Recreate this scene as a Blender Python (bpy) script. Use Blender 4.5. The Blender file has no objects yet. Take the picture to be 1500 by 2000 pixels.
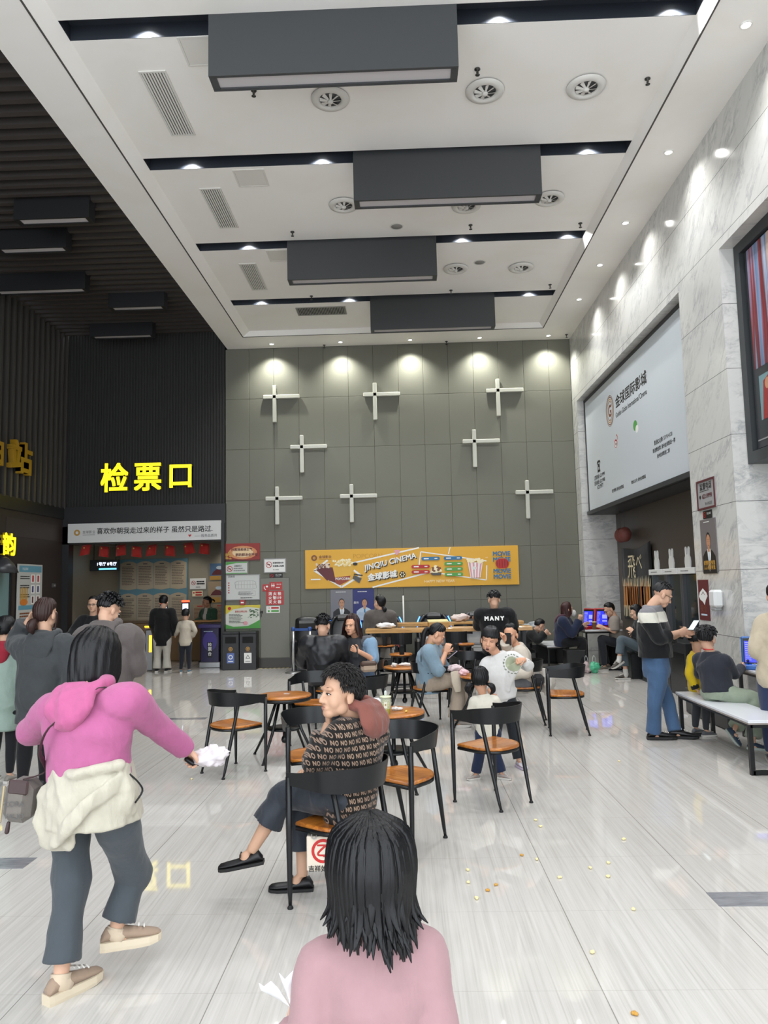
import bpy, math, random
from mathutils import Vector, Matrix, noise
import numpy as np

SC = bpy.context.scene
COL = SC.collection
R = math.radians
random.seed(7)

# ------------------------------------------------------------------ camera
cam_d = bpy.data.cameras.new('camera')
cam = bpy.data.objects.new('camera', cam_d)
COL.objects.link(cam)
cam_d.sensor_fit = 'VERTICAL'
cam_d.sensor_height = 36.0
cam_d.lens = 1450.0 / 2000.0 * 36.0
cam_d.clip_start = 0.05
cam_d.clip_end = 100
cam.matrix_world = Matrix(((0.99934708, 0.0244889, 0.02656527, 0.0),
                           (0.02881756, -0.09674467, -0.99489196, 0.0),
                           (-0.02179376, 0.99500792, -0.09738721, 1.65),
                           (0, 0, 0, 1)))
SC.camera = cam

# ------------------------------------------------------------------ exposure, world
SC.view_settings.view_transform = 'Standard'
SC.view_settings.look = 'None'
SC.view_settings.gamma = 1.0
SC.view_settings.use_curve_mapping = False
SC.view_settings.exposure = 0.24
SC.cycles.use_denoising = True
SC.cycles.max_bounces = 6
SC.cycles.diffuse_bounces = 4
SC.cycles.glossy_bounces = 3
SC.cycles.transmission_bounces = 4
SC.cycles.transparent_max_bounces = 6
SC.cycles.sample_clamp_indirect = 4.0
SC.cycles.caustics_reflective = False
SC.cycles.caustics_refractive = False
W = bpy.data.worlds.new('world')
SC.world = W
W.use_nodes = True
W.node_tree.nodes['Background'].inputs[0].default_value = (0.88, 0.94, 1.0, 1)
W.node_tree.nodes['Background'].inputs[1].default_value = 3.1

# ------------------------------------------------------------------ lamps of the room (positions shared with the fittings below)
SLOT_Y = [6.38, 8.60, 10.86, 13.12]            # ceiling slots in view
SLOT_Y_REAR = [4.14, 1.90]       # the same slots behind and above the photographer
SLOT_X = {6.38: (-2.33, 1.01, 2.62), 8.60: (-2.55, -0.91, 2.38), 10.86: (-2.31, 1.0, 2.62), 13.12: (-2.55, -0.91, 2.40),
          4.14: (-2.5, -0.9, 1.0, 2.6), 1.90: (-2.5, -0.9, 1.0, 2.6), -0.34: (-2.5, -0.9, 1.0, 2.6), -2.58: (-2.5, 0, 2.6)}
BACK_X = [-2.69, -1.24, 0.22, 1.67, 3.10]
RIGHT_Y = [2.9, 4.7, 6.5, 8.54, 10.29, 11.7, 13.16]
def spot(x, y, z, power, size, blend, color=(1, 1, 1), rad=0.035, tilt=None):
    l = bpy.data.lights.new('downlight_beam', 'SPOT')
    l.energy = power; l.spot_size = R(size); l.spot_blend = blend; l.color = color; l.shadow_soft_size = rad
    o = bpy.data.objects.new('downlight_beam', l)
    o.location = (x, y, z)
    if tilt: o.rotation_euler = tilt
    COL.objects.link(o)
    return o
for y in SLOT_Y:
    for x in SLOT_X[y]:
        spot(x, y, 6.965, 140, 125, 0.6, (0.95, 0.97, 1.0))
for y in SLOT_Y_REAR:
    for x in SLOT_X[y]:
        spot(x, y, 6.965, 42, 125, 0.6, (1.0, 0.985, 0.96))
for x in BACK_X:
    spot(x, 15.12, 6.70, 190, 118, 1.0, (1.0, 1.0, 0.92))
for y in RIGHT_Y:
    spot(3.28, y, 6.70, 50, 135, 1.0, (1.0, 0.99, 0.96))

# ------------------------------------------------------------------ materials
MATS = {}
def srgb(c):
    if isinstance(c, str):
        c = tuple(int(c[i:i+2], 16) / 255 for i in (0, 2, 4))
    return tuple((v / 12.92 if v <= 0.04045 else ((v + 0.055) / 1.055) ** 2.4) for v in c[:3]) + (1,)
class NT:
    """tiny node-expression helper"""
    def __init__(s, mat):
        s.t = mat.node_tree; s.n = s.t.nodes; s.l = s.t.links
    def node(s, typ, **kw):
        n = s.n.new(typ)
        for k, v in kw.items(): setattr(n, k, v)
        return n
    def put(s, sock, v):
        if isinstance(v, bpy.types.NodeSocket): s.l.new(v, sock)
        else: sock.default_value = v
    def math(s, op, a, b=0.0, c=0.0, clamp=False):
        n = s.node('ShaderNodeMath', operation=op); n.use_clamp = clamp
        s.put(n.inputs[0], a); s.put(n.inputs[1], b); s.put(n.inputs[2], c)
        return n.outputs[0]
    def mix(s, f, a, b):
        n = s.node('ShaderNodeMix', data_type='RGBA')
        s.put(n.inputs['Factor'], f); s.put(n.inputs[6], a); s.put(n.inputs[7], b)
        return n.outputs[2]
    def coord(s, kind='Object'):
        return s.node('ShaderNodeTexCoord').outputs[kind]
    def mapping(s, v, scale=(1, 1, 1), loc=(0, 0, 0), rot=(0, 0, 0)):
        n = s.node('ShaderNodeMapping')
        n.inputs['Scale'].default_value = scale; n.inputs['Location'].default_value = loc; n.inputs['Rotation'].default_value = rot
        s.l.new(v, n.inputs['Vector']); return n.outputs[0]
    def noise(s, v, scale=5, detail=3, rough=0.5, dist=0.0):
        n = s.node('ShaderNodeTexNoise')
        n.inputs['Scale'].default_value = scale; n.inputs['Detail'].default_value = detail
        n.inputs['Roughness'].default_value = rough; n.inputs['Distortion'].default_value = dist
        s.l.new(v, n.inputs['Vector']); return n.outputs[0]
    def ramp(s, f, stops):
        n = s.node('ShaderNodeValToRGB'); e = n.color_ramp.elements
        while len(e) < len(stops): e.new(0.5)
        for i, (p, c) in enumerate(stops):
            e[i].position = p; e[i].color = srgb(c) if isinstance(c, str) else (c if len(c) == 4 else c + (1,))
        s.l.new(f, n.inputs[0]); return n.outputs[0]
    def sep(s, v):
        n = s.node('ShaderNodeSeparateXYZ'); s.l.new(v, n.inputs[0]); return n.outputs
    def comb(s, x, y, z=0.0):
        n = s.node('ShaderNodeCombineXYZ'); s.put(n.inputs[0], x); s.put(n.inputs[1], y); s.put(n.inputs[2], z); return n.outputs[0]
    def bump(s, h, strength=0.2, dist=0.01):
        n = s.node('ShaderNodeBump'); n.inputs['Strength'].default_value = strength; n.inputs['Distance'].default_value = dist
        s.l.new(h, n.inputs['Height']); return n.outputs[0]
def mat(name, color='808080', rough=0.5, metal=0.0, emit=None, estr=0.0, trans=0.0, alpha=1.0, spec=0.5, sheen=0.0, coat=0.0):
    if name in MATS: return MATS[name]
    m = bpy.data.materials.new(name); m.use_nodes = True
    b = m.node_tree.nodes['Principled BSDF']
    b.inputs['Base Color'].default_value = srgb(color)
    b.inputs['Roughness'].default_value = rough
    b.inputs['Metallic'].default_value = metal
    b.inputs['Specular IOR Level'].default_value = spec
    b.inputs['Transmission Weight'].default_value = trans
    b.inputs['Alpha'].default_value = alpha
    b.inputs['Sheen Weight'].default_value = sheen
    b.inputs['Coat Weight'].default_value = coat
    if emit:
        b.inputs['Emission Color'].default_value = srgb(emit)
        b.inputs['Emission Strength'].default_value = estr
    m.diffuse_color = srgb(color)
    MATS[name] = m
    return m
def bsdf(m): return m.node_tree.nodes['Principled BSDF']
def cloth(color, rough=0.85, scale=260, amt=0.25, name=None, fold=0.35):
    """woven cloth: fine weave plus soft creases in the bump, a little colour unevenness"""
    nm = name or 'cloth_' + color
    if nm in MATS: return MATS[nm]
    m = mat(nm, color, rough, sheen=0.15, spec=0.25)
    t = NT(m); co = t.coord()
    w = t.noise(co, scale, 2, 0.6)
    f = t.noise(t.mapping(co, (1, 1, 0.5)), 10, 4, 0.6, 1.4)
    h = t.math('ADD', t.math('MULTIPLY', w, amt * 0.12), t.math('MULTIPLY', f, fold))
    t.l.new(t.bump(h, 0.45, 0.030), bsdf(m).inputs['Normal'])
    c = srgb(color)
    dk = tuple(v * 0.86 for v in c[:3]) + (1,)
    t.l.new(t.mix(t.noise(co, 30, 3, 0.6), dk, c), bsdf(m).inputs['Base Color'])
    return m

# ------------------------------------------------------------------ mesh builder
def basis(d, side=None):
    d = Vector(d).normalized()
    if side is None:
        side = Vector((0, 0, 1)).cross(d) if abs(d.z) < 0.95 else Vector((1, 0, 0))
    side = Vector(side)
    a = (side - d * side.dot(d))
    if a.length < 1e-5: a = d.orthogonal()
    a.normalize()
    return a, d.cross(a)
class MB:
    def __init__(s): s.v = []; s.f = []; s.m = []; s.sm = []
    def add(s, vs, fs, mi=0, smooth=True):
        o = len(s.v); s.v += [tuple(v) for v in vs]
        s.f += [tuple(i + o for i in f) for f in fs]; s.m += [mi] * len(fs); s.sm += [smooth] * len(fs)
        return s
    def box(s, c, d, mi=0, rot=None, bev=0.0):
        hx, hy, hz = d[0] / 2, d[1] / 2, d[2] / 2
        c = Vector(c)
        if bev > 0:
            b = min(bev, hx * .9, hy * .9, hz * .9)
            vs = []; idx = {}
            for sx in (-1, 1):
                for sy in (-1, 1):
                    for sz in (-1, 1):
                        for k, p in enumerate(((sx * hx, sy * (hy - b), sz * (hz - b)), (sx * (hx - b), sy * hy, sz * (hz - b)), (sx * (hx - b), sy * (hy - b), sz * hz))):
                            idx[(sx, sy, sz, k)] = len(vs); vs.append(Vector(p))
            fs = []
            S = (-1, 1)
            for sx in S: fs.append([idx[(sx, a, b_, 0)] for a, b_ in ((-1, -1), (1, -1), (1, 1), (-1, 1))])
            for sy in S: fs.append([idx[(a, sy, b_, 1)] for a, b_ in ((-1, -1), (1, -1), (1, 1), (-1, 1))])
            for sz in S: fs.append([idx[(a, b_, sz, 2)] for a, b_ in ((-1, -1), (1, -1), (1, 1), (-1, 1))])
            for a in S:
                for b_ in S:
                    fs.append([idx[(a, b_, -1, 0)], idx[(a, b_, 1, 0)], idx[(a, b_, 1, 1)], idx[(a, b_, -1, 1)]])
                    fs.append([idx[(a, -1, b_, 0)], idx[(a, 1, b_, 0)], idx[(a, 1, b_, 2)], idx[(a, -1, b_, 2)]])
                    fs.append([idx[(-1, a, b_, 1)], idx[(1, a, b_, 1)], idx[(1, a, b_, 2)], idx[(-1, a, b_, 2)]])
                    for d_ in S: fs.append([idx[(a, b_, d_, k)] for k in range(3)])
            # orient outward
            out = []
            for f in fs:
                n = (vs[f[1]] - vs[f[0]]).cross(vs[f[2]] - vs[f[0]]); cc = sum((vs[i] for i in f), Vector()) / len(f)
                out.append(f if n.dot(cc) > 0 else f[::-1])
            fs = out
        else:
            vs = [Vector((x, y, z)) for x in (-hx, hx) for y in (-hy, hy) for z in (-hz, hz)]
            fs = [(0, 1, 3, 2), (4, 6, 7, 5), (0, 4, 5, 1), (2, 3, 7, 6), (0, 2, 6, 4), (1, 5, 7, 3)]
        if rot is not None:
            if not isinstance(rot, Matrix): rot = Matrix.Rotation(rot, 3, 'Z')
            vs = [rot @ v for v in vs]
        return s.add([v + c for v in vs], fs, mi, False)
    def bar(s, p, q, w, h=None, mi=0, side=None):
        """square bar from p to q"""
        p, q = Vector(p), Vector(q); h = h or w
        a, b = basis(q - p, side); a *= w / 2; b *= h / 2
        vs = [p - a - b, p + a - b, p + a + b, p - a + b, q - a - b, q + a - b, q + a + b, q - a + b]
        return s.add(vs, [(3, 2, 1, 0), (4, 5, 6, 7), (0, 1, 5, 4), (1, 2, 6, 5), (2, 3, 7, 6), (3, 0, 4, 7)], mi, False)
    def rings(s, rings, mi=0, cap=True, smooth=True, closed=True):
        n = len(rings[0]); vs = [p for r in rings for p in r]; fs = []
        for i in range(len(rings) - 1):
            for j in range(n if closed else n - 1):
                k = (j + 1) % n
                fs.append((i * n + j, i * n + k, (i + 1) * n + k, (i + 1) * n + j))
        if cap and closed:
            fs.append(tuple(range(n))[::-1]); fs.append(tuple(range((len(rings) - 1) * n, len(rings) * n)))
        return s.add(vs, fs, mi, smooth)
    def tube(s, pts, rad, n=12, mi=0, side=None, flat=1.0, round_ends=False, sub=1, smooth=True):
        """tube through pts; rad: number, list of numbers or list of (a,b); side may be one vector or a list"""
        P = [Vector(p) for p in pts]
        if not isinstance(rad, (list, tuple)): rad = [rad] * len(P)
        rad = [(r, r * flat) if not isinstance(r, (list, tuple)) else tuple(r) for r in rad]
        sd = side if isinstance(side, list) else [side] * len(P)
        if sub > 1 and len(P) > 2:
            P2, R2, S2 = [], [], []
            for i in range(len(P) - 1):
                p0, p1, p2, p3 = P[max(i - 1, 0)], P[i], P[i + 1], P[min(i + 2, len(P) - 1)]
                for k in range(sub):
                    t = k / sub
                    P2.append(0.5 * (2 * p1 + (p2 - p0) * t + (2 * p0 - 5 * p1 + 4 * p2 - p3) * t * t + (3 * p1 - p0 - 3 * p2 + p3) * t ** 3))
                    R2.append(tuple(rad[i][q] * (1 - t) + rad[i + 1][q] * t for q in (0, 1)))
                    S2.append(None if sd[i] is None else Vector(sd[i]) * (1 - t) + Vector(sd[i + 1]) * t)
            P2.append(P[-1]); R2.append(rad[-1]); S2.append(sd[-1]); P, rad, sd = P2, R2, S2
        rings = []; pa = None
        for i, p in enumerate(P):
            d = (P[min(i + 1, len(P) - 1)] - P[max(i - 1, 0)])
            if d.length < 1e-6: d = Vector((0, 0, 1))
            a, b = basis(d, sd[i] if sd[i] is not None else pa)
            if sd[i] is None: pa = a
            rings.append([p + a * math.cos(2 * math.pi * k / n) * rad[i][0] + b * math.sin(2 * math.pi * k / n) * rad[i][1] for k in range(n)])
        if round_ends:
            def endcap(i, j):
                d = (P[i] - P[j]).normalized(); out = []
                for t in (0.45, 0.8, 0.97):
                    q = math.sqrt(1 - t * t); h = d * (min(rad[i]) * t)
                    out.append([P[i] + (v - P[i]) * q + h for v in rings[i]])
                return out
            rings = endcap(0, 1)[::-1] + rings + endcap(-1, -2)
        return s.rings(rings, mi, True, smooth)
    def ball(s, c, r, n=16, m=10, mi=0, axes=None):
        r = (r, r, r) if not isinstance(r, (list, tuple)) else r
        A = axes or (Vector((1, 0, 0)), Vector((0, 1, 0)), Vector((0, 0, 1)))
        c = Vector(c); rings = []
        for i in range(1, m):
            t = math.pi * i / m
            rings.append([c + A[0] * (r[0] * math.sin(t) * math.cos(2 * math.pi * k / n)) + A[1] * (r[1] * math.sin(t) * math.sin(2 * math.pi * k / n)) + A[2] * (-r[2] * math.cos(t)) for k in range(n)])
        vs = [p for q in rings for p in q]; fs = []
        for i in range(len(rings) - 1):
            for j in range(n):
                k = (j + 1) % n; fs.append((i * n + j, i * n + k, (i + 1) * n + k, (i + 1) * n + j))
        b = len(vs); vs += [c - A[2] * r[2], c + A[2] * r[2]]
        for j in range(n):
            k = (j + 1) % n; fs.append((b, k, j)); fs.append((b + 1, (m - 2) * n + j, (m - 2) * n + k))
        return s.add(vs, fs, mi)
    def lathe(s, c, prof, n=24, mi=0, cap=True, axis=None):
        """profile of (radius, height) around a vertical (or given) axis"""
        c = Vector(c); ax = Vector(axis or (0, 0, 1)).normalized(); a, b = basis(ax)
        rings = [[c + ax * h + a * (r * math.cos(2 * math.pi * k / n)) + b * (r * math.sin(2 * math.pi * k / n)) for k in range(n)] for r, h in prof]
        return s.rings(rings, mi, cap)
    def prism(s, poly, o, u, v, t, mi=0, smooth=False):
        """polygon of 2-D points laid out on axes u, v from o, thickened by t along u x v"""
        o, u, v = Vector(o), Vector(u), Vector(v); n = u.cross(v).normalized() * t
        P = [o + u * a + v * b for a, b in poly]; k = len(P)
        ar = sum(poly[i][0] * poly[(i + 1) % k][1] - poly[(i + 1) % k][0] * poly[i][1] for i in range(k))
        if ar < 0: P = P[::-1]
        vs = P + [p + n for p in P]
        fs = [tuple(range(k))[::-1], tuple(range(k, 2 * k))] + [(i, (i + 1) % k, (i + 1) % k + k, i + k) for i in range(k)]
        return s.add(vs, fs, mi, smooth)
    def quad(s, a, b, c, d, mi=0): return s.add([a, b, c, d], [(0, 1, 2, 3)], mi, False)
    def mesh(s, name, mats):
        me = bpy.data.meshes.new(name); me.from_pydata(s.v, [], s.f)
        for m in mats: me.materials.append(m)
        me.polygons.foreach_set('material_index', s.m); me.polygons.foreach_set('use_smooth', s.sm); me.update()
        return me
    def obj(s, name, mats, parent=None, loc=None):
        if not isinstance(mats, (list, tuple)): mats = [mats]
        o = bpy.data.objects.new(name, s.mesh(name, mats)); COL.objects.link(o)
        if parent is not None: o.parent = parent
        if loc is not None: o.location = loc
        return o
def tag(o, label=None, cat=None, group=None, kind=None):
    if label: o['label'] = label
    if cat: o['category'] = cat
    if group: o['group'] = group
    if kind: o['kind'] = kind
    return o
def thing(name, label, cat, loc=(0, 0, 0), rz=0.0, group=None):
    o = bpy.data.objects.new(name, None); COL.objects.link(o)
    o.location = loc; o.rotation_euler = (0, 0, rz); o.empty_display_size = 0.1
    return tag(o, label, cat, group)
def struct(name, mb, mats, parent=None):
    o = mb.obj(name, mats, parent)
    if parent is None: o['kind'] = 'structure'
    return o
def copy_tree(o, parent=None):
    c = o.copy(); COL.objects.link(c)
    if parent is not None: c.parent = parent
    for ch in list(o.children): copy_tree(ch, c)
    return c
def evaluated(o):
    dg = bpy.context.evaluated_depsgraph_get()
    return bpy.data.meshes.new_from_object(o.evaluated_get(dg))
def remesh(mb, voxel, smooth=4, factor=0.5):
    """union of the closed shapes in mb as one continuous surface -> (verts, faces)"""
    o = bpy.data.objects.new('tmp', mb.mesh('tmp', [])); COL.objects.link(o)
    m = o.modifiers.new('r', 'REMESH'); m.mode = 'VOXEL'; m.voxel_size = voxel
    if smooth:
        q = o.modifiers.new('s', 'SMOOTH'); q.factor = factor; q.iterations = smooth
    me = evaluated(o)
    vs = [Vector(v.co) for v in me.vertices]; fs = [tuple(p.vertices) for p in me.polygons]
    old = o.data; bpy.data.objects.remove(o); bpy.data.meshes.remove(old); bpy.data.meshes.remove(me)
    return vs, fs
_TXT = {}
def text_mesh(body, size, bold, extrude):
    k = (body, size, bold, extrude)
    if k in _TXT: return _TXT[k]
    cu = bpy.data.curves.new('t', 'FONT'); cu.body = body; cu.size = size; cu.extrude = extrude; cu.offset = bold * size
    cu.resolution_u = 2 if size < 0.2 else 4
    cu.align_x = 'CENTER'; cu.align_y = 'CENTER'
    o = bpy.data.objects.new('t', cu); COL.objects.link(o)
    me = evaluated(o)
    vs = [Vector(v.co) for v in me.vertices]; fs = [tuple(p.vertices) for p in me.polygons]
    bpy.data.objects.remove(o); bpy.data.curves.remove(cu); bpy.data.meshes.remove(me)
    if vs:
        xs = [v.x for v in vs]; ys = [v.y for v in vs]
        cx, cy = (min(xs) + max(xs)) / 2, (min(ys) + max(ys)) / 2
        vs = [Vector((v.x - cx, v.y - cy, v.z)) for v in vs]
        ext = (max(xs) - min(xs), max(ys) - min(ys))
    else: ext = (0, 0)
    _TXT[k] = (vs, fs, ext)
    return _TXT[k]
def text_into(mb, body, o, u, v, width=None, height=None, bold=0.0, extrude=0.0008, mi=0, size=1.0, slant=0.0):
    """lettering centred on o, reading along u with v up, fitted to width and/or height; bold = stroke spread in em"""
    vs, fs, ext = text_mesh(body, size, 0.0, 0.0)
    if not vs: return mb
    sx = width / ext[0] if width else None
    sy = height / ext[1] if height else None
    sx = sx or sy or 1.0; sy = sy or sx
    o, u, v = Vector(o), Vector(u).normalized(), Vector(v).normalized(); n = u.cross(v)
    sh = [(0, 0)] if bold <= 0 else [(-bold, -bold), (bold, -bold), (-bold, bold), (bold, bold), (0, 0)]
    for bi, (bx_, by_) in enumerate(sh):
        up_ = extrude + bi * (0.0006 if extrude > 0.004 else 0.00016)
        P = [o + u * ((p.x + bx_) * sx + slant * p.y * sy) + v * ((p.y + by_) * sy) + n * up_ for p in vs]
        if extrude > 0.004:      # solid letters: front plus walls down to the mount
            ed = set()
            for f in fs:
                for a, b in zip(f, f[1:] + f[:1]): ed.add((a, b))
            bnd = [(a, b) for (a, b) in ed if (b, a) not in ed]
            k = len(P); Q = [p - n * up_ for p in P]
            mb.add(P + Q, list(fs) + [(b, a, a + k, b + k) for a, b in bnd], mi, False)
        else:
            mb.add(P, fs, mi, False)
    return mb
def ellipse(cx, cy, a, b, n=24, a0=0.0, a1=2 * math.pi):
    full = abs(a1 - a0 - 2 * math.pi) < 1e-6
    return [(cx + a * math.cos(a0 + (a1 - a0) * i / (n if full else n - 1)), cy + b * math.sin(a0 + (a1 - a0) * i / (n if full else n - 1))) for i in range(n)]
class Print:
    """flat printed artwork on a board: shapes on the plane (o,u,v), each later one a hair further out"""
    def __init__(s, o, u, v):
        s.o, s.u, s.v = Vector(o), Vector(u).normalized(), Vector(v).normalized(); s.n = s.u.cross(s.v); s.k = 1; s.mb = MB(); s.mats = []
    def mi(s, m):
        if m not in s.mats: s.mats.append(m)
        return s.mats.index(m)
    def off(s): return s.n * (0.00022 * s.k)
    def poly(s, pts, m):
        ar = sum(pts[i][0] * pts[(i + 1) % len(pts)][1] - pts[(i + 1) % len(pts)][0] * pts[i][1] for i in range(len(pts)))
        if ar < 0: pts = pts[::-1]
        s.mb.add([s.o + s.off() + s.u * a + s.v * b for a, b in pts], [tuple(range(len(pts)))], s.mi(m), False); s.k += 1; return s
    def polys(s, lst, m):
        for p in lst: s.poly(p, m); s.k -= .75
        s.k += 1; return s
    def rect(s, x0, y0, x1, y1, m): return s.poly([(x0, y0), (x1, y0), (x1, y1), (x0, y1)], m)
    def disc(s, x, y, a, m, b=None, n=24): return s.poly(ellipse(x, y, a, b or a, n), m)
    def ring(s, x, y, r0, r1, m, n=28, k=1.0):
        for i in range(n):
            a, b = 2 * math.pi * i / n, 2 * math.pi * (i + 1) / n
            s.poly([(x + r0 * math.cos(a) * k, y + r0 * math.sin(a)), (x + r1 * math.cos(a) * k, y + r1 * math.sin(a)), (x + r1 * math.cos(b) * k, y + r1 * math.sin(b)), (x + r0 * math.cos(b) * k, y + r0 * math.sin(b))], m); s.k -= 1
        s.k += 1; return s
    def line(s, pts, w, m):
        for (x0, y0), (x1, y1) in zip(pts, pts[1:]):
            L = math.hypot(x1 - x0, y1 - y0) or 1; nx, ny = -(y1 - y0) / L * w / 2, (x1 - x0) / L * w / 2
            s.poly([(x0 - nx, y0 - ny), (x1 - nx, y1 - ny), (x1 + nx, y1 + ny), (x0 + nx, y0 + ny)], m); s.k -= 1
        s.k += 1; return s
    def text(s, body, x, y, m, width=None, height=None, bold=0.0, slant=0.0):
        text_into(s.mb, body, s.o + s.u * x + s.v * y + s.off(), s.u, s.v, width, height, bold, 0.0, s.mi(m), 1.0, slant); s.k += 4 if bold else 1; return s
    def lines(s, x0, y0, x1, y1, n, m, fill=0.5, rag=0.3, seed=0):
        """block of unreadably small print: broken thin lines"""
        rn = random.Random(seed); h = (y1 - y0) / n
        for i in range(n):
            y = y1 - (i + 0.5) * h; x = x0; end = x1 - (x1 - x0) * rag * rn.random()
            while x < end - 1e-4:
                w = (x1 - x0) * rn.uniform(0.06, 0.2); s.poly([(x, y - h * fill / 2), (min(x + w, end), y - h * fill / 2), (min(x + w, end), y + h * fill / 2), (x, y + h * fill / 2)], m); s.k -= 1
                x += w + (x1 - x0) * 0.015
        s.k += 1; return s
    def obj(s, name, parent=None): return s.mb.obj(name, s.mats, parent)
X, Y, Z = Vector((1, 0, 0)), Vector((0, 1, 0)), Vector((0, 0, 1))
# ================================================================== SETTING
D = 15.4            # back wall
XL, XR = -3.69, 3.59
ZC, ZP = 6.74, 6.86
Y0 = 0.3           # the hall goes on behind the photographer

# --- floor: polished porcelain with a combed grain running away from the camera
def floor_mat():
    m = mat('floor_porcelain', 'c9c5bc', 0.07, spec=0.55)
    t = NT(m); co = t.coord(); x, y, z = t.sep(co)
    g1 = t.noise(t.mapping(co, (46, 0.9, 1)), 1.0, 4, 0.55, 0.4)
    g2 = t.noise(t.mapping(co, (120, 2.0, 1)), 1.0, 2, 0.5)
    cl = t.noise(t.mapping(co, (1.2, 0.5, 1)), 1.0, 2, 0.5)
    g = t.math('ADD', t.math('MULTIPLY', g1, 0.62), t.math('MULTIPLY', g2, 0.38))
    col = t.ramp(g, [(0.32, 'aeaaa4'), (0.46, 'bcb8b2'), (0.56, 'c2beb9'), (0.70, 'c8c5c0')])
    col = t.mix(t.math('MULTIPLY', cl, 0.16), col, srgb('b6b2ac'))
    def joint(v, off, step, w):
        f = t.math('FRACT', t.math('DIVIDE', t.math('ADD', v, off), step))
        return t.math('GREATER_THAN', t.math('ABSOLUTE', t.math('SUBTRACT', f, 0.5)), 0.5 - w / step)
    jx = joint(x, -0.755 + 79 * 0.79, 0.79, 0.0022)
    jy = joint(y, -3.93 + 73 * 0.735, 0.735, 0.0016)
    col = t.mix(t.math('MULTIPLY', jy, 0.35), col, srgb('8b867d'))
    col = t.mix(t.math('MULTIPLY', jx, 0.75), col, srgb('6f6b64'))
    t.l.new(col, bsdf(m).inputs['Base Color'])
    r = t.math('ADD', 0.02, t.math('MULTIPLY', t.noise(co, 2.2, 3, 0.6), 0.035))
    t.l.new(r, bsdf(m).inputs['Roughness'])
    return m
FLOOR = floor_mat()
def grey_stone():
    m = mat('grey_stone_inlay', '7d7d80', 0.12)
    t = NT(m); n = t.noise(t.mapping(t.coord(), (2, 9, 1)), 3, 4, 0.6, 1.0)
    t.l.new(t.ramp(n, [(0.3, '6c6d72'), (0.7, '8d8e92')]), bsdf(m).inputs['Base Color'])
    return m
GREY = grey_stone()
struct('floor', MB().box((-1.4, 8.8, -0.06), (13.0, 21.4, 0.12)), FLOOR)
struct('trim_1', MB().box((-3.6, 4.67, 0.0005), (2.52, 0.18, 0.003)), GREY)
struct('trim_2', MB().box((2.8, 4.045, 0.0005), (2.52, 0.17, 0.003)), GREY)
struct('trim_3', MB().box((-3.4, 9.62, 0.0005), (1.64, 0.14, 0.003)), GREY)
struct('trim_4', MB().box((4.03, 12.1, 0.0005), (0.40, 5.8, 0.003)), GREY)

# --- ceiling
WHITE = mat('ceiling_white_paint', 'eeece7', 0.75, spec=0.2)
def stained():
    t = NT(WHITE); co = t.coord()
    n = t.noise(co, 0.8, 3, 0.6, 0.6)
    t.l.new(t.ramp(n, [(0.36, 'ebe8e1'), (0.5, 'eeebe6'), (0.7, 'efede8')]), bsdf(WHITE).inputs['Base Color'])
stained()
SLOTM = mat('slot_dark_paint', '2b3038', 0.5)
sf = MB()
sf.box(((XL - 3.19) / 2, (Y0 + D) / 2, ZC + 0.2), (-3.19 - XL, D - Y0, 0.4))          # left beam
sf.box(((XR + 2.90) / 2, (Y0 + D) / 2, ZC + 0.2), (XR - 2.90, D - Y0, 0.4))           # right soffit
sf.box((-0.145, (14.64 + D) / 2, ZC + 0.2), (6.09, D - 14.64, 0.4))                    # far soffit
# sloped cove faces running up to the middle panel
sf.quad((-3.19, Y0, ZC), (-3.06, Y0, ZP), (-3.06, 14.64, ZP), (-3.19, 14.64, ZC))
sf.quad((2.90, 14.64, ZC), (2.83, 14.64, ZP), (2.83, Y0, ZP), (2.90, Y0, ZC))
# middle panel, left in bays between the lamp slots
edges = [Y0]
for y in sorted(SLOT_Y + SLOT_Y_REAR): edges += [y - 0.13, y + 0.13]
edges.append(14.64)
for a, b in zip(edges[::2], edges[1::2]):
    sf.box((-0.115, (a + b) / 2, ZP + 0.16), (5.91, b - a, 0.32))
struct('ceiling', sf, WHITE)
sl = MB()
for y in SLOT_Y + SLOT_Y_REAR:
    sl.box((-0.115, y, ZP + 0.17), (5.9, 0.26, 0.04))
    for s in (-1, 1): sl.box((-0.115, y + s * 0.1265, ZP + 0.085), (5.9, 0.007, 0.165))
    for xx in (-3.062, 2.832): sl.box((xx, y, ZP + 0.085), (0.007, 0.26, 0.165))
struct('trim_5', sl, SLOTM)
groove_shade = MB()
for xx in (-3.195, 2.905): groove_shade.box((xx, (Y0 + 14.64) / 2, ZC - 0.002), (0.018, 14.64 - Y0, 0.006))
groove_shade.box((-0.145, 14.645, ZC - 0.002), (6.1, 0.018, 0.006))
struct('trim_6', groove_shade, mat('painted_gap_shadow', '4a4845', 0.8))  # dark strips paint the shade of a groove along the cove edge

# --- dark slatted ceiling of the left bay
DARKSLAT = mat('dark_ceiling_slat', '3d3734', 0.6)
BLACKC = mat('black_ceiling_void', '16171a', 0.8)
dc = MB()
dc.box((-5.45, (Y0 + D) / 2, 7.40), (3.5, D - Y0, 0.1), 1)
y = 4.2
while y < D - 0.1:
    dc.box((-5.44, y, 7.14), (3.44, 0.075, 0.14), 0); y += 0.215
struct('ceiling_left', dc, [DARKSLAT, BLACKC])

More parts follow.
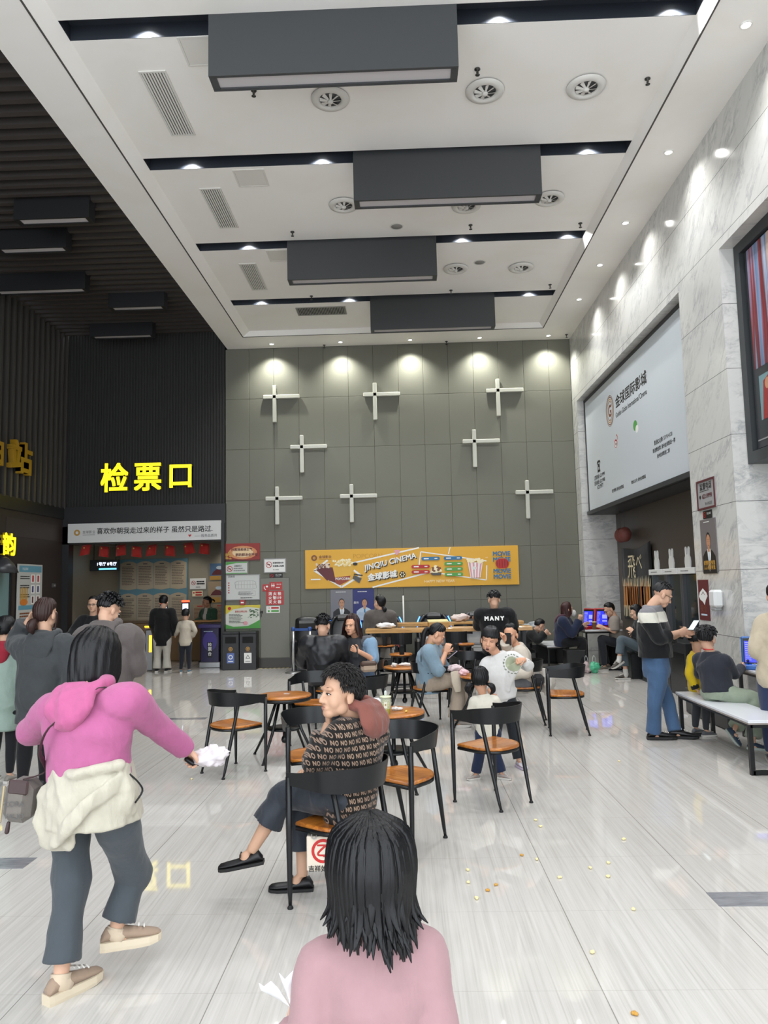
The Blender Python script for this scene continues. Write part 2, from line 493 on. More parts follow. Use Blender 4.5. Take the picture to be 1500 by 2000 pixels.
# --- back wall: padded grey-green panels
def panel_mat():
    m = mat('padded_wall_fabric', '6c6c61', 0.6, spec=0.35)
    t = NT(m); co = t.coord()
    n = t.noise(co, 420, 2, 0.5)
    t.l.new(t.bump(n, 0.12, 0.004), bsdf(m).inputs['Normal'])
    t.l.new(t.mix(t.noise(co, 1.2, 3, 0.5), srgb('6a6a5f'), srgb('707065')), bsdf(m).inputs['Base Color'])
    return m
PANEL = panel_mat()
bw = MB()
bw.box(((-3.75 + XR + 0.7) / 2, D + 0.14, 3.5), (XR + 0.7 + 3.75, 0.24, 7.0))
xs = [-3.735] + [-3.23 + 0.53 * k for k in range(13)] + [3.585]
zs = [0.22, 1.30, 2.385, 3.47, 4.555, 5.64, 6.735]
for i in range(len(xs) - 1):
    for j in range(len(zs) - 1):
        w, h = xs[i + 1] - xs[i], zs[j + 1] - zs[j]
        bw.box(((xs[i] + xs[i + 1]) / 2, D + 0.012, (zs[j] + zs[j + 1]) / 2), (w - 0.0016, 0.024, h - 0.0016), 0, None, 0.005)
struct('wall_back', bw, PANEL)
struct('baseboard_back', MB().box((-0.07, D + 0.005, 0.11), (7.32, 0.03, 0.215)), mat('dark_skirting', '35322e', 0.4))

# --- right wall: grey veined marble tiles with two deep niches
def marble():
    m = mat('veined_marble', 'c4c4c0', 0.12, spec=0.5)
    t = NT(m); co = t.coord()
    d = t.node('ShaderNodeVectorMath', operation='ADD'); x, y, z = t.sep(co)
    ro = t.mapping(co, rot=(-0.72, 0, 0)); a = t.mapping(ro, (1.2, 4.4, 1.5))
    n1 = t.noise(a, 2.0, 8, 0.66, 0.9)
    n2 = t.noise(t.mapping(ro, (1.5, 2.8, 1.2), loc=(3, 5, 1)), 1.5, 6, 0.65, 0.8)
    v = t.math('ABSOLUTE', t.math('SUBTRACT', n1, 0.5))
    vein = t.ramp(v, [(0.0, (1, 1, 1)), (0.02, (0.6, 0.6, 0.6)), (0.10, (0, 0, 0))])
    msk = t.ramp(n2, [(0.42, (0, 0, 0)), (0.62, (1, 1, 1))])
    k = t.math('MULTIPLY', t.math('MULTIPLY', vein, msk), 0.66)
    base = t.mix(n2, srgb('c3c3bf'), srgb('d3d2ce'))
    col = t.mix(k, base, srgb('85868a'))
    f = t.math('FRACT', t.math('DIVIDE', t.math('SUBTRACT', z, 0.26 - 0.735), 0.735))
    j = t.math('GREATER_THAN', t.math('ABSOLUTE', t.math('SUBTRACT', f, 0.5)), 0.5 - 0.0045)
    col = t.mix(t.math('MULTIPLY', j, 0.85), col, srgb('4d4d4b'))
    fy = t.math('FRACT', t.math('DIVIDE', t.math('ADD', y, 30.3), 1.2))
    jy = t.math('GREATER_THAN', t.math('ABSOLUTE', t.math('SUBTRACT', fy, 0.5)), 0.5 - 0.0012)
    col = t.mix(t.math('MULTIPLY', jy, 0.3), col, srgb('8a8a88'))
    t.l.new(col, bsdf(m).inputs['Base Color'])
    return m
MARBLE = marble()
N1a, N1b, N2b = 9.31, 15.0, 8.08
rw = MB()
XB = 4.26
rw.box(((XR + XB) / 2, (Y0 + D) / 2, 6.2), (XB - XR, D - Y0, 1.8))                 # over the niches
rw.box(((XR + XB) / 2, (N1b + D) / 2, 2.65), (XB - XR, D - N1b, 5.3))               # far strip
rw.box(((XR + XB) / 2, (N2b + N1a) / 2, 2.65), (XB - XR, N1a - N2b, 5.3))           # pier between
rw.box(((XR + XB) / 2, (Y0 + 2.4) / 2, 2.65), (XB - XR, 2.4 - Y0, 5.3))
rw.box((XB + 0.1, (2.4 + N2b) / 2, 2.65), (0.2, N2b - 2.4, 5.3))                     # back of the near niche
struct('wall_right', rw, MARBLE)
BROWN = mat('dark_brown_board', '4c443d', 0.45)
struct('wall_niche', MB().box((XB + 0.1, (N1a + N1b) / 2, 2.65), (0.2, N1b - N1a, 5.3)), BROWN)

# --- left bay
RIB = mat('ribbed_dark_panel', '232321', 0.65)
gw = MB()
gw.box((-5.44, D + 0.14, 5.28), (3.5, 0.24, 3.8))
for k in range(55): gw.box((-7.12 + k * 0.0618, D + 0.01, 5.28), (0.044, 0.022, 3.76), 0, None, 0.006)
struct('wall_gate', gw, RIB)
DARK = mat('black_gate_surround', '1d1d1e', 0.45)
gb = MB()
gb.box((-5.44, D + 0.02, 3.02), (3.44, 0.22, 0.78))
gb.box((-3.765, D + 0.0, 1.5), (0.065, 0.26, 3.0))
gb.box((-7.08, D + 0.02, 1.5), (0.14, 0.22, 3.0))
struct('trim_7', gb, DARK)
lw = MB()
lw.box((-7.25, (Y0 + D) / 2, 5.3), (0.12, D - Y0, 3.9), 1)
y = 5.0
while y < D - 0.05:
    lw.box((-7.15, y, 5.28), (0.09, 0.06, 3.8), 0); y += 0.215
lw.box((-7.17, (Y0 + D) / 2, 3.28), (0.1, D - Y0, 0.24), 2)
lw.box((-7.2, (Y0 + D) / 2, 1.58), (0.1, D - Y0, 3.16), 3)
lw.box((-7.148, 14.2, 2.85), (0.012, 2.2, 0.33), 4)
struct('wall_left', lw, [mat('wall_slat_grey', '45423e', 0.5), BLACKC, DARK, mat('brown_wall_laminate', '2c2420', 0.5), mat('brown_wall_band', '332a26', 0.45)])
# ticket corridor behind the gate
CORM = mat('corridor_wall_panel', '8e8878', 0.5)
struct('wall_corridor_end', MB().box((-5.4, 18.555, 1.5), (4.4, 0.1, 3.0)), CORM)
struct('wall_corridor_right', MB().box((-3.6, 17.1, 1.5), (0.1, 3.0, 3.0)), CORM)
struct('wall_corridor_left', MB().box((-7.2, 17.1, 1.5), (0.1, 3.0, 3.0)), CORM)
struct('ceiling_corridor', MB().box((-5.4, 17.05, 2.98), (4.4, 3.2, 0.08)), mat('corridor_ceiling', '55544f', 0.7))
for lx, ly, p in ((-4.25, 18.2, 34), (-5.3, 17.9, 24), (-6.3, 17.6, 8)):
    spot(lx, ly, 2.9, p, 110, 0.8, (1.0, 0.93, 0.82), 0.05)

# ================================================================== FITTINGS ON THE CEILING
LAMP = mat('lamp_lens', 'ffffff', 0.3, emit='fffdf4', estr=14)
LAMPRIM = mat('lamp_rim_white', 'e4e2dd', 0.4)
BLACKMET = mat('black_metal', '1a1b1d', 0.38, metal=0.3)
def downlight(x, y, z, label, group, rim=LAMPRIM, r=0.055):
    t = thing('downlight', label, 'ceiling light', (x, y, z), 0, group)
    MB().lathe((0, 0, 0), [(r * 0.72, -0.001), (r * 0.76, -0.012), (r, -0.012), (r * 1.05, -0.006), (r * 1.05, 0.0)], 24).obj('rim', rim, t)
    MB().lathe((0, 0, 0), [(0.002, -0.009), (r * 0.72, -0.007), (r * 0.72, -0.001), (0.002, -0.001)], 20).obj('lens', LAMP, t)
    return t
ordn = ['leftmost', 'second from left', 'middle', 'second from right', 'rightmost']
for i, x in enumerate(BACK_X):
    downlight(x, 15.12, ZC, 'lit downlight over the panelled back wall, %s of five' % ordn[i], 'downlights along the back wall')
for y in RIGHT_Y:
    if y > 6: downlight(3.28, y, ZC, 'lit downlight above the marble wall, %s' % {6.5: 'nearest and largest', 8.54: 'second nearest', 10.29: 'third nearest', 11.7: 'fourth nearest', 13.16: 'farthest'}[y], 'downlights along the marble wall')
rown = {6.38: 'nearest', 8.60: 'second', 10.86: 'third', 13.12: 'farthest'}
for y in SLOT_Y:
    for x in SLOT_X[y]:
        nm = 'left end' if x < -2 else ('left middle' if x < 0 else ('right middle' if x < 2 else 'right end'))
        downlight(x, y - 0.02, 7.005, 'lit downlight inside the %s dark ceiling slot, at its %s' % (rown[y], nm), 'downlights in the ceiling slots', BLACKMET, 0.06)

BOXM = mat('charcoal_light_box', '3c3e40', 0.42)
DIFF = mat('unlit_diffuser', 'b9b5b6', 0.45)
def light_box(x0, x1, y, z0, z1, dpt, label, group, dark=BOXM):
    cx = (x0 + x1) / 2; w = x1 - x0
    t = thing('box_pendant', label, 'ceiling light', (cx, y, z0), 0, group)
    b = MB(); h = z1 - z0
    for s in (-1, 1):
        b.box((0, s * (dpt / 2 - 0.008), h / 2), (w, 0.016, h))
        b.box((s * (w / 2 - 0.008), 0, h / 2), (0.016, dpt - 0.03, h))
    b.box((0, 0, h - 0.01), (w - 0.03, dpt - 0.03, 0.02))
    for s in (-1, 1):
        b.box((0, s * (dpt / 2 - 0.024), 0.012), (w - 0.03, 0.018, 0.02)); b.box((s * (w / 2 - 0.04), 0, 0.012), (0.05, dpt - 0.06, 0.02))
    b.obj('housing', dark, t)
    MB().box((0, 0, 0.022), (w - 0.12, dpt - 0.06, 0.012)).obj('diffuser', DIFF, t)
    return t
for y, x0, w_, lab in ((6.36, -1.67, 'a', 'large charcoal box light hanging from the nearest ceiling slot'), (8.63, -0.51, 'b', 'large charcoal box light hanging from the second ceiling slot'),
                       (10.88, -1.67, 'c', 'large charcoal box light hanging from the third ceiling slot'), (13.19, -0.52, 'd', 'large charcoal box light hanging from the farthest ceiling slot')):
    light_box(x0, x0 + 2.26, y, 6.26, 7.0, 0.215, lab, 'box lights under the white ceiling')
for x0, x1, y, lab in ((-5.31, -4.25, 9.8, 'dark box light under the slatted ceiling, nearest one with both ends showing'), (-6.05, -4.97, 10.66, 'dark box light under the slatted ceiling, second row, cut by the photo edge'),
                       (-6.95, -5.35, 12.2, 'dark box light under the slatted ceiling beside the slatted left wall'), (-5.31, -4.28, 13.1, 'dark box light under the slatted ceiling next to the white beam'), (-6.3, -5.01, 14.6, 'dark box light under the slatted ceiling closest to the ribbed gate wall')):
    light_box(x0, x1, y, 6.80, 7.10, 0.2, lab, 'box lights under the slatted ceiling', mat('black_light_box', '1b1b1d', 0.5))

VENT = mat('vent_white', 'd4d2cc', 0.5); VDARK = mat('vent_dark', '4b4c4c', 0.7)
def swirl(x, y, label):
    t = thing('round_air_diffuser', label, 'air vent', (x, y, ZP - 0.013), 0, 'round swirl air vents')
    MB().lathe((0, 0, 0), [(0.205, 0.0), (0.20, -0.012), (0.14, -0.03), (0.118, -0.012), (0.116, 0.012), (0.12, 0.012)], 36, 0, False).obj('flange', VENT, t)
    MB().lathe((0, 0, 0), [(0.002, -0.004), (0.116, -0.004), (0.116, -0.001), (0.002, -0.001)], 28).obj('throat', VDARK, t)
    b = MB()
    for k in range(8):
        a = 2 * math.pi * k / 8; c, s = math.cos(a), math.sin(a)
        p = [Vector((c * 0.03, s * 0.03, -0.03)), Vector((c * 0.112, s * 0.112, -0.02))]
        q = Vector((-s, c, 0)) * 0.028 + Vector((0, 0, 0.016)); n = Vector((-s, c, 0)) * 0.003
        b.add([p[0] - n, p[1] - n, p[1] + q * 1.2, p[0] + q * 0.5, p[0] + n, p[1] + n, p[1] + q * 1.2 + n, p[0] + q * 0.5 + n], [(0, 1, 2, 3), (7, 6, 5, 4), (0, 4, 5, 1), (1, 5, 6, 2), (2, 6, 7, 3), (3, 7, 4, 0)], 0, False)
    b.obj('vanes', VENT, t)
    MB().lathe((0, 0, 0), [(0.03, -0.012), (0.033, -0.03), (0.026, -0.045), (0.003, -0.05)], 18).obj('hub', VENT, t)
for x, y, lab in ((-0.68, 7.48, 'round swirl air vent under the nearest box light'), (0.97, 7.45, 'round swirl air vent right of the nearest box light, by a sprinkler'), (2.04, 7.45, 'round swirl air vent nearest the marble wall, front bay'),
                  (-0.72, 9.72, 'round swirl air vent left of the second box light'), (0.97, 9.86, 'round swirl air vent mostly hidden behind the second box light'), (2.09, 9.74, 'round swirl air vent peeking out right of the second box light'),
                  (0.96, 11.92, 'round swirl air vent right beside the third box light'), (2.05, 11.96, 'round swirl air vent third bay, toward the marble wall')):
    swirl(x, y, lab)
def grille(x0, x1, y0, y1, label, n, along, group, m=VENT, dark=VDARK):
    w, l = x1 - x0, y1 - y0
    t = thing('air_grille', label, 'air vent', ((x0 + x1) / 2, (y0 + y1) / 2, ZP), 0, group)
    f = MB(); e = 0.022
    for s in (-1, 1):
        f.box((s * (w / 2 - e / 2), 0, -0.006), (e, l, 0.012)); f.box((0, s * (l / 2 - e / 2), -0.006), (w - 2 * e, e, 0.012))
    f.obj('frame', m, t)
    MB().box((0, 0, -0.001), (w - 2 * e, l - 2 * e, 0.002)).obj('backing', dark, t)
    b = MB()
    for k in range(n):
        if along: b.box((-(w / 2 - e) + (k + 0.5) * (w - 2 * e) / n, 0, -0.008), ((w - 2 * e) / n * 0.62, l - 2 * e, 0.008))
        else: b.box((-(w / 2 - e) + (k + 0.5) * (w - 2 * e) / n, 0, -0.008), ((w - 2 * e) / n * 0.4, l - 2 * e, 0.008))
    b.obj('blades', m, t)
for y0, lab in ((6.95, 'long white slotted air grille in the nearest bay of the white ceiling'), (9.18, 'long white slotted air grille in the second bay of the white ceiling'), (11.47, 'long white slotted air grille in the third bay of the white ceiling')):
    grille(-2.57, -2.29, y0, y0 + 1.08, lab, 8, True, 'slotted air grilles')
grille(-1.94, -1.0, 13.44, 13.85, 'dark toothed return air grille behind the farthest slot', 30, False, None, mat('grille_grey', '8f8e89', 0.5), mat('grille_black', '222222', 0.7))
HATCH = mat('hatch_white', 'd8d5ce', 0.6)
for y0, lab in ((6.53, 'white square access hatch beside the nearest box light'), (8.80, 'white square access hatch behind the second slot'), (11.05, 'white square access hatch left of the third box light')):
    t = thing('access_hatch', lab, 'ceiling hatch', (-1.845, y0 + 0.18, ZP), 0, 'ceiling access hatches')
    f = MB()
    for s in (-1, 1):
        f.box((s * 0.19, 0, -0.004), (0.02, 0.40, 0.008)); f.box((0, s * 0.19, -0.004), (0.36, 0.02, 0.008))
    f.obj('frame', HATCH, t)
    MB().box((0, 0, -0.002), (0.355, 0.355, 0.004)).obj('door', HATCH, t)
for x, y, lab in ((0.0, 10.4, 'round flush ceiling speaker in front of the third slot'), (1.34, 11.72, 'round flush ceiling speaker between two swirl vents')):
    t = thing('ceiling_speaker', lab, 'speaker', (x, y, ZP), 0, 'round ceiling speakers')
    MB().lathe((0, 0, 0), [(0.09, 0.002), (0.1, -0.004), (0.095, -0.01), (0.082, -0.008), (0.08, 0.002)], 28, 0, False).obj('rim', VENT, t)
    MB().lathe((0, 0, 0), [(0.002, -0.007), (0.081, -0.006), (0.081, 0.0), (0.002, 0.0)], 28).obj('mesh_cover', mat('speaker_mesh', '8d8b87', 0.7), t)
BRASS = mat('sprinkler_metal', '4b4a48', 0.4, metal=0.7)
for x, y, z, lab in ((0.86, 7.12, ZP, 'small sprinkler head right above the second swirl vent'), (2.66, 7.37, ZP, 'dark ceiling sensor at the right edge of the nearest bay'), (-1.54, 10.46, ZP, 'small sprinkler head at the left before the third slot'), (1.08, 10.44, ZP, 'small sprinkler head before the third slot, right half'),
                     (2.69, 10.5, ZP, 'small sprinkler head at the right end of the third slot'), (-1.57, 12.91, ZP, 'small sprinkler head at the left before the farthest slot'), (0.94, 12.85, ZP, 'small sprinkler head just above the farthest box light'), (2.68, 12.74, ZP, 'small sprinkler head at the right end of the farthest slot'),
                     (-1.47, 7.31, ZP, 'small sprinkler head peeking below the nearest box light'), (-1.6, 15.3, ZC, 'white sprinkler head on the far soffit left'), (0.99, 15.3, ZC, 'dark sprinkler head on the far soffit between two downlights'), (3.47, 15.1, ZC, 'dark sprinkler head in the far right ceiling corner')):
    t = thing('sprinkler_head', lab, 'sprinkler', (x, y, z), 0, 'sprinkler heads on the white ceiling')
    MB().lathe((0, 0, 0), [(0.03, 0.0), (0.03, -0.008), (0.01, -0.01), (0.01, -0.035), (0.014, -0.04)], 14).obj('base', BRASS, t)
    MB().lathe((0, 0, 0), [(0.003, -0.04), (0.006, -0.06), (0.024, -0.064), (0.024, -0.067), (0.002, -0.067)], 14).obj('deflector', BRASS, t)
# ================================================================== SIGNS AND THINGS ON THE WALLS
def pm(name, color, rough=0.5): return mat('print_' + name, color, rough)
P_W = pm('white', 'e6e6e2'); P_BK = pm('black', '151515'); P_RED = pm('red', 'b3201f'); P_GREY = pm('grey', '8b8b8b'); P_DG = pm('dark_grey', '4c4c4c')
P_YEL = pm('mustard', 'd9a431'); P_GRN = pm('green', '4f9a45'); P_BLUE = pm('blue', '2c6f9c'); P_NAVY = pm('navy', '232a6b'); P_GOLD = pm('gold', 'b58a3c'); P_BRN = pm('brown', '7b4a2c')
P_SKIN = pm('skin', 'b98766'); P_PINK = pm('pink', 'd99aa2'); P_CREAM = pm('cream', 'efe3bd'); P_MAR = pm('maroon', '5c1f24'); P_LB = pm('pale_blue', 'b9c9d6'); P_OR = pm('orange', 'c9772c'); P_TEAL = pm('teal', '5f94a8')
YEL_LIT = mat('lit_yellow_letter', 'f2de20', 0.5, emit='ffe818', estr=1.5)
YEL_OFF = mat('unlit_yellow_letter', 'a07a18', 0.5); YEL_SIDE = mat('yellow_letter_return', 'b59a20', 0.5)
BF = D - 0.002      # face of the back wall

def wall_sign(name, label, cat, x0, z0, x1, z1, m, group=None, t=0.012, y=None, frame=None):
    """board on the back wall; returns (thing, Print on it) with the print origin at the board centre"""
    yy = BF if y is None else y
    o = thing(name, label, cat, ((x0 + x1) / 2, yy, (z0 + z1) / 2), 0, group)
    MB().box((0, -t / 2, 0), (x1 - x0, t, z1 - z0), 0, None, 0.002).obj('board', m, o)
    if frame:
        f = MB(); w, h = x1 - x0, z1 - z0; e = 0.016
        for s in (-1, 1):
            f.box((s * (w / 2 - e / 2), -t - 0.003, 0), (e, 0.008, h)); f.box((0, -t - 0.003, s * (h / 2 - e / 2)), (w - 2 * e, 0.008, e))
        f.obj('frame', frame, o)
    return o, Print((0, -t - 0.001, 0), X, Z)

# --- eight slim white crosses
CROSS = mat('cross_white_lacquer', 'b9b9ae', 0.35)
cl = {(-2.69, 5.66): 'white cross light nearest the ceiling at the left, under the leftmost downlight', (-0.56, 5.65): 'white cross in the top row, middle of the panelled wall', (2.03, 5.66): 'white cross in the top row, toward the marble wall',
      (-2.12, 4.57): 'white cross in the second row, left half', (1.50, 4.59): 'white cross in the second row, right half', (-2.65, 3.49): 'white cross in the lowest row, leftmost', (-1.09, 3.50): 'white cross in the lowest row, above the yellow banner', (2.56, 3.49): 'white cross in the lowest row beside the marble wall'}
for (x, z), lab in cl.items():
    t = thing('wall_cross', lab.replace(' light', ''), 'cross', (x, BF, z), 0, 'white crosses on the panelled wall')
    MB().box((0.01, -0.035, -0.15), (0.085, 0.07, 0.80), 0, None, 0.012).obj('upright', CROSS, t)
    MB().box((0.155, -0.04, 0.0), (0.78, 0.06, 0.085), 0, None, 0.012).obj('crossbar', CROSS, t)

# --- long yellow cinema banner
o, p = wall_sign('cinema_banner', 'long mustard yellow banner reading JINQIU CINEMA on the panelled wall', 'banner', -2.07, 1.595, 2.335, 2.395, P_YEL, t=0.03)
bx, bz = -0.1325, -1.995
def q(x, z): return (x - 0.1325 * 1 + 0.0, z - 1.995)
def qq(*pts): return [(a - 0.1325, b - 1.995) for a, b in pts]
p.text('POPCORN', -0.77 - .13, 2.25 - 1.995, pm('mustard_dark', 'c08d22'), width=0.6, slant=0.0)
p.line(qq((-1.08, 2.11), (0.30, 2.395)), 0.03, P_W); p.line(qq((-0.68, 1.60), (0.52, 1.89)), 0.03, P_W)
p.line(qq((0.29, 2.03), (0.33, 2.31), (1.68, 2.09)), 0.022, P_W); p.line(qq((0.52, 1.89), (1.66, 1.70), (1.68, 2.0)), 0.022, P_W); p.line(qq((0.90, 2.25), (0.94, 2.39)), 0.02, P_W)
p.line(qq((-1.60, 2.18), (-1.88, 1.97), (-1.32, 1.62), (-0.92, 1.85), (-1.06, 1.96)), 0.04, P_W)
p.ring(*q(-1.88, 2.23), 0.028, 0.062, P_BRN); p.text('G', *q(-1.88, 2.23), P_BRN, height=0.035); p.text('金球影业', *q(-1.65, 2.25), P_BRN, width=0.26, bold=0.02); p.rect(*q(-1.78, 2.195), *q(-1.52, 2.20), P_BRN)
# popcorn buckets in the tray
p.poly(qq((-1.84, 1.99), (-1.66, 2.06), (-1.56, 1.78), (-1.62, 1.76)), P_MAR); p.poly(qq((-1.66, 2.03), (-1.50, 2.03), (-1.42, 1.70), (-1.58, 1.76)), P_MAR)
p.poly(qq((-1.50, 2.05), (-1.08, 2.05), (-1.13, 1.83), (-1.45, 1.80)), pm('bucket_yellow', 'd8a93f')); p.poly(qq((-1.46, 1.82), (-1.13, 1.85), (-1.17, 1.75), (-1.36, 1.66), (-1.44, 1.70)), pm('bucket_red', '8f3b2a'))
rn = random.Random(3)
p.polys([ellipse(-1.29 - .1325 + rn.uniform(-.19, .19), 2.11 - 1.995 + rn.uniform(-.05, .07), .028, .024, 8) for _ in range(46)], P_CREAM)
p.polys([ellipse(-1.29 - .1325 + rn.uniform(-.18, .18), 2.11 - 1.995 + rn.uniform(-.05, .07), .016, .012, 7) for _ in range(34)], pm('popcorn_yellow', 'e3c26a'))
p.polys([ellipse(-1.70 - .1325 + rn.uniform(-.13, .14), 2.06 - 1.995 + rn.uniform(-.04, .05), .022, .02, 8) for _ in range(26)], pm('popcorn_choc', 'd9c9b8'))
p.polys([ellipse(-1.70 - .1325 + rn.uniform(-.13, .14), 2.05 - 1.995 + rn.uniform(-.04, .05), .014, .012, 7) for _ in range(24)], P_MAR)
p.text('POPCORN', *q(-1.29, 1.79), P_W, width=0.30, bold=0.02, slant=-0.1)
p.disc(*q(-1.03, 2.09), 0.05, P_BK, 0.03)
# clapperboard, reel, cup
p.poly(qq((-1.06, 1.86), (-0.90, 1.79), (-0.95, 1.69), (-1.09, 1.79)), P_DG); p.line(qq((-1.06, 1.88), (-0.88, 1.85)), 0.022, P_BK)
p.disc(*q(-0.06, 1.85), 0.066, P_BK)
p.polys([ellipse(-0.06 - .1325 + .038 * math.cos(a), 1.85 - 1.995 + .038 * math.sin(a), .014, .014, 10) for a in [k * math.pi / 3 for k in range(6)]], P_CREAM)
p.poly(qq((-0.22, 2.36), (-0.10, 2.36), (-0.13, 2.27), (-0.18, 2.25)), P_PINK)
for dx, dz, m_ in ((0.018, -0.018, P_BK), (0, 0, P_W)):
    tb = MB()
    p.k += 6
    for body, c, w_, a_, b_ in (('JINQIU CINEMA', (-0.305, 2.105), 1.10, 0.22, 0.02), ('金球影城', (-0.475, 1.84), 0.60, 0.12, 0.035)):
        u_ = (X * math.cos(a_) + Z * math.sin(a_)); v_ = (Z * math.cos(a_) - X * math.sin(a_) + u_ * 0.18)
        text_into(p.mb, body, p.o + X * (c[0] - .1325 + dx) + Z * (c[1] - 1.995 + dz) + p.off(), u_, v_ - u_ * v_.dot(u_), w_, None, b_, 0.0, p.mi(m_), 1.0, 0.12)
# price pills and snacks
for x0, z0, m_ in ((0.34, 2.165, P_BLUE), (0.80, 2.165, P_BLUE), (0.13, 2.005, P_RED), (0.13, 1.895, P_RED), (0.81, 2.05, P_GRN), (0.81, 1.94, P_GRN), (0.81, 1.83, P_GRN)):
    p.poly([(x0 + .19 - .1325 + a, z0 - 1.995 + b) for a, b in ellipse(0.155, 0, .035, .035, 8, -math.pi / 2, math.pi / 2) + ellipse(-0.155, 0, .035, .035, 8, math.pi / 2, 1.5 * math.pi)], m_)
    p.rect(x0 + .05 - .1325, z0 - 1.995 - .012, x0 + .15 - .1325, z0 - 1.995 + .012, P_W); p.rect(x0 + .27 - .1325, z0 - 1.995 - .01, x0 + .33 - .1325, z0 - 1.995 + .01, P_W)
p.polys([ellipse(0.64 - .1325 + rn.uniform(-.09, .09), 1.92 - 1.995 + rn.uniform(-.07, .1), .04, .03, 7) for _ in range(14)], P_CREAM)
p.polys([ellipse(0.64 - .1325 + rn.uniform(-.09, .09), 1.90 - 1.995 + rn.uniform(-.07, .1), .03, .022, 7) for _ in range(10)], P_BRN)
p.poly(qq((0.53, 1.87), (0.75, 1.87), (0.73, 1.82), (0.56, 1.82)), P_DG)
# striped popcorn bucket
p.poly(qq((1.29, 2.06), (1.60, 2.07), (1.54, 1.75), (1.34, 1.75)), P_W)
for k in range(4):
    a, b = 1.29 + .31 * (2 * k + .5) / 8, 1.34 + .2 * (2 * k + .5) / 8
    p.poly(qq((a, 2.06), (a + .04, 2.06), (b + .026, 1.75), (b, 1.75)), P_PINK); p.k -= 1
p.k += 1
p.polys([ellipse(1.445 - .1325 + rn.uniform(-.16, .16), 2.09 - 1.995 + rn.uniform(-.03, .05), .03, .025, 8) for _ in range(22)], P_CREAM)
p.disc(*q(1.42, 1.95), 0.05, P_W, 0.03); p.text('MOVIE', *q(1.42, 1.95), P_MAR, width=0.07)
for z in (2.235, 2.115, 1.88, 1.765): p.text('MOVIE', *q(1.99, z), P_BLUE, width=0.35, height=0.085, bold=0.03)
p.rect(*q(1.985, 2.14), *q(1.995, 2.26), P_MAR)
p.disc(*q(1.995, 2.03), 0.137, P_RED, 0.11)
for k in (-2, -1, 0, 1, 2): p.disc(1.995 - .1325 + k * .052, 2.03 - 1.995, 0.008, P_MAR, 0.1 - .012 * k * k, 12); p.k -= 1
p.k += 1
p.rect(*q(1.93, 1.915), *q(2.06, 1.93), P_GOLD); p.rect(*q(1.94, 2.13), *q(2.05, 2.145), P_GOLD)
p.text('HAPPY NEW YEAR', *q(0.70, 1.70), P_CREAM, width=0.62)
p.text('元旦', *q(1.68, 2.16), P_CREAM, width=0.05); p.rect(*q(-1.95, 1.775), *q(-1.75, 1.80), P_W)
p.obj('artwork', o)

# --- portrait posters
def portrait(p, w, h, suit, shirt, tie, cx=0.0, head=0.0):
    s = h / 0.62
    p.poly([(cx + a * s, b * s - .02) for a, b in ((-.185, -.29), (-.17, -.10), (-.10, -.045), (-.04, -.02), (.04, -.02), (.10, -.045), (.165, -.10), (.18, -.29))], suit)
    p.poly([(cx + a * s, b * s - .02) for a, b in ((-.045, -.02), (.045, -.02), (.05, -.08), (.0, -.27), (-.03, -.12))], shirt)
    p.poly([(cx + a * s, b * s - .02) for a, b in ((-.012, -.05), (.014, -.05), (.02, -.2), (.0, -.25), (-.016, -.2))], tie)
    p.rect(cx - .028 * s, -.05 * s - .02, cx + .028 * s, .03 * s, P_SKIN)
    p.poly([(cx + a * s, b * s + .065 * s) for a, b in ellipse(0, 0, .058, .082, 20)], P_BK)
    p.poly([(cx + a * s, b * s + .05 * s) for a, b in ellipse(0, 0, .053, .074, 20)], P_SKIN)
    for d_ in (-1, 1):
        p.rect(cx + (d_ * .024 - .012) * s, .066 * s, cx + (d_ * .024 + .012) * s, .071 * s, P_BK); p.rect(cx + (d_ * .024 - .017) * s, .046 * s, cx + (d_ * .024 + .017) * s, .049 * s, P_DG)
    p.rect(cx - .018 * s, .0 * s, cx + .018 * s, .006 * s, P_BRN)
o, p = wall_sign('portrait_poster', 'grey poster of a suited man with gold caption, under the yellow banner', 'poster', -1.555, 0.90, -1.095, 1.57, pm('poster_grey', '75757c'))
portrait(p, .46, .64, P_BK, P_W, P_LB, 0.0)
p.text('疫情防控有我', 0, -0.24, P_GOLD, width=0.30, bold=0.03); p.text('人人有责', 0, -0.29, P_GOLD, width=0.28, bold=0.03); p.lines(-.12, .27, .16, .295, 1, P_W); p.obj('print', o)
o, p = wall_sign('portrait_poster', 'dark blue poster of a man with folded arms, under the yellow banner', 'poster', -1.09, 0.90, -0.655, 1.57, P_NAVY)
portrait(p, .43, .6, P_LB, P_LB, P_BLUE, 0.02)
p.poly([(-.13, -.2), (-.1, -.13), (.1, -.16), (.16, -.13), (.15, -.2), (.02, -.215)], pm('sleeve_blue', 'a9bccb')); p.disc(.06, -.165, .035, P_SKIN, .02); p.lines(-.12, .27, .14, .295, 1, P_W); p.text('服务', -.15, .06, P_W, height=.05); p.obj('print', o)

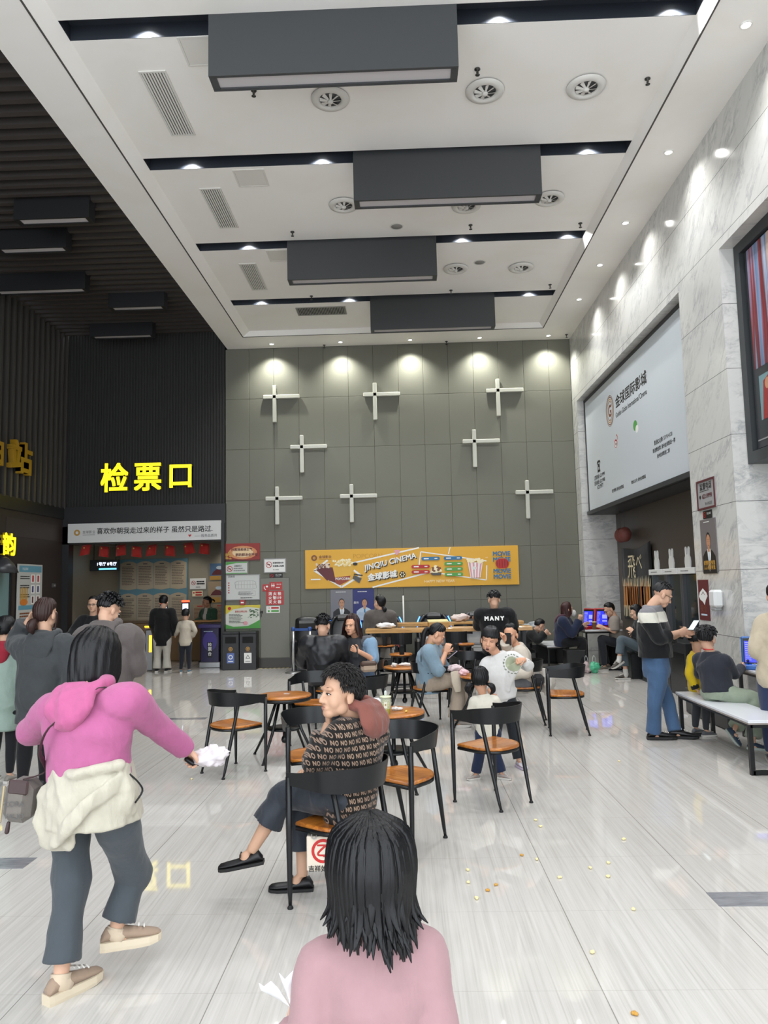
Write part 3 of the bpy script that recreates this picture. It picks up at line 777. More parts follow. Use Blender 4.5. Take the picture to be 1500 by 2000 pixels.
# --- notices at the left end of the wall
o, p = wall_sign('propaganda_sign', 'red and gold slogan sign at the top of the notices beside the gate', 'sign', -3.735, 2.21, -3.01, 2.57, pm('sign_crimson', '8d2a22'))
p.poly(ellipse(0, -.01, .30, .14, 20), pm('sign_glow', 'c9885a')); p.poly(ellipse(0, -.01, .22, .10, 18), pm('sign_glow2', 'e2c79c')); p.text('扫黑除恶扬正气', -.02, .055, P_MAR, width=.44, bold=.03); p.text('群防群治创平安', .08, -.055, P_MAR, width=.46, bold=.03)
p.polys([ellipse(-.31 + rn.uniform(-.05, .06), -.10 + rn.uniform(-.06, .1), .03, .025, 7) for _ in range(9)], P_GOLD); p.poly([(-.36, -.18), (.36, -.18), (.36, -.155), (.1, -.165), (-.36, -.14)], P_MAR); p.obj('print', o)
NOSMK = pm('sign_grey_white', 'c8cac6')
def no_smoking(p, x, z, r):
    p.ring(x, z, r * .8, r, P_RED); p.rect(x - r * .55, z - r * .12, x + r * .45, z + r * .14, P_BK); p.line([(x - r * .6, z + r * .6), (x + r * .6, z - r * .6)], r * .2, P_RED)
o, p = wall_sign('no_smoking_sign', 'green edged no smoking sign directly below the red slogan sign', 'sign', -3.73, 1.94, -3.28, 2.19, NOSMK)
p.rect(-.22, .1, .22, .122, P_GRN); p.rect(-.22, -.122, .22, -.105, P_GRN); p.poly([(-.22, .12), (.1, .12), (-.22, .06)], P_GRN); no_smoking(p, -.14, -.02, .06); p.text('温馨提示', .03, .04, P_DG, width=.16, bold=.01); p.lines(-.06, -.08, .2, .01, 2, P_GREY); p.obj('print', o)
o, p = wall_sign('no_smoking_sign', 'white no smoking sign alone above the grey cabinet door', 'sign', -2.935, 1.945, -2.47, 2.245, P_W, frame=P_GREY)
no_smoking(p, -.125, .02, .065); p.text('本场所室内外', .07, .055, P_BK, width=.23, bold=.03); p.text('全面禁止吸烟', .07, -.01, P_BK, width=.23, bold=.03); p.text('禁止吸烟', .02, -.085, P_DG, width=.12); p.obj('print', o)
o, p = wall_sign('small_sign', 'small black no smoking plate on top of the cabinet door frame', 'sign', -2.815, 1.84, -2.545, 1.928, P_BK)
no_smoking(p, -.085, 0, .035); p.text('禁止吸烟', .05, .015, P_W, width=.12); p.lines(-.01, -.03, .11, -.012, 1, P_GREY); p.obj('print', o)
o, p = wall_sign('floor_plan_sign', 'white evacuation floor plan in the middle of the notices above the bins', 'sign', -3.73, 1.395, -3.015, 1.925, NOSMK, frame=P_GREY)
p.text('疏散图', -.24, .225, P_DG, width=.14); p.line([(-.17, .1), (-.1, .13), (.22, .13), (.27, .1), (.28, -.02), (.2, -.04), (-.15, -.03), (-.17, .1)], .006, P_GREY)
for k in range(7): p.line([(-.15 + k * .06, .12), (-.15 + k * .06, -.02)], .004, P_GREY)
p.line([(-.16, .05), (.27, .06)], .005, P_GREY); p.line([(-.08, -.08), (.26, -.08), (.26, -.17), (-.06, -.17), (-.08, -.08)], .004, P_GREY)
p.polys([[(-.305, .08 - .05 * k), (-.28, .08 - .05 * k), (-.28, .105 - .05 * k), (-.305, .105 - .05 * k)] for k in range(5)], P_RED); p.lines(-.05, -.235, .28, -.2, 1, P_DG); p.lines(-.1, -.16, .25, -.09, 3, P_GREY); p.obj('print', o)
o, p = wall_sign('alarm_button', 'small red manual alarm point between floor plan and green poster', 'alarm', -3.43, 1.30, -3.33, 1.395, mat('alarm_red', 'a51d1d', 0.35), t=0.04)
p.rect(-.03, -.015, .03, .012, P_W); p.obj('print', o)
o, p = wall_sign('tree_poster', 'white poster with yellow and green corners directly above the bins', 'poster', -3.735, 0.81, -3.01, 1.295, pm('poster_pale', 'cfd2c6'))
p.poly([(-.36, .24), (.36, .24), (.36, .17), (.1, .2), (-.2, .16), (-.36, .05)], pm('poster_yellow', 'cdbb3d')); p.poly([(-.36, -.24), (.36, -.24), (.36, -.06), (.25, -.12), (.1, -.19), (-.2, -.2), (-.36, -.15)], P_GRN); p.disc(-.28, .175, .035, P_RED); p.disc(.05, -.13, .05, P_PINK, .04)
p.polys([ellipse(.22 + rn.uniform(-.1, .12), .06 + rn.uniform(-.08, .09), .022, .009, 7) for _ in range(26)], pm('leaf_dark', '3c5c3a')); p.line([(.1, -.02), (.3, .12)], .006, pm('leaf_dark', '3c5c3a')); p.text('居民文明公约', -.04, .11, P_RED, width=.25, bold=.02); p.lines(-.29, -.13, .02, .07, 7, P_DG, .35); p.obj('print', o)

# --- grey cabinet door with its fire signs
o = thing('cabinet_door', 'tall grey flush cabinet door with red fire signs, beside the black bins', 'cabinet', (-2.71, BF, 1.02))
GCAB = mat('cabinet_grey_paint', '77786e', 0.5)
MB().box((0, -0.008, 0), (0.60, 0.016, 1.62), 0, None, 0.003).obj('door', GCAB, o)
f = MB()
for s in (-1, 1): f.box((s * .308, -.006, 0), (.012, .012, 1.64)); f.box((0, -.006, s * .815), (.604, .012, .012))
f.obj('frame', mat('cabinet_edge', '5a5a52', 0.5), o)
h = MB().box((-.27, -.024, .12), (.05, .016, .05), 0, None, .004).box((-.275, -.022, .05), (.012, .012, .06)).obj('lock_handle', BLACKMET, o)
def door_sign(name, label, x0, z0, x1, z1, m):
    return wall_sign(name, label, 'sign', x0, z0, x1, z1, m, None, 0.004, BF - 0.0165)
RS = mat('fire_sign_red', 'b02323', 0.4)
o, p = door_sign('fire_sign', 'small red fire telephone sign at the left top of the cabinet door', -2.96, 1.565, -2.825, 1.71, RS); p.line([(-.03, .03), (-.035, -.01), (.0, -.04)], .014, P_W); p.rect(.0, .01, .045, .045, P_W); p.obj('print', o)
o, p = door_sign('fire_sign', 'red fire hydrant sign at the top of the cabinet door', -2.815, 1.595, -2.55, 1.755, RS); p.rect(-.09, -.03, -.075, .05, P_W); p.rect(-.05, -.03, -.035, .05, P_W); p.rect(-.1, .0, -.025, .015, P_W); p.text('消火栓', .06, .03, P_W, width=.1); p.lines(0, -.05, .11, -.02, 1, P_W); p.obj('print', o)
o, p = door_sign('fire_sign', 'largest red sign on the cabinet door, white fire alarm 119 characters', -2.885, 1.285, -2.525, 1.575, RS)
p.text('消 火 栓', .0, .085, P_W, width=.26, bold=.03); p.text('火 警119', .0, .0, P_W, width=.26, bold=.03); p.text('灭 火 器', .0, -.085, P_W, width=.26, bold=.03); p.obj('print', o)
o, p = door_sign('fire_sign', 'white sign with red and green bars, lowest on the cabinet door', -2.885, 1.12, -2.605, 1.26, P_W); p.rect(-.04, .015, .12, .05, P_RED); p.rect(-.04, -.05, .12, -.012, P_GRN); p.ring(-.09, .033, .015, .022, P_RED); p.rect(-.11, -.05, -.07, -.012, P_GRN); p.obj('print', o)

# --- ticket gate front
o, p = wall_sign('slogan_banner', 'long white slogan banner over the ticket gate opening', 'banner', -7.01, 2.655, -3.80, 3.055, pm('banner_grey_white', 'cfcfcd'), t=0.05, y=D - 0.10)
p.ring(-1.41, .01, .03, .065, P_GOLD); p.text('金球影业', -1.16, .02, P_DG, width=.27); p.rect(-1.29, -.045, -1.03, -.038, P_DG)
p.text('喜欢你朝我走过来的样子 虽然只是路过.', .22, .035, P_BK, width=2.42, bold=.012)
p.poly([(0.96 + a * .03, -.105 + b * .03) for a, b in ((0, -1), (1, .2), (.9, .8), (.4, .9), (0, .4), (-.4, .9), (-.9, .8), (-1, .2))], P_RED); p.text('——服务品质月', 1.29, -.11, P_DG, width=.46); p.obj('lettering', o)
for ch, x0, x1, z0, z1, lab in (('检', -6.34, -5.78, 3.72, 4.31, 'lit yellow sign character 检 over the gate, the left one'), ('票', -5.63, -5.08, 3.73, 4.29, 'lit yellow sign character 票 over the gate, the middle one'), ('口', -4.88, -4.44, 3.78, 4.24, 'lit yellow sign character 口 over the gate, the right one')):
    o = thing('sign_character', lab, 'sign', ((x0 + x1) / 2, D - 0.02, (z0 + z1) / 2), 0, 'lit gate sign characters')
    text_into(MB(), ch, (0, 0, 0), X, Z)
    b = MB(); text_into(b, ch, (0, -0.02, 0), X, Z, x1 - x0, z1 - z0, 0.022, 0.07); b.obj('box_letter', YEL_SIDE, o)
    b = MB(); text_into(b, ch, (0, -0.092, 0), X, Z, x1 - x0, z1 - z0, 0.022, 0.0); b.obj('lit_face', YEL_LIT, o)
o = thing('sign_character', 'unlit mustard box letter 站 on the slatted left wall', 'sign', (-7.10, 13.33, 4.13)); b = MB(); text_into(b, '站', (0, 0, 0), Y, Z, .70, .56, .03, .10); b.obj('box_letter', YEL_OFF, o)
o = thing('sign_character', 'unlit mustard box letter cut off by the left photo edge', 'sign', (-7.10, 12.36, 4.13)); b = MB(); text_into(b, '油', (0, 0, 0), Y, Z, .62, .5, .03, .10); b.obj('box_letter', YEL_OFF, o)
o = thing('sign_character', 'lit yellow character 韵 low on the brown left wall', 'sign', (-7.14, 13.12, 2.52)); b = MB(); text_into(b, '韵', (0, 0, 0), Y, Z, .42, .38, .03, .05); b.obj('box_letter', YEL_SIDE, o)
b = MB(); text_into(b, '韵', (0.052, 0, 0), Y, Z, .42, .38, .03, 0.0); b.obj('lit_face', YEL_LIT, o)
# drinks menu on the brown wall, lamp and display window
o = thing('menu_board', 'tall framed drinks menu poster on the brown left wall', 'poster', (-7.135, 13.95, 1.63))
MB().box((.012, 0, 0), (.024, .92, 1.10), 0, None, .004).obj('board', pm('menu_white', 'b9bab6'), o)
p = Print((.025, 0, 0), Y, Z); p.rect(-.42, .40, .42, .52, P_TEAL); p.text('饮品菜单', -.2, .46, P_W, height=.05); p.rect(-.42, -.30, .42, -.22, P_TEAL)
for k in range(3):
    for j in range(2):
        p.rect(.02 + j * .2, .20 - k * .2, .16 + j * .2, .36 - k * .2, P_W); p.rect(.06 + j * .2, .22 - k * .2, .12 + j * .2, .34 - k * .2, (P_RED, P_NAVY, P_MAR)[k]); p.lines(-.38, .26 - k * .17, -.02, .34 - k * .17, 2, P_DG, seed=k * 2 + j)
for k in range(5): p.poly([(-.36 + k * .05, -.15), (-.33 + k * .05, -.15), (-.34 + k * .06, .1 + .03 * (k % 2)), (-.37 + k * .06, .1)], pm('fries', 'c99a2b'))
p.disc(-.24, -.16, .14, P_OR, .06); p.lines(-.38, -.5, .1, -.34, 3, P_BRN); p.obj('print', o)
o = thing('wall_lamp', 'dark domed lamp above the window at the left photo edge', 'lamp', (-7.0, 12.80, 2.0))
MB().lathe((0, 0, 0), [(.02, .28), (.06, .26), (.16, .16), (.24, 0.0), (.225, 0.0), (.14, .14)], 24, 0, False).obj('shade', mat('dark_lamp_shade', '3a3a3d', 0.3), o)
MB().box((-.10, 0, .27), (.2, .03, .03)).obj('arm', BLACKMET, o)
wn = MB(); wn.box((-7.146, 12.75, 1.5), (.03, 1.0, 1.2)); wf = struct('window_1', wn, mat('cool_glass', '6f8a8a', 0.1))
fr = MB()
for s in (-1, 1): fr.box((-7.13, 12.75 + s * .5, 1.5), (.05, .05, 1.24)); fr.box((-7.13, 12.75, 1.5 + s * .6), (.05, 1.0, .05))
fr.obj('window_frame', BLACKMET, wf)
o = thing('wall_socket', 'small grey wall plate on the brown wall near the gate', 'switch', (-7.148, 14.95, 1.78)); MB().box((.008, 0, 0), (.016, .16, .08), 0, None, .003).obj('plate', P_DG, o); MB().box((.018, .02, 0), (.006, .06, .03)).obj('button', P_GREY, o)

# --- the corridor behind the gate
o, p = wall_sign('notice_board', 'large blue and cream notice board with eight curved panels behind the gate', 'notice board', -7.15, 0.80, -5.43, 2.42, pm('board_teal', '5d8896'), t=0.03, y=18.49)
for r in range(2):
    for c in range(4):
        x0, z0 = -.84 + c * .42, -.76 + (1 - r) * .80; w_, h_ = .41, .72
        p.poly([(x0, z0 + .03), (x0 + w_ / 2, z0), (x0 + w_, z0 + .03), (x0 + w_, z0 + h_ - .06), (x0 + w_ * .75, z0 + h_ - .015), (x0 + w_ / 2, z0 + h_), (x0 + w_ * .25, z0 + h_ - .015), (x0, z0 + h_ - .06)], pm('board_cream', 'b3a48c'))
        p.rect(x0 + .15, z0 + h_ - .085, x0 + .26, z0 + h_ - .06, P_DG); p.lines(x0 + .04, z0 + .12, x0 + w_ - .04, z0 + h_ - .12, 12, pm('board_ink', '6b5f55'), .45, .25, r * 4 + c)
p.obj('print', o)
o, p = wall_sign('no_smoking_sign', 'white no smoking sign right of the notice board behind the gate', 'sign', -5.38, 1.64, -4.98, 1.91, P_W, y=18.49); no_smoking(p, -.11, .02, .055); p.lines(-.03, -.03, .18, .08, 2, P_BK, .6, .1); p.lines(-.05, -.1, .1, -.07, 1, P_DG); p.obj('print', o)
o, p = wall_sign('small_sign', 'small red striped sign below the no smoking sign behind the gate', 'sign', -5.32, 1.46, -5.06, 1.60, P_CREAM, y=18.49); p.rect(-.05, .01, .11, .05, P_RED); p.rect(-.05, -.05, .11, -.015, P_RED); p.disc(-.09, .02, .02, P_RED); p.obj('print', o)
for x0, z0, x1, z1, m_, lab in ((-4.88, 1.86, -4.50, 2.27, pm('poster_sky', '4b6a8d'), 'colourful scenic poster high at the right behind the gate'), (-4.92, 1.30, -4.50, 1.82, pm('sheet_tan', 'a08c70'), 'pale text sheet under the scenic poster behind the gate'), (-5.30, .86, -4.95, 1.26, pm('sheet_tan', 'a08c70'), 'pale text sheet behind the ticket desk, left'), (-4.80, .86, -4.46, 1.26, pm('sheet_tan', 'a08c70'), 'pale text sheet behind the ticket desk, right')):
    o, p = wall_sign('wall_poster', lab, 'poster', x0, z0, x1, z1, m_, y=18.49); w_, h_ = x1 - x0, z1 - z0
    if 'scenic' in lab: p.poly([(-w_ / 2, -h_ / 2), (w_ / 2, -h_ / 2), (w_ / 2, -h_ / 4), (-w_ / 2, -h_ / 4)], P_GOLD); p.poly([(-.15, -.08), (.15, -.08), (.1, .03), (-.02, .06), (-.1, .0)], P_MAR); p.disc(.05, .1, .08, P_LB, .04)
    else: p.lines(-w_ * .42, -h_ * .4, w_ * .42, h_ * .3, 9, P_BRN, .4); p.rect(-w_ * .2, h_ * .36, w_ * .2, h_ * .42, P_RED)
    p.obj('print', o)
# string of red flags
fx = [-6.86, -6.48, -6.12, -5.78, -5.43, -5.05, -4.66, -4.30]
WIRE = mat('thin_wire', '555555', 0.5)
tag(MB().tube([(-7.15, 15.85, 2.64), (-6.2, 15.85, 2.60), (-5.4, 15.85, 2.585), (-4.6, 15.85, 2.61), (-3.65, 15.85, 2.65)], .004, 6).obj('flag_string', WIRE), 'thin cord with red flags strung across the gate opening', 'string')
FLAG = cloth('a3261f', 0.7, name='flag_red')
for i, x in enumerate(fx):
    lab = ['first red flag on the cord, nearest the dark left side', 'second red flag on the cord from the left', 'third red flag on the cord from the left', 'fourth red flag on the cord, left of the middle', 'fifth red flag on the cord, right of the middle', 'third red flag on the cord from the right', 'second red flag on the cord from the right', 'last red flag on the cord, under the bright lamp'][i]
    zt = float(np.interp(x, [-7.15, -6.2, -5.4, -4.6, -3.65], [2.64, 2.60, 2.585, 2.61, 2.65])) + .012
    o = thing('red_flag', lab, 'flag', (x, 15.85, zt), 0, 'red flags across the gate')
    b = MB(); n_ = 6; sk = rn.uniform(-.06, .06); vs = []
    for a in range(n_):
        for c in range(4):
            u_, v_ = a / (n_ - 1), c / 3
            vs.append((-.1 + .2 * u_ + sk * v_ + .02 * v_ * (u_ - .5), .02 * math.sin(u_ * 6 + i) * (v_ + .2), -.23 * v_ - .03 * u_ * (1 if i % 2 else -1)))
    b.add(vs, [(a * 4 + c, (a + 1) * 4 + c, (a + 1) * 4 + c + 1, a * 4 + c + 1) for a in range(n_ - 1) for c in range(3)]); fo = b.obj('cloth', FLAG, o)
    md = fo.modifiers.new('s', 'SOLIDIFY'); md.thickness = .003
    Print((-.05, -.03, -.06), X, Z).disc(0, 0, .02, P_GOLD, None, 5).obj('star', o)
o = thing('hanging_screen', 'black hanging screen with white lit text behind the gate', 'screen', (-6.77, 16.6, 2.12)); MB().box((0, 0, .1), (.66, .06, .25), 0, None, .006).obj('case', BLACKMET, o)
b = MB()
for s in (-1, 1): b.box((s * .25, 0, .53), (.015, .015, .62))
b.obj('hanger', BLACKMET, o)
LITW = mat('screen_white', 'dfe8ff', 0.5, emit='dfe8ff', estr=1.5); LITC = mat('screen_cyan', '6fd0ff', 0.5, emit='6fd0ff', estr=1.4)
p = Print((0, -.031, .1), X, Z); p.text('1号厅 8号厅', .06, .03, LITW, width=.44, bold=.02); p.rect(-.12, -.1, .28, -.065, LITC); p.obj('display', o)
# ticket desk, podium and turnstiles
WDESK = mat('ticket_desk_wood', '8a6a44', 0.4); STEEL = mat('brushed_steel', 'a8a9aa', 0.3, metal=0.9)
o = thing('ticket_counter', 'long wooden ticket counter in front of the notice board', 'counter', (-5.55, 17.55, 0)); MB().box((0, 0, .44), (2.6, .5, .88), 0, None, .01).obj('body', WDESK, o); MB().box((0, 0, .905), (2.7, .58, .05), 0, None, .008).obj('worktop', mat('counter_top', '6d5a45', 0.3), o)
o = thing('ticket_desk', 'small wooden ticket desk beside the purple podium', 'desk', (-4.15, 16.42, 0)); MB().box((0, 0, .46), (.7, .3, .92), 0, None, .01).obj('body', mat('desk_dark', '3f342b', 0.4), o); MB().box((-.05, 0, .94), (.9, .38, .04), 0, None, .008).obj('worktop', mat('desk_top_tan', 'a87b48', 0.35), o)
o = thing('podium', 'dark purple ticket check podium reading 检票台', 'podium', (-4.13, 15.78, 0))
MB().box((0, 0, .06), (.44, .30, .12), 0, None, .01).obj('plinth', STEEL, o); MB().box((0, 0, .47), (.38, .26, .72), 0, None, .008).obj('body', mat('podium_purple', '272148', 0.35), o); MB().box((0, 0, .86), (.50, .34, .08), 0, None, .012).obj('top', mat('podium_top', '3d3566', 0.35), o)
p = Print((0, -.131, .47), X, Z); p.disc(0, .08, .15, pm('podium_glow', '453a86'), .2); p.rect(-.055, -.26, .055, .06, P_BK)
for k, ch in enumerate('检票台'): p.text(ch, 0, 0.01 - k * .095, P_W, height=.075, bold=.02)
p.lines(-.13, .27, .13, .3, 1, P_LB); p.obj('lettering', o)
GOLDLIT = mat('turnstile_amber', 'ffb21c', 0.5, emit='ffb21c', estr=5); GRNLIT = mat('turnstile_green', '49e070', 0.5, emit='49e070', estr=1.6); REDLIT = mat('scanner_red', 'ff5a3c', 0.5, emit='ff5030', estr=2.2); BLULIT = mat('floor_blue_led', '3a4cff', 0.5, emit='3a4cff', estr=3)
for x, lab in ((-5.28, 'steel turnstile post with amber and green light bars, left of white trousers'), (-6.62, 'steel turnstile post with an amber lamp, between the two hooded people')):
    o = thing('turnstile', lab, 'turnstile', (x, 15.35, 0), 0, 'ticket turnstiles')
    MB().box((0, .45, .42), (.17, 1.1, .84), 0, None, .02).obj('body', STEEL, o); MB().box((0, .45, .865), (.19, 1.14, .05), 0, None, .012).obj('lid', mat('turnstile_lid', '77746d', 0.3), o)
    MB().box((.03, -.106, .55), (.05, .008, .34), 0, None, .003).obj('amber_light', GOLDLIT, o); MB().box((-.03, -.13, .90), (.1, .05, .03), 0, None, .01).obj('amber_cap', GOLDLIT, o); MB().box((.0, .78, .10), (.1, .6, .012)).obj('base', BLACKMET, o)
    MB().box((.175, -.02, .50), (.012, .02, .26)).obj('green_light', GRNLIT, o); MB().box((.13, .0, .50), (.10, .012, .3), 0, None, .003).obj('wing', mat('wing_glass', '8aa79a', 0.15), o)
for x, y, z, lab in ((-5.10, 15.62, 1.17, 'face scanner with red cap and white screen on the turnstile'), (-4.72, 15.9, 1.19, 'ticket scanner with red cap above the child at the gate')):
    o = thing('gate_scanner', lab, 'scanner', (x, y, .90 if x < -5 else .0)); zz = z - (.90 if x < -5 else 0)
    MB().tube([(0, 0, -.01 if x < -5 else 0), (0, 0, zz)], .018, 10).obj('post', STEEL, o); MB().box((0, 0, zz + .06), (.16, .03, .24), 0, None, .01).obj('case', BLACKMET, o); MB().box((0, 0, zz + .20), (.17, .05, .04), 0, None, .012).obj('red_cap', REDLIT, o); MB().box((0, -.017, zz + .06), (.12, .004, .18)).obj('screen', LITW, o)
o = thing('led_strip', 'two blue lights on a floor bar by the turnstile', 'light', (-5.75, 15.5, 0)); MB().box((0, 0, .012), (.75, .06, .024)).obj('bar', BLACKMET, o); MB().box((-.12, -.032, .014), (.1, .004, .014)).box((.2, -.032, .014), (.12, .004, .014)).obj('lights', BLULIT, o)
o = thing('pedestal_sign', 'red dressed display stand at the dark left side of the gate', 'display', (-6.96, 17.3, 0)); MB().lathe((0, 0, 0), [(.16, 0), (.16, .02), (.02, .03), (.02, 1.1)], 18).obj('stand', BLACKMET, o); MB().lathe((0, 0, .95), [(.13, 0), (.14, .2), (.1, .42), (.03, .5)], 16).obj('drape', cloth('4a1b1e'), o); MB().ball((0, 0, 1.55), (.07, .07, .1)).obj('head', pm('bust_grey', '77716b'), o)
o = thing('carton_stack', 'pale red printed cartons beside the glasses man', 'box', (-6.85, 16.7, 0)); MB().box((0, 0, .6), (.36, .3, 1.2), 0, None, .006).obj('lower_carton', pm('carton', '8d5a48'), o); MB().box((.03, 0, 1.29), (.26, .26, .18), 0, None, .006).obj('upper_carton', pm('carton2', '96634f'), o)

# ================================================================== RIGHT WALL
DKF = mat('dark_box_frame', '2f3234', 0.45)
BANNER = mat('grey_white_banner_vinyl', 'c3cacf', 0.35)
o = thing('billboard', 'big pale grey cinema billboard with golden G logo in the marble wall', 'billboard', (3.70, 12.16, 4.1))
b = MB(); b.box((.30, 0, .02), (.50, 5.64, 2.34)); b.box((.045, 2.79, .02), (.05, .06, 2.34)); b.box((.045, 0, 1.16), (.05, 5.64, .06)); b.box((.03, 0, -1.115), (.09, 5.64, .07)); b.obj('housing', DKF, o)
MB().box((.035, -.03, .02), (.02, 5.54, 2.22), 0, None, .004).obj('banner_sheet', BANNER, o)
def rb(y, z): return (12.16 - y, z - 4.1)
def bp(): return Print((.0245, 0, 0), -Y, Z)
p = bp(); cx_, cz_ = rb(13.14, 4.65)
for r0, r1, m_ in ((.16, .175, P_BRN), (.195, .215, P_GOLD), (.235, .255, P_BRN), (.27, .28, P_BRN)): p.ring(cx_, cz_, r0, r1, m_, 36, 0.9)
p.text('G', cx_, cz_, P_BRN, height=.2, bold=.03); p.obj('spiral_logo', o)
bp().text('金球国际影城', *rb(11.94, 4.71), P_BK, width=1.66, height=.21, bold=.02).obj('title_lettering', o)
bp().text('Golden Globe International Cinema', *rb(11.96, 4.485), P_BK, width=1.66, height=.085, bold=.015).obj('subtitle_lettering', o)
p = bp(); x_, z_ = rb(12.88, 4.06); p.disc(x_, z_ - .05, .09, P_RED, .075); p.disc(x_, z_ - .06, .065, P_W, .055); p.disc(x_ + .01, z_ - .06, .028, P_BK); p.line([(x_ + .05, z_ + .1), (x_ + .11, z_ + .06), (x_ + .12, z_)], .022, P_RED); p.obj('red_eye_icon', o)
p = bp(); x_, z_ = rb(11.75, 4.06); p.disc(x_ - .02, z_ + .03, .1, P_GRN, .085); p.disc(x_ + .06, z_ - .04, .075, P_W, .06); p.obj('green_chat_icon', o)
p = bp(); x_, z_ = rb(14.07, 3.79); p.line([(x_ - .11, z_ + .06), (x_ - .08, z_ + .1), (x_ + .08, z_ + .1), (x_ + .11, z_ + .06)], .045, P_BK); p.poly([(x_ - .06, z_ + .06), (x_ + .06, z_ + .06), (x_ + .1, z_ - .1), (x_ - .1, z_ - .1)], P_BK); p.disc(x_, z_ - .03, .03, BANNER); p.obj('telephone_icon', o)
for body, y, z, w_ in (('影迷QQ群: 571914120', 10.56, 3.64, .74), ('影迷微信群: 泉州金球影迷一群', 10.55, 3.535, .92), ('泉州金球影迷二群', 10.58, 3.43, .52), ('订票热线: 62219999', 14.06, 3.615, .76), ('投诉热线: 62219988', 14.06, 3.51, .76), ('62219977', 14.03, 3.415, .42), ('官方微博: 泉州金球影城', 12.91, 3.22, .70), ('微信公众号: 泉州金球影城', 11.76, 3.22, .72)):
    bp().text(body, *rb(y, z), P_BK, width=w_, bold=.02).obj('contact_lettering', o)

def curtain_print():
    m = mat('print_stage_curtain', '39506e', 0.4)
    t = NT(m); x, y, z = t.sep(t.coord())
    n = t.noise(t.comb(t.math('MULTIPLY', y, 3.6), 0.0, t.math('MULTIPLY', z, 0.12)), 1.0, 3, 0.6)
    c = t.ramp(n, [(0.30, '171c28'), (0.40, '4e6f9c'), (0.45, 'a9b6cc'), (0.50, '5c1c26'), (0.55, '8a3136'), (0.61, '8298bb'), (0.72, '2a3246')])
    d = t.math('ADD', t.math('POWER', t.math('MULTIPLY', t.math('SUBTRACT', y, 1.95), 3.2), 2), t.math('POWER', t.math('MULTIPLY', t.math('SUBTRACT', z, .85), 1.6), 2))
    g = t.math('SUBTRACT', 1.0, t.math('MULTIPLY', d, 1.6), clamp=True)
    c = t.mix(g, c, srgb('e8b04a'))
    zz = t.math('MULTIPLY', t.math('SUBTRACT', .2, z), 0.9, clamp=True)
    c = t.mix(zz, c, srgb('141a26'))
    t.l.new(c, bsdf(m).inputs['Base Color']); return m
o = thing('movie_billboard', 'movie billboard with blue and red curtain print at the right photo edge', 'billboard', (3.74, 5.27, 4.08))
b = MB(); b.box((.29, 0, .0), (.46, 5.58, 2.44)); 
for s in (-1, 1): b.box((.03, s * 2.73, 0), (.06, .12, 2.44)); b.box((.03, 0, s * 1.16), (.06, 5.34, .12))
b.obj('housing', DKF, o)
MB().box((.05, -.02, .0), (.02, 5.3, 2.16)).obj('poster_sheet', pm('poster_charcoal', '24272b', 0.35), o)
p = Print((.0385, 0, 0), -Y, Z)
ps = Print((.0385, 0, 0), -Y, Z); ps.rect(-2.58, -.24, 2.55, 1.08, curtain_print()); ps.obj('curtain_artwork', o)
p.rect(-2.50, -.80, 2.5, -.33, pm('art_teal', '6f8f94'))
for k, (m_, a) in enumerate((('8f2e2a', -2.46), ('31454d', -2.30), ('6f3a2c', -2.12), ('c9a98c', -1.98), ('4a3528', -1.80), ('a8784f', -1.6), ('2e3a4a', -1.3), ('8b3b33', -1.0))):
    p.poly([(a, -.80), (a + .2, -.80), (a + .26, -.5), (a + .16, -.36), (a + .05, -.4)], pm('art%d' % k, m_)); p.disc(a + .13, -.44, .05, P_SKIN, .06)
p.line([(-2.6, -1.0), (2.6, -1.0)], .015, P_GREY); p.obj('film_strip_artwork', o)

def rsign(name, label, cat, y0, z0, y1, z1, m, t=0.01, frame=None):
    o = thing(name, label, cat, (XR - 0.001, (y0 + y1) / 2, (z0 + z1) / 2)); w, h = abs(y1 - y0), z1 - z0
    MB().box((-t / 2, 0, 0), (t, w, h), 0, None, .002).obj('board', m, o)
    if frame:
        f = MB()
        for s in (-1, 1): f.box((-t - .004, s * (w / 2 - .012), 0), (.01, .024, h)); f.box((-t - .004, 0, s * (h / 2 - .012)), (.01, w - .048, .024))
        f.obj('frame', frame, o)
    return o, Print((-t - .001, 0, 0), -Y, Z)
o, p = rsign('plaque', 'grey complaint hotline plaque with dark red frame on the marble pier', 'plaque', 9.09, 2.455, 8.57, 2.81, pm('plaque_grey', '9a9a9a'), frame=pm('plaque_frame', '55262a'))
p.text('监督电话', 0, .10, P_BK, width=.34, bold=.02); p.lines(-.18, .035, .18, .055, 1, P_DG); p.text('62219999', .03, -.02, P_MAR, width=.28, bold=.02); p.disc(-.17, -.02, .022, P_BK); p.text('泉州市监督', .06, -.11, P_DG, width=.2); p.obj('print', o)
o, p = rsign('small_sign', 'little black no smoking plate under the grey plaque', 'sign', 8.96, 2.345, 8.71, 2.44, P_BK); no_smoking(p, -.075, 0, .035); p.text('禁止吸烟', .05, .01, P_W, width=.11); p.obj('print', o)
o, p = rsign('portrait_poster', 'tall dark poster of a suited man on the marble pier', 'poster', 9.07, 1.71, 8.625, 2.34, pm('poster_grey_brown', '6d6868'))
portrait(p, .44, .66, P_BK, P_W, P_LB); p.text('疫情防控有我', .0, -.20, P_GOLD, width=.32, bold=.04); p.text('人人有责有我', .0, -.255, P_GOLD, width=.32, bold=.04); p.lines(-.1, .27, .12, .29, 1, P_W); p.obj('print', o)
o, p = rsign('maroon_poster', 'narrow maroon poster with white hands, low on the marble pier', 'poster', 9.25, 1.14, 8.95, 1.625, P_MAR)
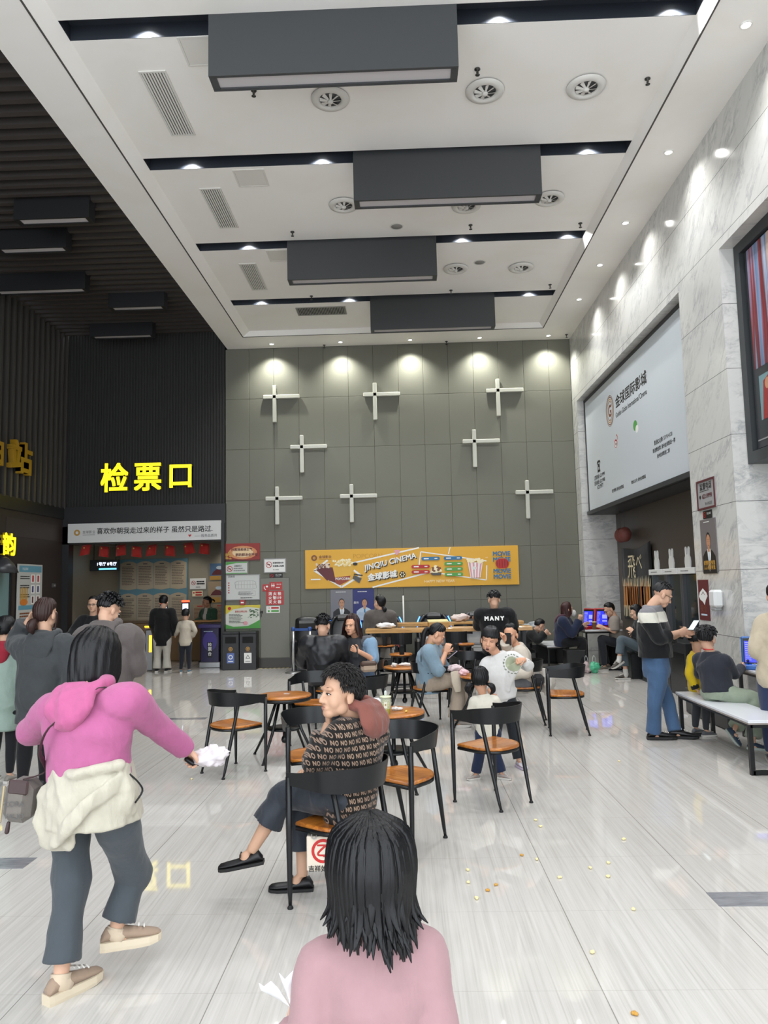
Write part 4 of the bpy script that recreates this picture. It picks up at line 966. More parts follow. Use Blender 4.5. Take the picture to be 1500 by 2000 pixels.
p.poly([(-.13, .04), (-.1, .09), (0, .14), (.1, .09), (.13, .05), (.07, .0), (.03, -.06), (-.02, -.02), (-.09, .0)], P_W); p.line([(-.05, .06), (0, .1), (.05, .06)], .01, P_MAR); p.text('安全', 0, -.1, P_BRN, width=.18); p.rect(-.09, -.185, .09, -.165, P_LB); p.obj('print', o)
o = thing('soap_dispenser', 'white hand sanitiser dispenser on the marble pier', 'dispenser', (XR - .002, 8.62, 1.39)); MB().box((-.055, 0, .02), (.11, .17, .20), 0, None, .025).obj('case', mat('dispenser_white', 'dadcdc', 0.3), o); MB().box((-.06, 0, -.10), (.08, .12, .03), 0, None, .01).obj('nozzle', mat('dispenser_grey', '9a9c9c', 0.4), o); MB().box((-.045, .09, -.12), (.05, .1, .012), 0, None, .004).obj('drip_tray', mat('tray_clear', 'b8bcbc', 0.2), o)

# --- niche furniture: noren, lantern, cabinets with rabbit cut-outs
o = thing('noren_curtain', 'black hanging cloth banner with orange and white brush strokes in the niche', 'banner', (XB - .02, 13.72, 2.28))
nb = MB(); nn = 12; vs = []
for a in range(nn):
    for c in range(7):
        u_, v_ = a / (nn - 1), c / 6; vs.append((-.02 - .012 * math.sin(u_ * 9 + v_ * 2), .85 - 1.7 * u_, -.02 + .04 * u_ - .09 * math.sin(math.pi * u_) * (1 - v_) - 1.36 * v_))
nb.add(vs, [(a * 7 + c, a * 7 + c + 1, (a + 1) * 7 + c + 1, (a + 1) * 7 + c) for a in range(nn - 1) for c in range(6)]); co = nb.obj('cloth', cloth('101114', 0.8, name='noren_black'), o); md = co.modifiers.new('s', 'SOLIDIFY'); md.thickness = .004
p = Print((-.04, 0, -.7), -Y, Z); p.text('飛', -.22, .30, P_CREAM, height=.42); p.text('べ', .22, .38, P_CREAM, height=.26)
for k in range(34):
    x = rn.uniform(-.78, .78); w_ = rn.uniform(.02, .05); p.poly([(x - w_, -.45 + rn.uniform(-.05, .05)), (x + w_, -.45 + rn.uniform(-.05, .05)), (x + w_ * .8, -.02 + rn.uniform(-.08, .1)), (x - w_ * .8, -.04 + rn.uniform(-.08, .1))], (P_OR, pm('orange_deep', 'a85a1c'), P_OR, pm('orange_pale', 'd09a55'))[k % 4]); p.k -= 1
p.k += 1
for k in range(24):
    x = -.80 + k * .07 + rn.uniform(-.015, .015); p.poly([(x - .011, -.62 - rn.uniform(0, .04)), (x + .011, -.62), (x + .016, -.42), (x - .016, -.42)], P_CREAM); p.poly([(x - .014, -.06), (x + .014, -.06), (x + .009, .08 + rn.uniform(0, .07)), (x - .009, .06)], P_CREAM); p.k -= 2
p.k += 2; p.rect(-.35, -.5, .25, -.44, P_BK); p.obj('brush_print', o)
o = thing('paper_lantern', 'faded red lanterns hanging above the black cloth banner', 'lantern', (XB - .17, 14.0, 2.33)); b = MB()
for dy in (-.13, .13): b.ball((0, dy, .15), (.12, .12, .14), 14, 10)
b.obj('shade', mat('faded_red_paper', '6e3a34', 0.6), o); MB().tube([(0, -.13, .28), (0, -.13, .62)], .004, 6).tube([(0, .13, .28), (0, .13, .62)], .004, 6).obj('cord', WIRE, o)
GLS = mat('cabinet_glass', '262b2a', 0.06, spec=0.8); RAB = mat('cutout_white', 'd9dad8', 0.5); CAB = mat('cabinet_black', '202123', 0.35)
for i, (y, lab) in enumerate(((12.12, 'glass cabinet with a white rabbit cut-out, farthest of the three'), (11.46, 'glass cabinet with a white rabbit cut-out, middle of the three'), (10.80, 'glass cabinet with a white rabbit cut-out, nearest, partly behind the pier'))):
    t = thing('prize_cabinet', lab, 'cabinet', (4.03, y, 0), 0, 'rabbit topped cabinets')
    MB().box((0, 0, .375), (.40, .64, .75), 0, None, .008).obj('base', CAB, t); MB().box((-.201, .0, .45), (.006, .5, .3)).obj('hatch', mat('hatch_black', '0d0d0e', 0.25), t)
    b = MB()
    for sy in (-1, 1): b.box((.09, sy * .30, 1.23), (.10, .05, .96))
    b.obj('posts', mat('post_grey', '5d6064', 0.3, metal=0.5), t); MB().box((.11, 0, 1.23), (.04, .55, .94)).obj('glass', GLS, t); MB().box((.09, 0, 1.755), (.20, .62, .09), 0, None, .006).obj('header', RAB, t)
    p = Print((-.012, 0, 1.755), -Y, Z); p.lines(-.2, -.015, .2, .015, 1, P_GREY); p.obj('print', t)
    rp = [(-.10, 0), (.10, 0), (.115, .09), (.10, .16), (.075, .19), (.085, .30), (.06, .335), (.035, .30), (.03, .21), (-.03, .21), (-.035, .30), (-.06, .335), (-.085, .30), (-.075, .19), (-.10, .16), (-.115, .09)]
    b = MB(); b.prism([(a * .9, c * .9) for a, c in rp], (.04, 0, 1.80), -Y, Z, .02); b.obj('rabbit_cutout', RAB, t)
o = thing('reflection_panel', 'board painted with a red and yellow lantern reflection beside the middle cabinet', 'poster', (XB - .01, 10.1, 1.5)); MB().box((-.005, 0, 0), (.01, .7, .9)).obj('board', pm('reflected_yellow', '6b5a28'), o); Print((-.011, 0, .15), -Y, Z).disc(0, 0, .22, pm('reflected_red', '6a2524'), .2).obj('print', o)  # painted reflection of the red lantern and yellow banner, not a real poster
# ================================================================== FURNITURE
def wood(name, c0, c1, c2, rough=0.28):
    m = mat(name, c1, rough, coat=0.25); t = NT(m); co = t.coord()
    n = t.noise(t.mapping(co, (1.2, 14, 14)), 2.0, 5, 0.6, 1.2)
    n2 = t.noise(t.mapping(co, (1, 3, 3)), 2.2, 2, 0.5)
    col = t.ramp(t.math('ADD', t.math('MULTIPLY', n, .7), t.math('MULTIPLY', n2, .3)), [(0.34, c0), (0.5, c1), (0.66, c2)])
    t.l.new(col, bsdf(m).inputs['Base Color']); return m
SEATW = wood('orange_brown_wood', '7d4214', 'b06a24', 'c98437')
BARW = wood('pale_pine', '9c7440', 'b88c52', 'cba064')
CHM = mat('chair_black_steel', '17191b', 0.33, metal=0.25)
RUB = mat('rubber_foot_black', '0f0f10', 0.7)
def chair_leg(p, q):
    b = MB(); p, q = Vector(p), Vector(q)
    b.tube([p, p.lerp(q, .55), p.lerp(q, .9), q + Vector((0, 0, .012))], [.014, .0165, .012, .009], 10)
    return b
def make_chair(label):
    t = thing('armchair', label, 'chair', (0, 0, 0), 0, 'curved back cafe chairs')
    # seat: straight front, round back
    out = [(-.205, .185), (.205, .185)] + [(.205 * math.cos(a) ** .8 if math.cos(a) > 0 else -.205 * (-math.cos(a)) ** .8, .03 - .21 * math.sin(a)) for a in [math.pi * k / 18 for k in range(0, 19)]]
    sb = MB(); n = len(out)
    def ringat(s, z): return [Vector((x * s, .0 + (y - 0) * s, z)) for x, y in out][::-1]
    sb.rings([ringat(.965, .408), ringat(1.0, .414), ringat(1.0, .424), ringat(.975, .431), ringat(.9, .427), ringat(.5, .421)], 0)
    sb.obj('seat', SEATW, t)
    fb = MB(); fb.rings([ringat(.95, .388), ringat(1.0, .388), ringat(1.0, .408), ringat(.95, .408)], 0); fb.obj('seat_frame', CHM, t)
    # bent flat band: low arms in front, higher round the back
    pl = [(.236, .215)] + [(.236, .19 - .17 * k / 4) for k in range(4)]
    arc = [(.236 * math.cos(a), .02 - .205 * math.sin(a)) for a in [math.pi * k / 26 for k in range(1, 26)]]
    pts = pl + [(.236, .02)] + arc + [(-.236, .02)] + [(-x, y) for x, y in pl[::-1]]
    bb = MB(); rings = []
    for i, (x, y) in enumerate(pts):
        x0, y0 = pts[max(i - 1, 0)]; x1, y1 = pts[min(i + 1, len(pts) - 1)]
        nx, ny = (y1 - y0), -(x1 - x0); L = math.hypot(nx, ny); nx, ny = nx / L, ny / L
        if nx * x + ny * (y - .05) < 0: nx, ny = -nx, -ny
        k = max(0, min(1, (.215 - y) / .36)); k = k * k * (3 - 2 * k)
        zb, zt = .618 - .012 * k, .684 + .046 * k; fl = .004 + .016 * k
        rings.append([Vector((x - nx * .003, y - ny * .003, zb)), Vector((x + nx * .003, y + ny * .003, zb)), Vector((x + nx * (.003 + fl), y + ny * (.003 + fl), zt)), Vector((x + nx * (fl - .003), y + ny * (fl - .003), zt))])
    for ia, ib in ((0, 3), (2, 1), (3, 2), (1, 0)): bb.rings([[q[ia], q[ib]] for q in rings], 0, False, True, False)
    bb.add(rings[0], [(0, 1, 2, 3)], 0, False); bb.add(rings[-1], [(3, 2, 1, 0)], 0, False); bb.obj('backrest_band', CHM, t)
    for s in (-1, 1):
        lg = MB(); lg.tube([(s * .232, .205, .66), (s * .231, .205, .40), (s * .229, .205, .08), (s * .228, .205, .012)], [.0165, .0175, .013, .009], 10); lo = lg.obj('leg', CHM, t)
        MB().lathe((s * .228, .205, 0), [(.015, 0), (.016, .006), (.010, .016), (.009, .02)], 12).obj('rubber_foot', RUB, lo)
        lo = chair_leg((s * .192, -.062, .625), (s * .167, -.205, 0)).obj('leg', CHM, t)
        MB().lathe((s * .167, -.205, 0), [(.015, 0), (.016, .006), (.010, .016), (.009, .02)], 12).obj('rubber_foot', RUB, lo)
    return t
CHAIRS = [(.641, 5.821, 131, 'empty curved back chair standing alone in front of the toddler'),
          (-.04, 4.98, -130, 'empty chair facing left, between the seated older woman and the hair of the front girl'),
          (-.335, 4.056, 145, 'nearest chair, holding the older woman in the patterned jacket'),
          (-1.607, 6.851, 48, 'leftmost empty chair, seen from behind, near the pink hoodie sleeve'),
          (-.70, 5.62, -72, 'empty chair facing the camera, behind the older woman and left of her'),
          (-.97, 8.04, -105, 'empty chair behind the left round table, facing the camera'),
          (-.42, 7.75, 143, 'empty chair right behind the head of the older woman'),
          (-.93, 9.0, 95, 'chair under the man in the black leather jacket'),
          (-.50, 9.45, 205, 'chair under the long haired woman with the phone'),
          (.24, 9.0, 14, 'chair under the woman in the pale blue jumper'),
          (.78, 10.05, -62, 'empty chair beyond the small table, behind the girl in white'),
          (1.40, 8.98, 168, 'chair under the woman in cream with a white jacket over its back'),
          (1.747, 8.364, 171, 'rightmost empty chair standing alone, side on')]
def yaw(a): return R(a - 90)
c0 = make_chair(CHAIRS[0][3])
for i, (x, y, a, lab) in enumerate(CHAIRS):
    c = c0 if i == 0 else copy_tree(c0)
    c.location = (x, y, 0); c.rotation_euler = (0, 0, yaw(a)); c['label'] = lab

def make_table(label, r=.265):
    t = thing('round_table', label, 'table', (0, 0, 0), 0, 'low round screw tables')
    MB().lathe((0, 0, 0), [(r - .01, .578), (r, .583), (r, .594), (r - .008, .60), (r * .5, .60), (.002, .60)], 44).obj('tabletop', SEATW, t)
    MB().lathe((0, 0, 0), [(r - .06, .545), (r - .004, .548), (r - .002, .578), (r - .06, .578)], 40).obj('rim', CHM, t)
    MB().lathe((0, 0, 0), [(.09, .52), (.1, .545), (.05, .545)], 20).obj('hub_plate', CHM, t)
    MB().lathe((0, 0, 0), [(.006, .135), (.026, .145), (.034, .17), (.026, .195), (.017, .205), (.017, .54)], 18).obj('screw_post', CHM, t)
    MB().lathe((0, 0, 0), [(.02, .272), (.17, .272), (.172, .280), (.17, .288), (.02, .288)], 36).obj('foot_disc', CHM, t)
    for k in range(4):
        a = math.pi / 4 + k * math.pi / 2; c, s = math.cos(a), math.sin(a)
        lo = MB().tube([(c * .09, s * .09, .54), (c * .2, s * .2, .27), (c * .355, s * .355, .012)], [.015, .015, .011], 10).obj('leg', CHM, t)
        MB().lathe((c * .357, s * .357, 0), [(.015, 0), (.016, .006), (.010, .016), (.009, .02)], 12).obj('rubber_foot', RUB, lo)
    return t
t0 = make_table('round wooden table at the left, in front of an empty chair')
for i, (x, y, a, lab) in enumerate(((-1.215, 7.39, 20, None), (-.13, 6.33, -15, 'round wooden table with the green drink and crumpled napkins'), (-.045, 9.70, 10, 'round wooden table with tissues on it, before the bar stools'), (.86, 8.62, 30, 'round wooden table mostly hidden behind the toddler and girl in white'))):
    c = t0 if i == 0 else copy_tree(t0)
    c.location = (x, y, 0); c.rotation_euler = (0, 0, R(a))
    if lab: c['label'] = lab

# --- things on the tables
TIS = cloth('dcdad6', 0.9, name='tissue_white')
def crumple(name, label, cat, loc, r, m, seed=1, squash=.5, group=None, n=3):
    b = MB(); rn_ = random.Random(seed)
    b.ball((0, 0, r[2]), r, 40, 26)
    vs = []
    for v in b.v:
        p = Vector(v); d = .92 + .42 * noise.noise(p * (1.6 / max(r)) + Vector((seed * 3.1, 0, 0))) + .40 * (abs(noise.noise(p * (3.2 / max(r)) + Vector((seed, 7, 0)))) - .15) + .22 * (abs(noise.noise(p * (7 / max(r)) + Vector((3, seed, 1)))) - .1)
        q = Vector((p.x * d, p.y * d, r[2] + (p.z - r[2]) * d)); q.z = max(q.z, .001); vs.append(tuple(q))
    b.v = vs; o = b.obj(name, m); o.location = loc
    return tag(o, label, cat, group)
o = thing('bubble_tea_cup', 'clear plastic cup of pale green drink with a domed lid on the round table', 'cup', (-.185, 6.16, .60))
MB().lathe((0, 0, 0), [(.030, 0), (.034, .003), (.041, .125)], 28).obj('drink', mat('green_tea_drink', 'a3a14e', 0.35), o)
b = MB().lathe((0, 0, 0), [(.0315, .001), (.043, .14), (.0445, .14), (.0325, -.0)], 28, 0, False); b.obj('cup_wall', mat('clear_plastic', 'e8efe4', 0.1, alpha=0.28), o)
MB().lathe((0, 0, 0), [(.046, .136), (.047, .146), (.044, .148), (.002, .149)], 28).obj('lid', mat('lid_pale', 'd5dcb8', 0.3), o)
MB().lathe((0, 0, 0), [(.012, .148), (.011, .185), (.004, .192)], 14).obj('sip_spout', mat('clear_plastic2', 'dfe4e2', 0.1, alpha=0.6), o)
p = Print((0, -.0395, .075), X, Z + Y * -.06); p.rect(-.013, -.02, .013, .03, mat('cup_label', 'd8d5c4', .5)); p.rect(-.006, .0, .006, .015, mat('cup_mark', 'a5885a', .5)); p.obj('sticker', o)
crumple('plastic_bag', 'white plastic bag with blue and red print on the round table behind the drink', 'bag', (-.235, 6.30, .60), (.085, .06, .055), mat('bag_white', 'd3d8dc', .4), 4)
crumple('napkin', 'small crumpled white napkin right of the green drink', 'tissue', (-.10, 6.34, .60), (.04, .03, .016), TIS, 9)
crumple('popcorn', 'single popcorn kernel on the round table with the drink', 'popcorn', (-.02, 6.24, .60), (.013, .011, .009), mat('popcorn_pale', 'd6b65a', .7), 12)
crumple('napkin', 'white folded strip lying on the left round table', 'tissue', (-1.20, 7.42, .60), (.03, .008, .004), TIS, 13)
crumple('napkin', 'crumpled tissue at the left on the table before the bar stools', 'tissue', (-.17, 9.6, .60), (.04, .03, .028), TIS, 15)
crumple('napkin', 'flat spread tissue on the table before the bar stools', 'tissue', (-.03, 9.74, .60), (.09, .05, .02), TIS, 16)
crumple('tissue_pack', 'pink and white packet of tissues on the table edge beside the toddler', 'tissue', (.64, 8.62, .60), (.06, .045, .035), mat('pack_pink', 'd9b3b8', .6), 19)
# popcorn spilled on the floor
KER = [(.32, 4.47), (.31, 4.29), (.33, 4.08), (.45, 4.25), (.40, 4.18), (.66, 4.69), (.74, 4.62), (.82, 4.34), (1.02, 4.48), (1.14, 4.55), (1.09, 4.35), (1.1, 3.93), (1.35, 4.95), (.86, 5.35), (.87, 5.22), (.79, 3.50), (.83, 3.02), (1.9, 7.0), (-1.9, 6.6), (.75, 6.9)]
KM = [mat('popcorn_floor_pale', 'd9cc9a', .7), mat('popcorn_floor_gold', 'b98a3a', .6)]
k0 = None
for i, (x, y) in enumerate(KER):
    b = MB()
    for q in range(4): b.ball((rn.uniform(-.005, .005), rn.uniform(-.005, .005), .006), (.007, .006, .006), 8, 6)
    o = b.obj('popcorn', KM[1 if i in (3, 4, 5, 16) else 0]); o.location = (x, y, 0); o.rotation_euler = (0, 0, i * 1.3); o.scale = (1.25, 1.25, 1.1)
    o['category'] = 'popcorn'; o['group'] = 'popcorn spilled on the floor'; o['label'] = 'piece of popcorn dropped on the pale floor'

# --- black litter bins under the notices
o0 = None
for i, x in enumerate((-3.565, -3.215)):
    t = thing('litter_bin', ['black litter bin with a blue recycling label, left of the pair', 'black litter bin with a white label, right of the pair'][i], 'bin', (x, 15.24, 0), 0, 'black litter bins')
    BB = mat('bin_black', '131314', 0.35)
    MB().box((0, 0, .36), (.34, .27, .72), 0, None, .006).obj('body', BB, t); MB().box((0, 0, .745), (.345, .275, .05), 0, None, .008).obj('lid', mat('bin_lid', '1f1f20', .4), t)
    MB().box((0, -.137, .60), (.22, .004, .13)).obj('mouth', mat('bin_mouth', '050505', .8), t)
    p = Print((0, -.136, .36), X, Z); p.disc(0, .06, .042, P_GOLD); p.ring(0, .06, .022, .03, BB); p.text('G', 0, .06, BB, height=.03); p.rect(-.045, .0, .045, .008, P_BRN); p.obj('emblem', t)
    p = Print((0, -.136, .24), X, Z); p.rect(-.075, -.10, .075, .10, [pm('label_blue', '5a6fae'), P_W][i])
    if i == 0: p.ring(0, .02, .028, .045, P_W); p.rect(-.05, -.075, .05, -.055, P_W)
    else: p.line([(-.04, -.01), (0, .06), (.04, -.01), (-.04, -.01)], .01, P_DG); p.rect(-.05, -.075, .05, -.06, P_GREY)
    p.obj('sorting_label', t)
# hazard tape
hz = MB()
for k in range(14): hz.add([(-3.02 + k * .045, 15.30, .0012), (-3.02 + k * .045 + .045, 15.30, .0012), (-3.0 + k * .045 + .045, 15.37, .0012), (-3.0 + k * .045, 15.37, .0012)], [(0, 1, 2, 3)], k % 2, False)
tag(hz.obj('floor_tape', [mat('tape_yellow', 'c9b96a', .6), mat('tape_black', '1c1c1c', .6)]), 'black and yellow hazard tape on the floor before the cabinet door', 'tape')
# --- stanchions
for i, (x, y, lab) in enumerate(((-2.19, 14.42, 'steel barrier post with blue belt, left one'), (-1.86, 14.36, 'steel barrier post half hidden by the leather armchair, right one'))):
    t = thing('barrier_post', lab, 'barrier', (x, y, 0), 0, 'steel belt barrier posts')
    MB().lathe((0, 0, 0), [(.16, 0), (.16, .015), (.12, .03), (.03, .04)], 30).obj('base', STEEL, t); MB().tube([(0, 0, .03), (0, 0, .84)], .03, 18).obj('post', STEEL, t); MB().lathe((0, 0, .80), [(.034, 0), (.034, .07), (.02, .075)], 18).obj('belt_head', mat('belt_blue', '2b4d8c', .5), t)
    if i == 0: MB().box((.165, -.03, .825), (.29, .004, .045), 0, math.atan2(-.06, .33)).obj('belt', mat('belt_blue', '2b4d8c', .5), t)
# --- black leather massage chairs
LEA = mat('black_leather', '17181a', 0.32, spec=0.6); LEAG = mat('grey_quilted_leather', '4a4b4d', 0.4); BLUE_LED = mat('blue_led_strip', '3f7dff', .4, emit='4a8cff', estr=4)
def massage_chair(x, y, rz, label, g='massage chairs along the wall'):
    t = thing('massage_chair', label, 'armchair', (x, y, 0), rz, g)
    MB().tube([(0, -.05, .42), (0, .10, .55), (0, .20, .80), (0, .24, 1.02)], [(.25, .10), (.26, .10), (.25, .09), (.20, .06)], 20, 0, X, round_ends=True, sub=3).obj('backrest', LEAG, t)
    for z in (.55, .68, .81, .93): pass
    b = MB()
    for s in (-1, 1): b.tube([(s * .27, .02, .40), (s * .30, .14, .62), (s * .29, .20, .86), (s * .2, .2, 1.0)], [(.06, .12), (.06, .14), (.05, .11), (.04, .06)], 14, 0, X, round_ends=True, sub=3)
    b.obj('side_wings', LEA, t)
    MB().box((0, -.16, .38), (.48, .56, .16), 0, None, .05).obj('seat', LEA, t)
    for s in (-1, 1): MB().box((s * .33, -.10, .36), (.14, .72, .48), 0, None, .05).obj('arm', LEA, t)
    MB().box((0, -.48, .24), (.46, .20, .36), 0, None, .06).obj('footrest', LEA, t); MB().box((0, -.06, .07), (.66, .66, .14), 0, None, .03).obj('base', BLACKMET, t)
    MB().box((0, .165, 1.0), (.34, .10, .12), 0, Matrix.Rotation(.25, 3, 'X'), .04).obj('head_cushion', LEA, t)
    for s in (-1, 1): MB().tube([(s * .335, .08, .80), (s * .325, .14, .90), (s * .28, .16, 1.0)], .012, 8, sub=3).obj('light_strip', BLUE_LED, t)
    return t
massage_chair(-1.24, 14.85, R(0), 'black massage chair with a blue light, below the grey portrait poster')
massage_chair(-.42, 14.85, R(0), 'massage chair hidden behind the woman in the grey coat, blue light beside her arm')
massage_chair(.55, 14.85, 0, 'grey quilted massage chair with blue lights, behind the paper box on the bar')
massage_chair(1.40, 14.85, R(3), 'grey quilted massage chair behind the man in the lettered tee')
t = thing('leather_armchair', 'black leather armchair behind the steel barrier posts', 'armchair', (-1.98, 14.95, 0), R(8))
MB().tube([(0, .10, .42), (0, .18, .66), (0, .26, .98)], [(.25, .08), (.26, .09), (.24, .06)], 18, 0, X, round_ends=True, sub=3).obj('backrest', LEA, t)
MB().box((0, .125, .86), (.42, .10, .22), 0, Matrix.Rotation(.25, 3, 'X'), .05).obj('head_cushion', LEA, t); MB().box((0, -.12, .42), (.44, .46, .14), 0, None, .05).obj('seat', LEA, t)
for s in (-1, 1): MB().box((s * .27, -.06, .36), (.12, .60, .52), 0, None, .045).obj('arm', LEA, t)
MB().box((0, -.04, .16), (.50, .55, .32), 0, None, .03).obj('base', LEA, t)
t = thing('pole_lamp', 'thin white pole with loose wires in front of the wall, behind the bar', 'pole', (-.055, 15.2, 0)); MB().lathe((0, 0, 0), [(.12, 0), (.12, .015), (.02, .02)], 24).obj('base', mat('pole_white', 'c4c4be', .4), t); MB().tube([(0, 0, .015), (0, 0, 1.42)], .016, 12).obj('pole', mat('pole_white', 'c4c4be', .4), t)
MB().tube([(0, 0, 1.42), (-.04, .03, 1.52), (-.10, .08, 1.57), (-.13, .16, 1.6)], .004, 6, sub=4).obj('wires', WIRE, t)
# --- bar tables and stools
def bar_table(x0, x1, y, z, d, label):
    t = thing('bar_table', label, 'table', ((x0 + x1) / 2, y, 0), 0, 'long wooden bar tables'); w = x1 - x0
    MB().box((0, 0, z - .03), (w, d, .06), 0, None, .006).obj('worktop', BARW, t)
    for s in (-1, 1):
        b = MB(); xx = s * (w / 2 - .12)
        for q in (-1, 1): b.bar((xx, q * (d / 2 - .06), 0), (xx, q * (d / 2 - .06), z - .06), .04)
        b.bar((xx, -d / 2 + .06, .12), (xx, d / 2 - .06, .12), .03); b.obj('leg_frame', CHM, t)
    MB().bar((-w / 2 + .12, 0, .14), (w / 2 - .12, 0, .14), .03).obj('foot_rail', CHM, t)
bar_table(-.62, 1.88, 11.42, .985, .36, 'nearer long wooden bar table, with the white plastic bag lying on it')
bar_table(-.30, 2.0, 13.0, .985, .36, 'farther long wooden bar table, toward the massage chairs')
def make_stool(label):
    t = thing('bar_stool', label, 'stool', (0, 0, 0), 0, 'round seat bar stools'); z = .66
    MB().lathe((0, 0, 0), [(.155, z - .028), (.165, z - .022), (.165, z - .008), (.155, z), (.08, z), (.002, z)], 32).obj('seat', SEATW, t)
    MB().lathe((0, 0, 0), [(.12, z - .05), (.15, z - .045), (.15, z - .028), (.12, z - .028)], 28).obj('seat_ring', CHM, t)
    for k in range(4):
        a = math.pi / 4 + k * math.pi / 2; c, s = math.cos(a), math.sin(a)
        lo = MB().tube([(c * .13, s * .13, z - .04), (c * .215, s * .215, .0)], .012, 8).obj('leg', CHM, t)
    b = MB()
    for zz, rr in ((.20, .19), (.42, .165)):
        for k in range(4):
            a = math.pi / 4 + k * math.pi / 2; e = a + math.pi / 2; b.bar((math.cos(a) * rr, math.sin(a) * rr, zz), (math.cos(e) * rr, math.sin(e) * rr, zz), .012)
    b.obj('rungs', CHM, t)
    MB().tube([(0, -.155, z - .02), (0, -.175, z + .10), (0, -.185, z + .20)], [(.035, .005)] * 3, 10, 0, X).obj('back_strut', CHM, t)
    rings = []
    for i in range(11):
        a = -0.9 + 1.8 * i / 10; x, y = .19 * math.sin(a), -.02 - .175 * math.cos(a); nx, ny = math.sin(a) * .004, -math.cos(a) * .004
        rings.append([Vector((x - nx, y - ny, z + .14)), Vector((x + nx, y + ny, z + .14)), Vector((x + nx * 3, y + ny * 3, z + .30)), Vector((x + nx, y + ny, z + .30))])
    MB().rings(rings, 0, True, False).obj('backrest', CHM, t)
    return t
s0 = make_stool('')
for i, (x, y, a, lab) in enumerate(((-.09, 10.85, 95, 'empty bar stool behind the tissue table, showing its whole wooden seat'), (.72, 10.95, 85, 'empty bar stool behind the woman in pale blue, right of her hands'), (-.36, 12.45, 90, 'bar stool under the woman in the grey coat'), (1.33, 10.95, 90, 'bar stool under the man in the lettered black tee'), (.42, 12.40, 90, 'empty bar stool between the two bar tables, seen under the planks'), (.95, 12.45, -90, 'empty bar stool at the farther bar table, right part'))):
    c = s0 if i == 0 else copy_tree(s0); c.location = (x, y, 0); c.rotation_euler = (0, 0, yaw(a)); c['label'] = lab
crumple('plastic_bag', 'white plastic bag with red print lying on the nearer bar table', 'bag', (-.33, 11.38, .986), (.14, .08, .045), mat('bag_white2', 'd8d6d4', .4), 21)
crumple('plastic_bag', 'pale pink plastic bag on the farther bar table beside the man in the tee', 'bag', (.93, 12.98, .986), (.15, .08, .07), mat('bag_pinkish', 'cdbcb6', .4), 22)
crumple('snack_pack', 'orange snack packets heaped on the farther bar table', 'snack', (1.24, 13.0, .986), (.12, .07, .05), mat('snack_orange', '8e5a3e', .5), 25)
t = thing('paper_box', 'shallow kraft paper box with a printed lid on the nearer bar table', 'box', (.48, 11.44, .986), R(4)); MB().box((0, 0, .04), (.30, .2, .08), 0, None, .004).obj('tray', mat('kraft', 'a5804a', .7), t); MB().box((0, .01, .095), (.31, .19, .02), 0, Matrix.Rotation(.12, 3, 'X'), .003).obj('lid', mat('kraft_pale', 'c5bb86', .6), t)
crumple('shopping_bag', 'red paper bag hanging below the nearer bar table behind the grey coat', 'bag', (-.14, 11.53, .69), (.07, .05, .118), mat('bag_red', 'b0554d', .6), 27)
crumple('jacket', 'pale jacket lying on a bar stool between the bar tables', 'jacket', (.42, 12.40, .66), (.14, .12, .07), cloth('a9abae', name='pale_jacket'), 28)
# --- white topped benches and tables on the right
TOPW = mat('white_laminate', 'd6d8dc', 0.25); EDGE = mat('grey_edge_band', '8d8580', 0.5)
def frame_bench(x0, x1, y0, y1, z, label, name='bench', cat='bench', bar=.032):
    t = thing(name, label, cat, ((x0 + x1) / 2, (y0 + y1) / 2, 0)); w, l = x1 - x0, y1 - y0
    MB().box((0, 0, z - .012), (w, l, .024), 0, None, .003).obj('top', TOPW, t); MB().box((0, 0, z - .03), (w - .004, l - .004, .012)).obj('edge_band', EDGE, t)
    for s in (-1, 1):
        b = MB(); yy = s * (l / 2 - .05); xx = w / 2 - .03
        for q in (-1, 1): b.bar((q * xx, yy, 0), (q * xx, yy, z - .036), bar, bar, 0, X)
        b.bar((-xx, yy, bar / 2), (xx, yy, bar / 2), bar, bar, 0, Y); b.bar((-xx, yy, z - .05), (xx, yy, z - .05), bar, bar, 0, Y); b.obj('leg_frame', CHM, t)
    b = MB()
    for q in (-1, 1): b.bar((q * (w / 2 - .03), -l / 2 + .05, z - .05), (q * (w / 2 - .03), l / 2 - .05, z - .05), .025, .025, 0, X)
    b.obj('side_rails', CHM, t); return t
frame_bench(2.83, 3.21, 6.42, 8.10, .455, 'white topped bench with black frame, the boy leaning on it', bar=.036)
frame_bench(2.60, 3.03, 14.05, 15.28, .45, 'white topped bench by the back wall, the reclining person on it')
frame_bench(3.45, 4.08, 6.62, 8.05, .71, 'white topped table with the blue game screen, at the right edge', 'table', 'table')
frame_bench(3.27, 3.95, 13.86, 14.66, .74, 'white topped game table with two red consoles in the far corner', 'table', 'table')
MB_ = MB().box((0, 0, .21), (.42, .5, .42), 0, None, .01); o = thing('storage_box', 'black box seat behind the standing man, by the crossed legs', 'box', (3.92, 12.9, 0)); MB().box((0, 0, .21), (.40, .5, .42), 0, None, .012).obj('body', CAB, o); MB().box((0, 0, .43), (.42, .52, .02), 0, None, .006).obj('lid', mat('box_lid', '2a2b2d', .4), o)
o = thing('storage_box', 'long dark grey cabinet on the floor behind the white topped bench', 'box', (3.60, 8.85, 0)); MB().box((-.1, 0, .16), (.16, 1.2, .30), 0, None, .008).obj('body', mat('dark_grey_box', '3a3b3c', .5), o)
o = thing('storage_box', 'black low cabinet against the wall under the far white bench', 'box', (2.55, 15.32, 0)); MB().box((0, 0, .19), (1.3, .1, .38), 0, None, .006).obj('body', mat('dark_panel_low', '17181a', .5), o)
o = thing('storage_box', 'black box seat under the navy hoodie woman beside the game table', 'box', (3.02, 13.72, 0)); MB().box((0, 0, .205), (.34, .34, .41), 0, None, .012).obj('body', CAB, o)
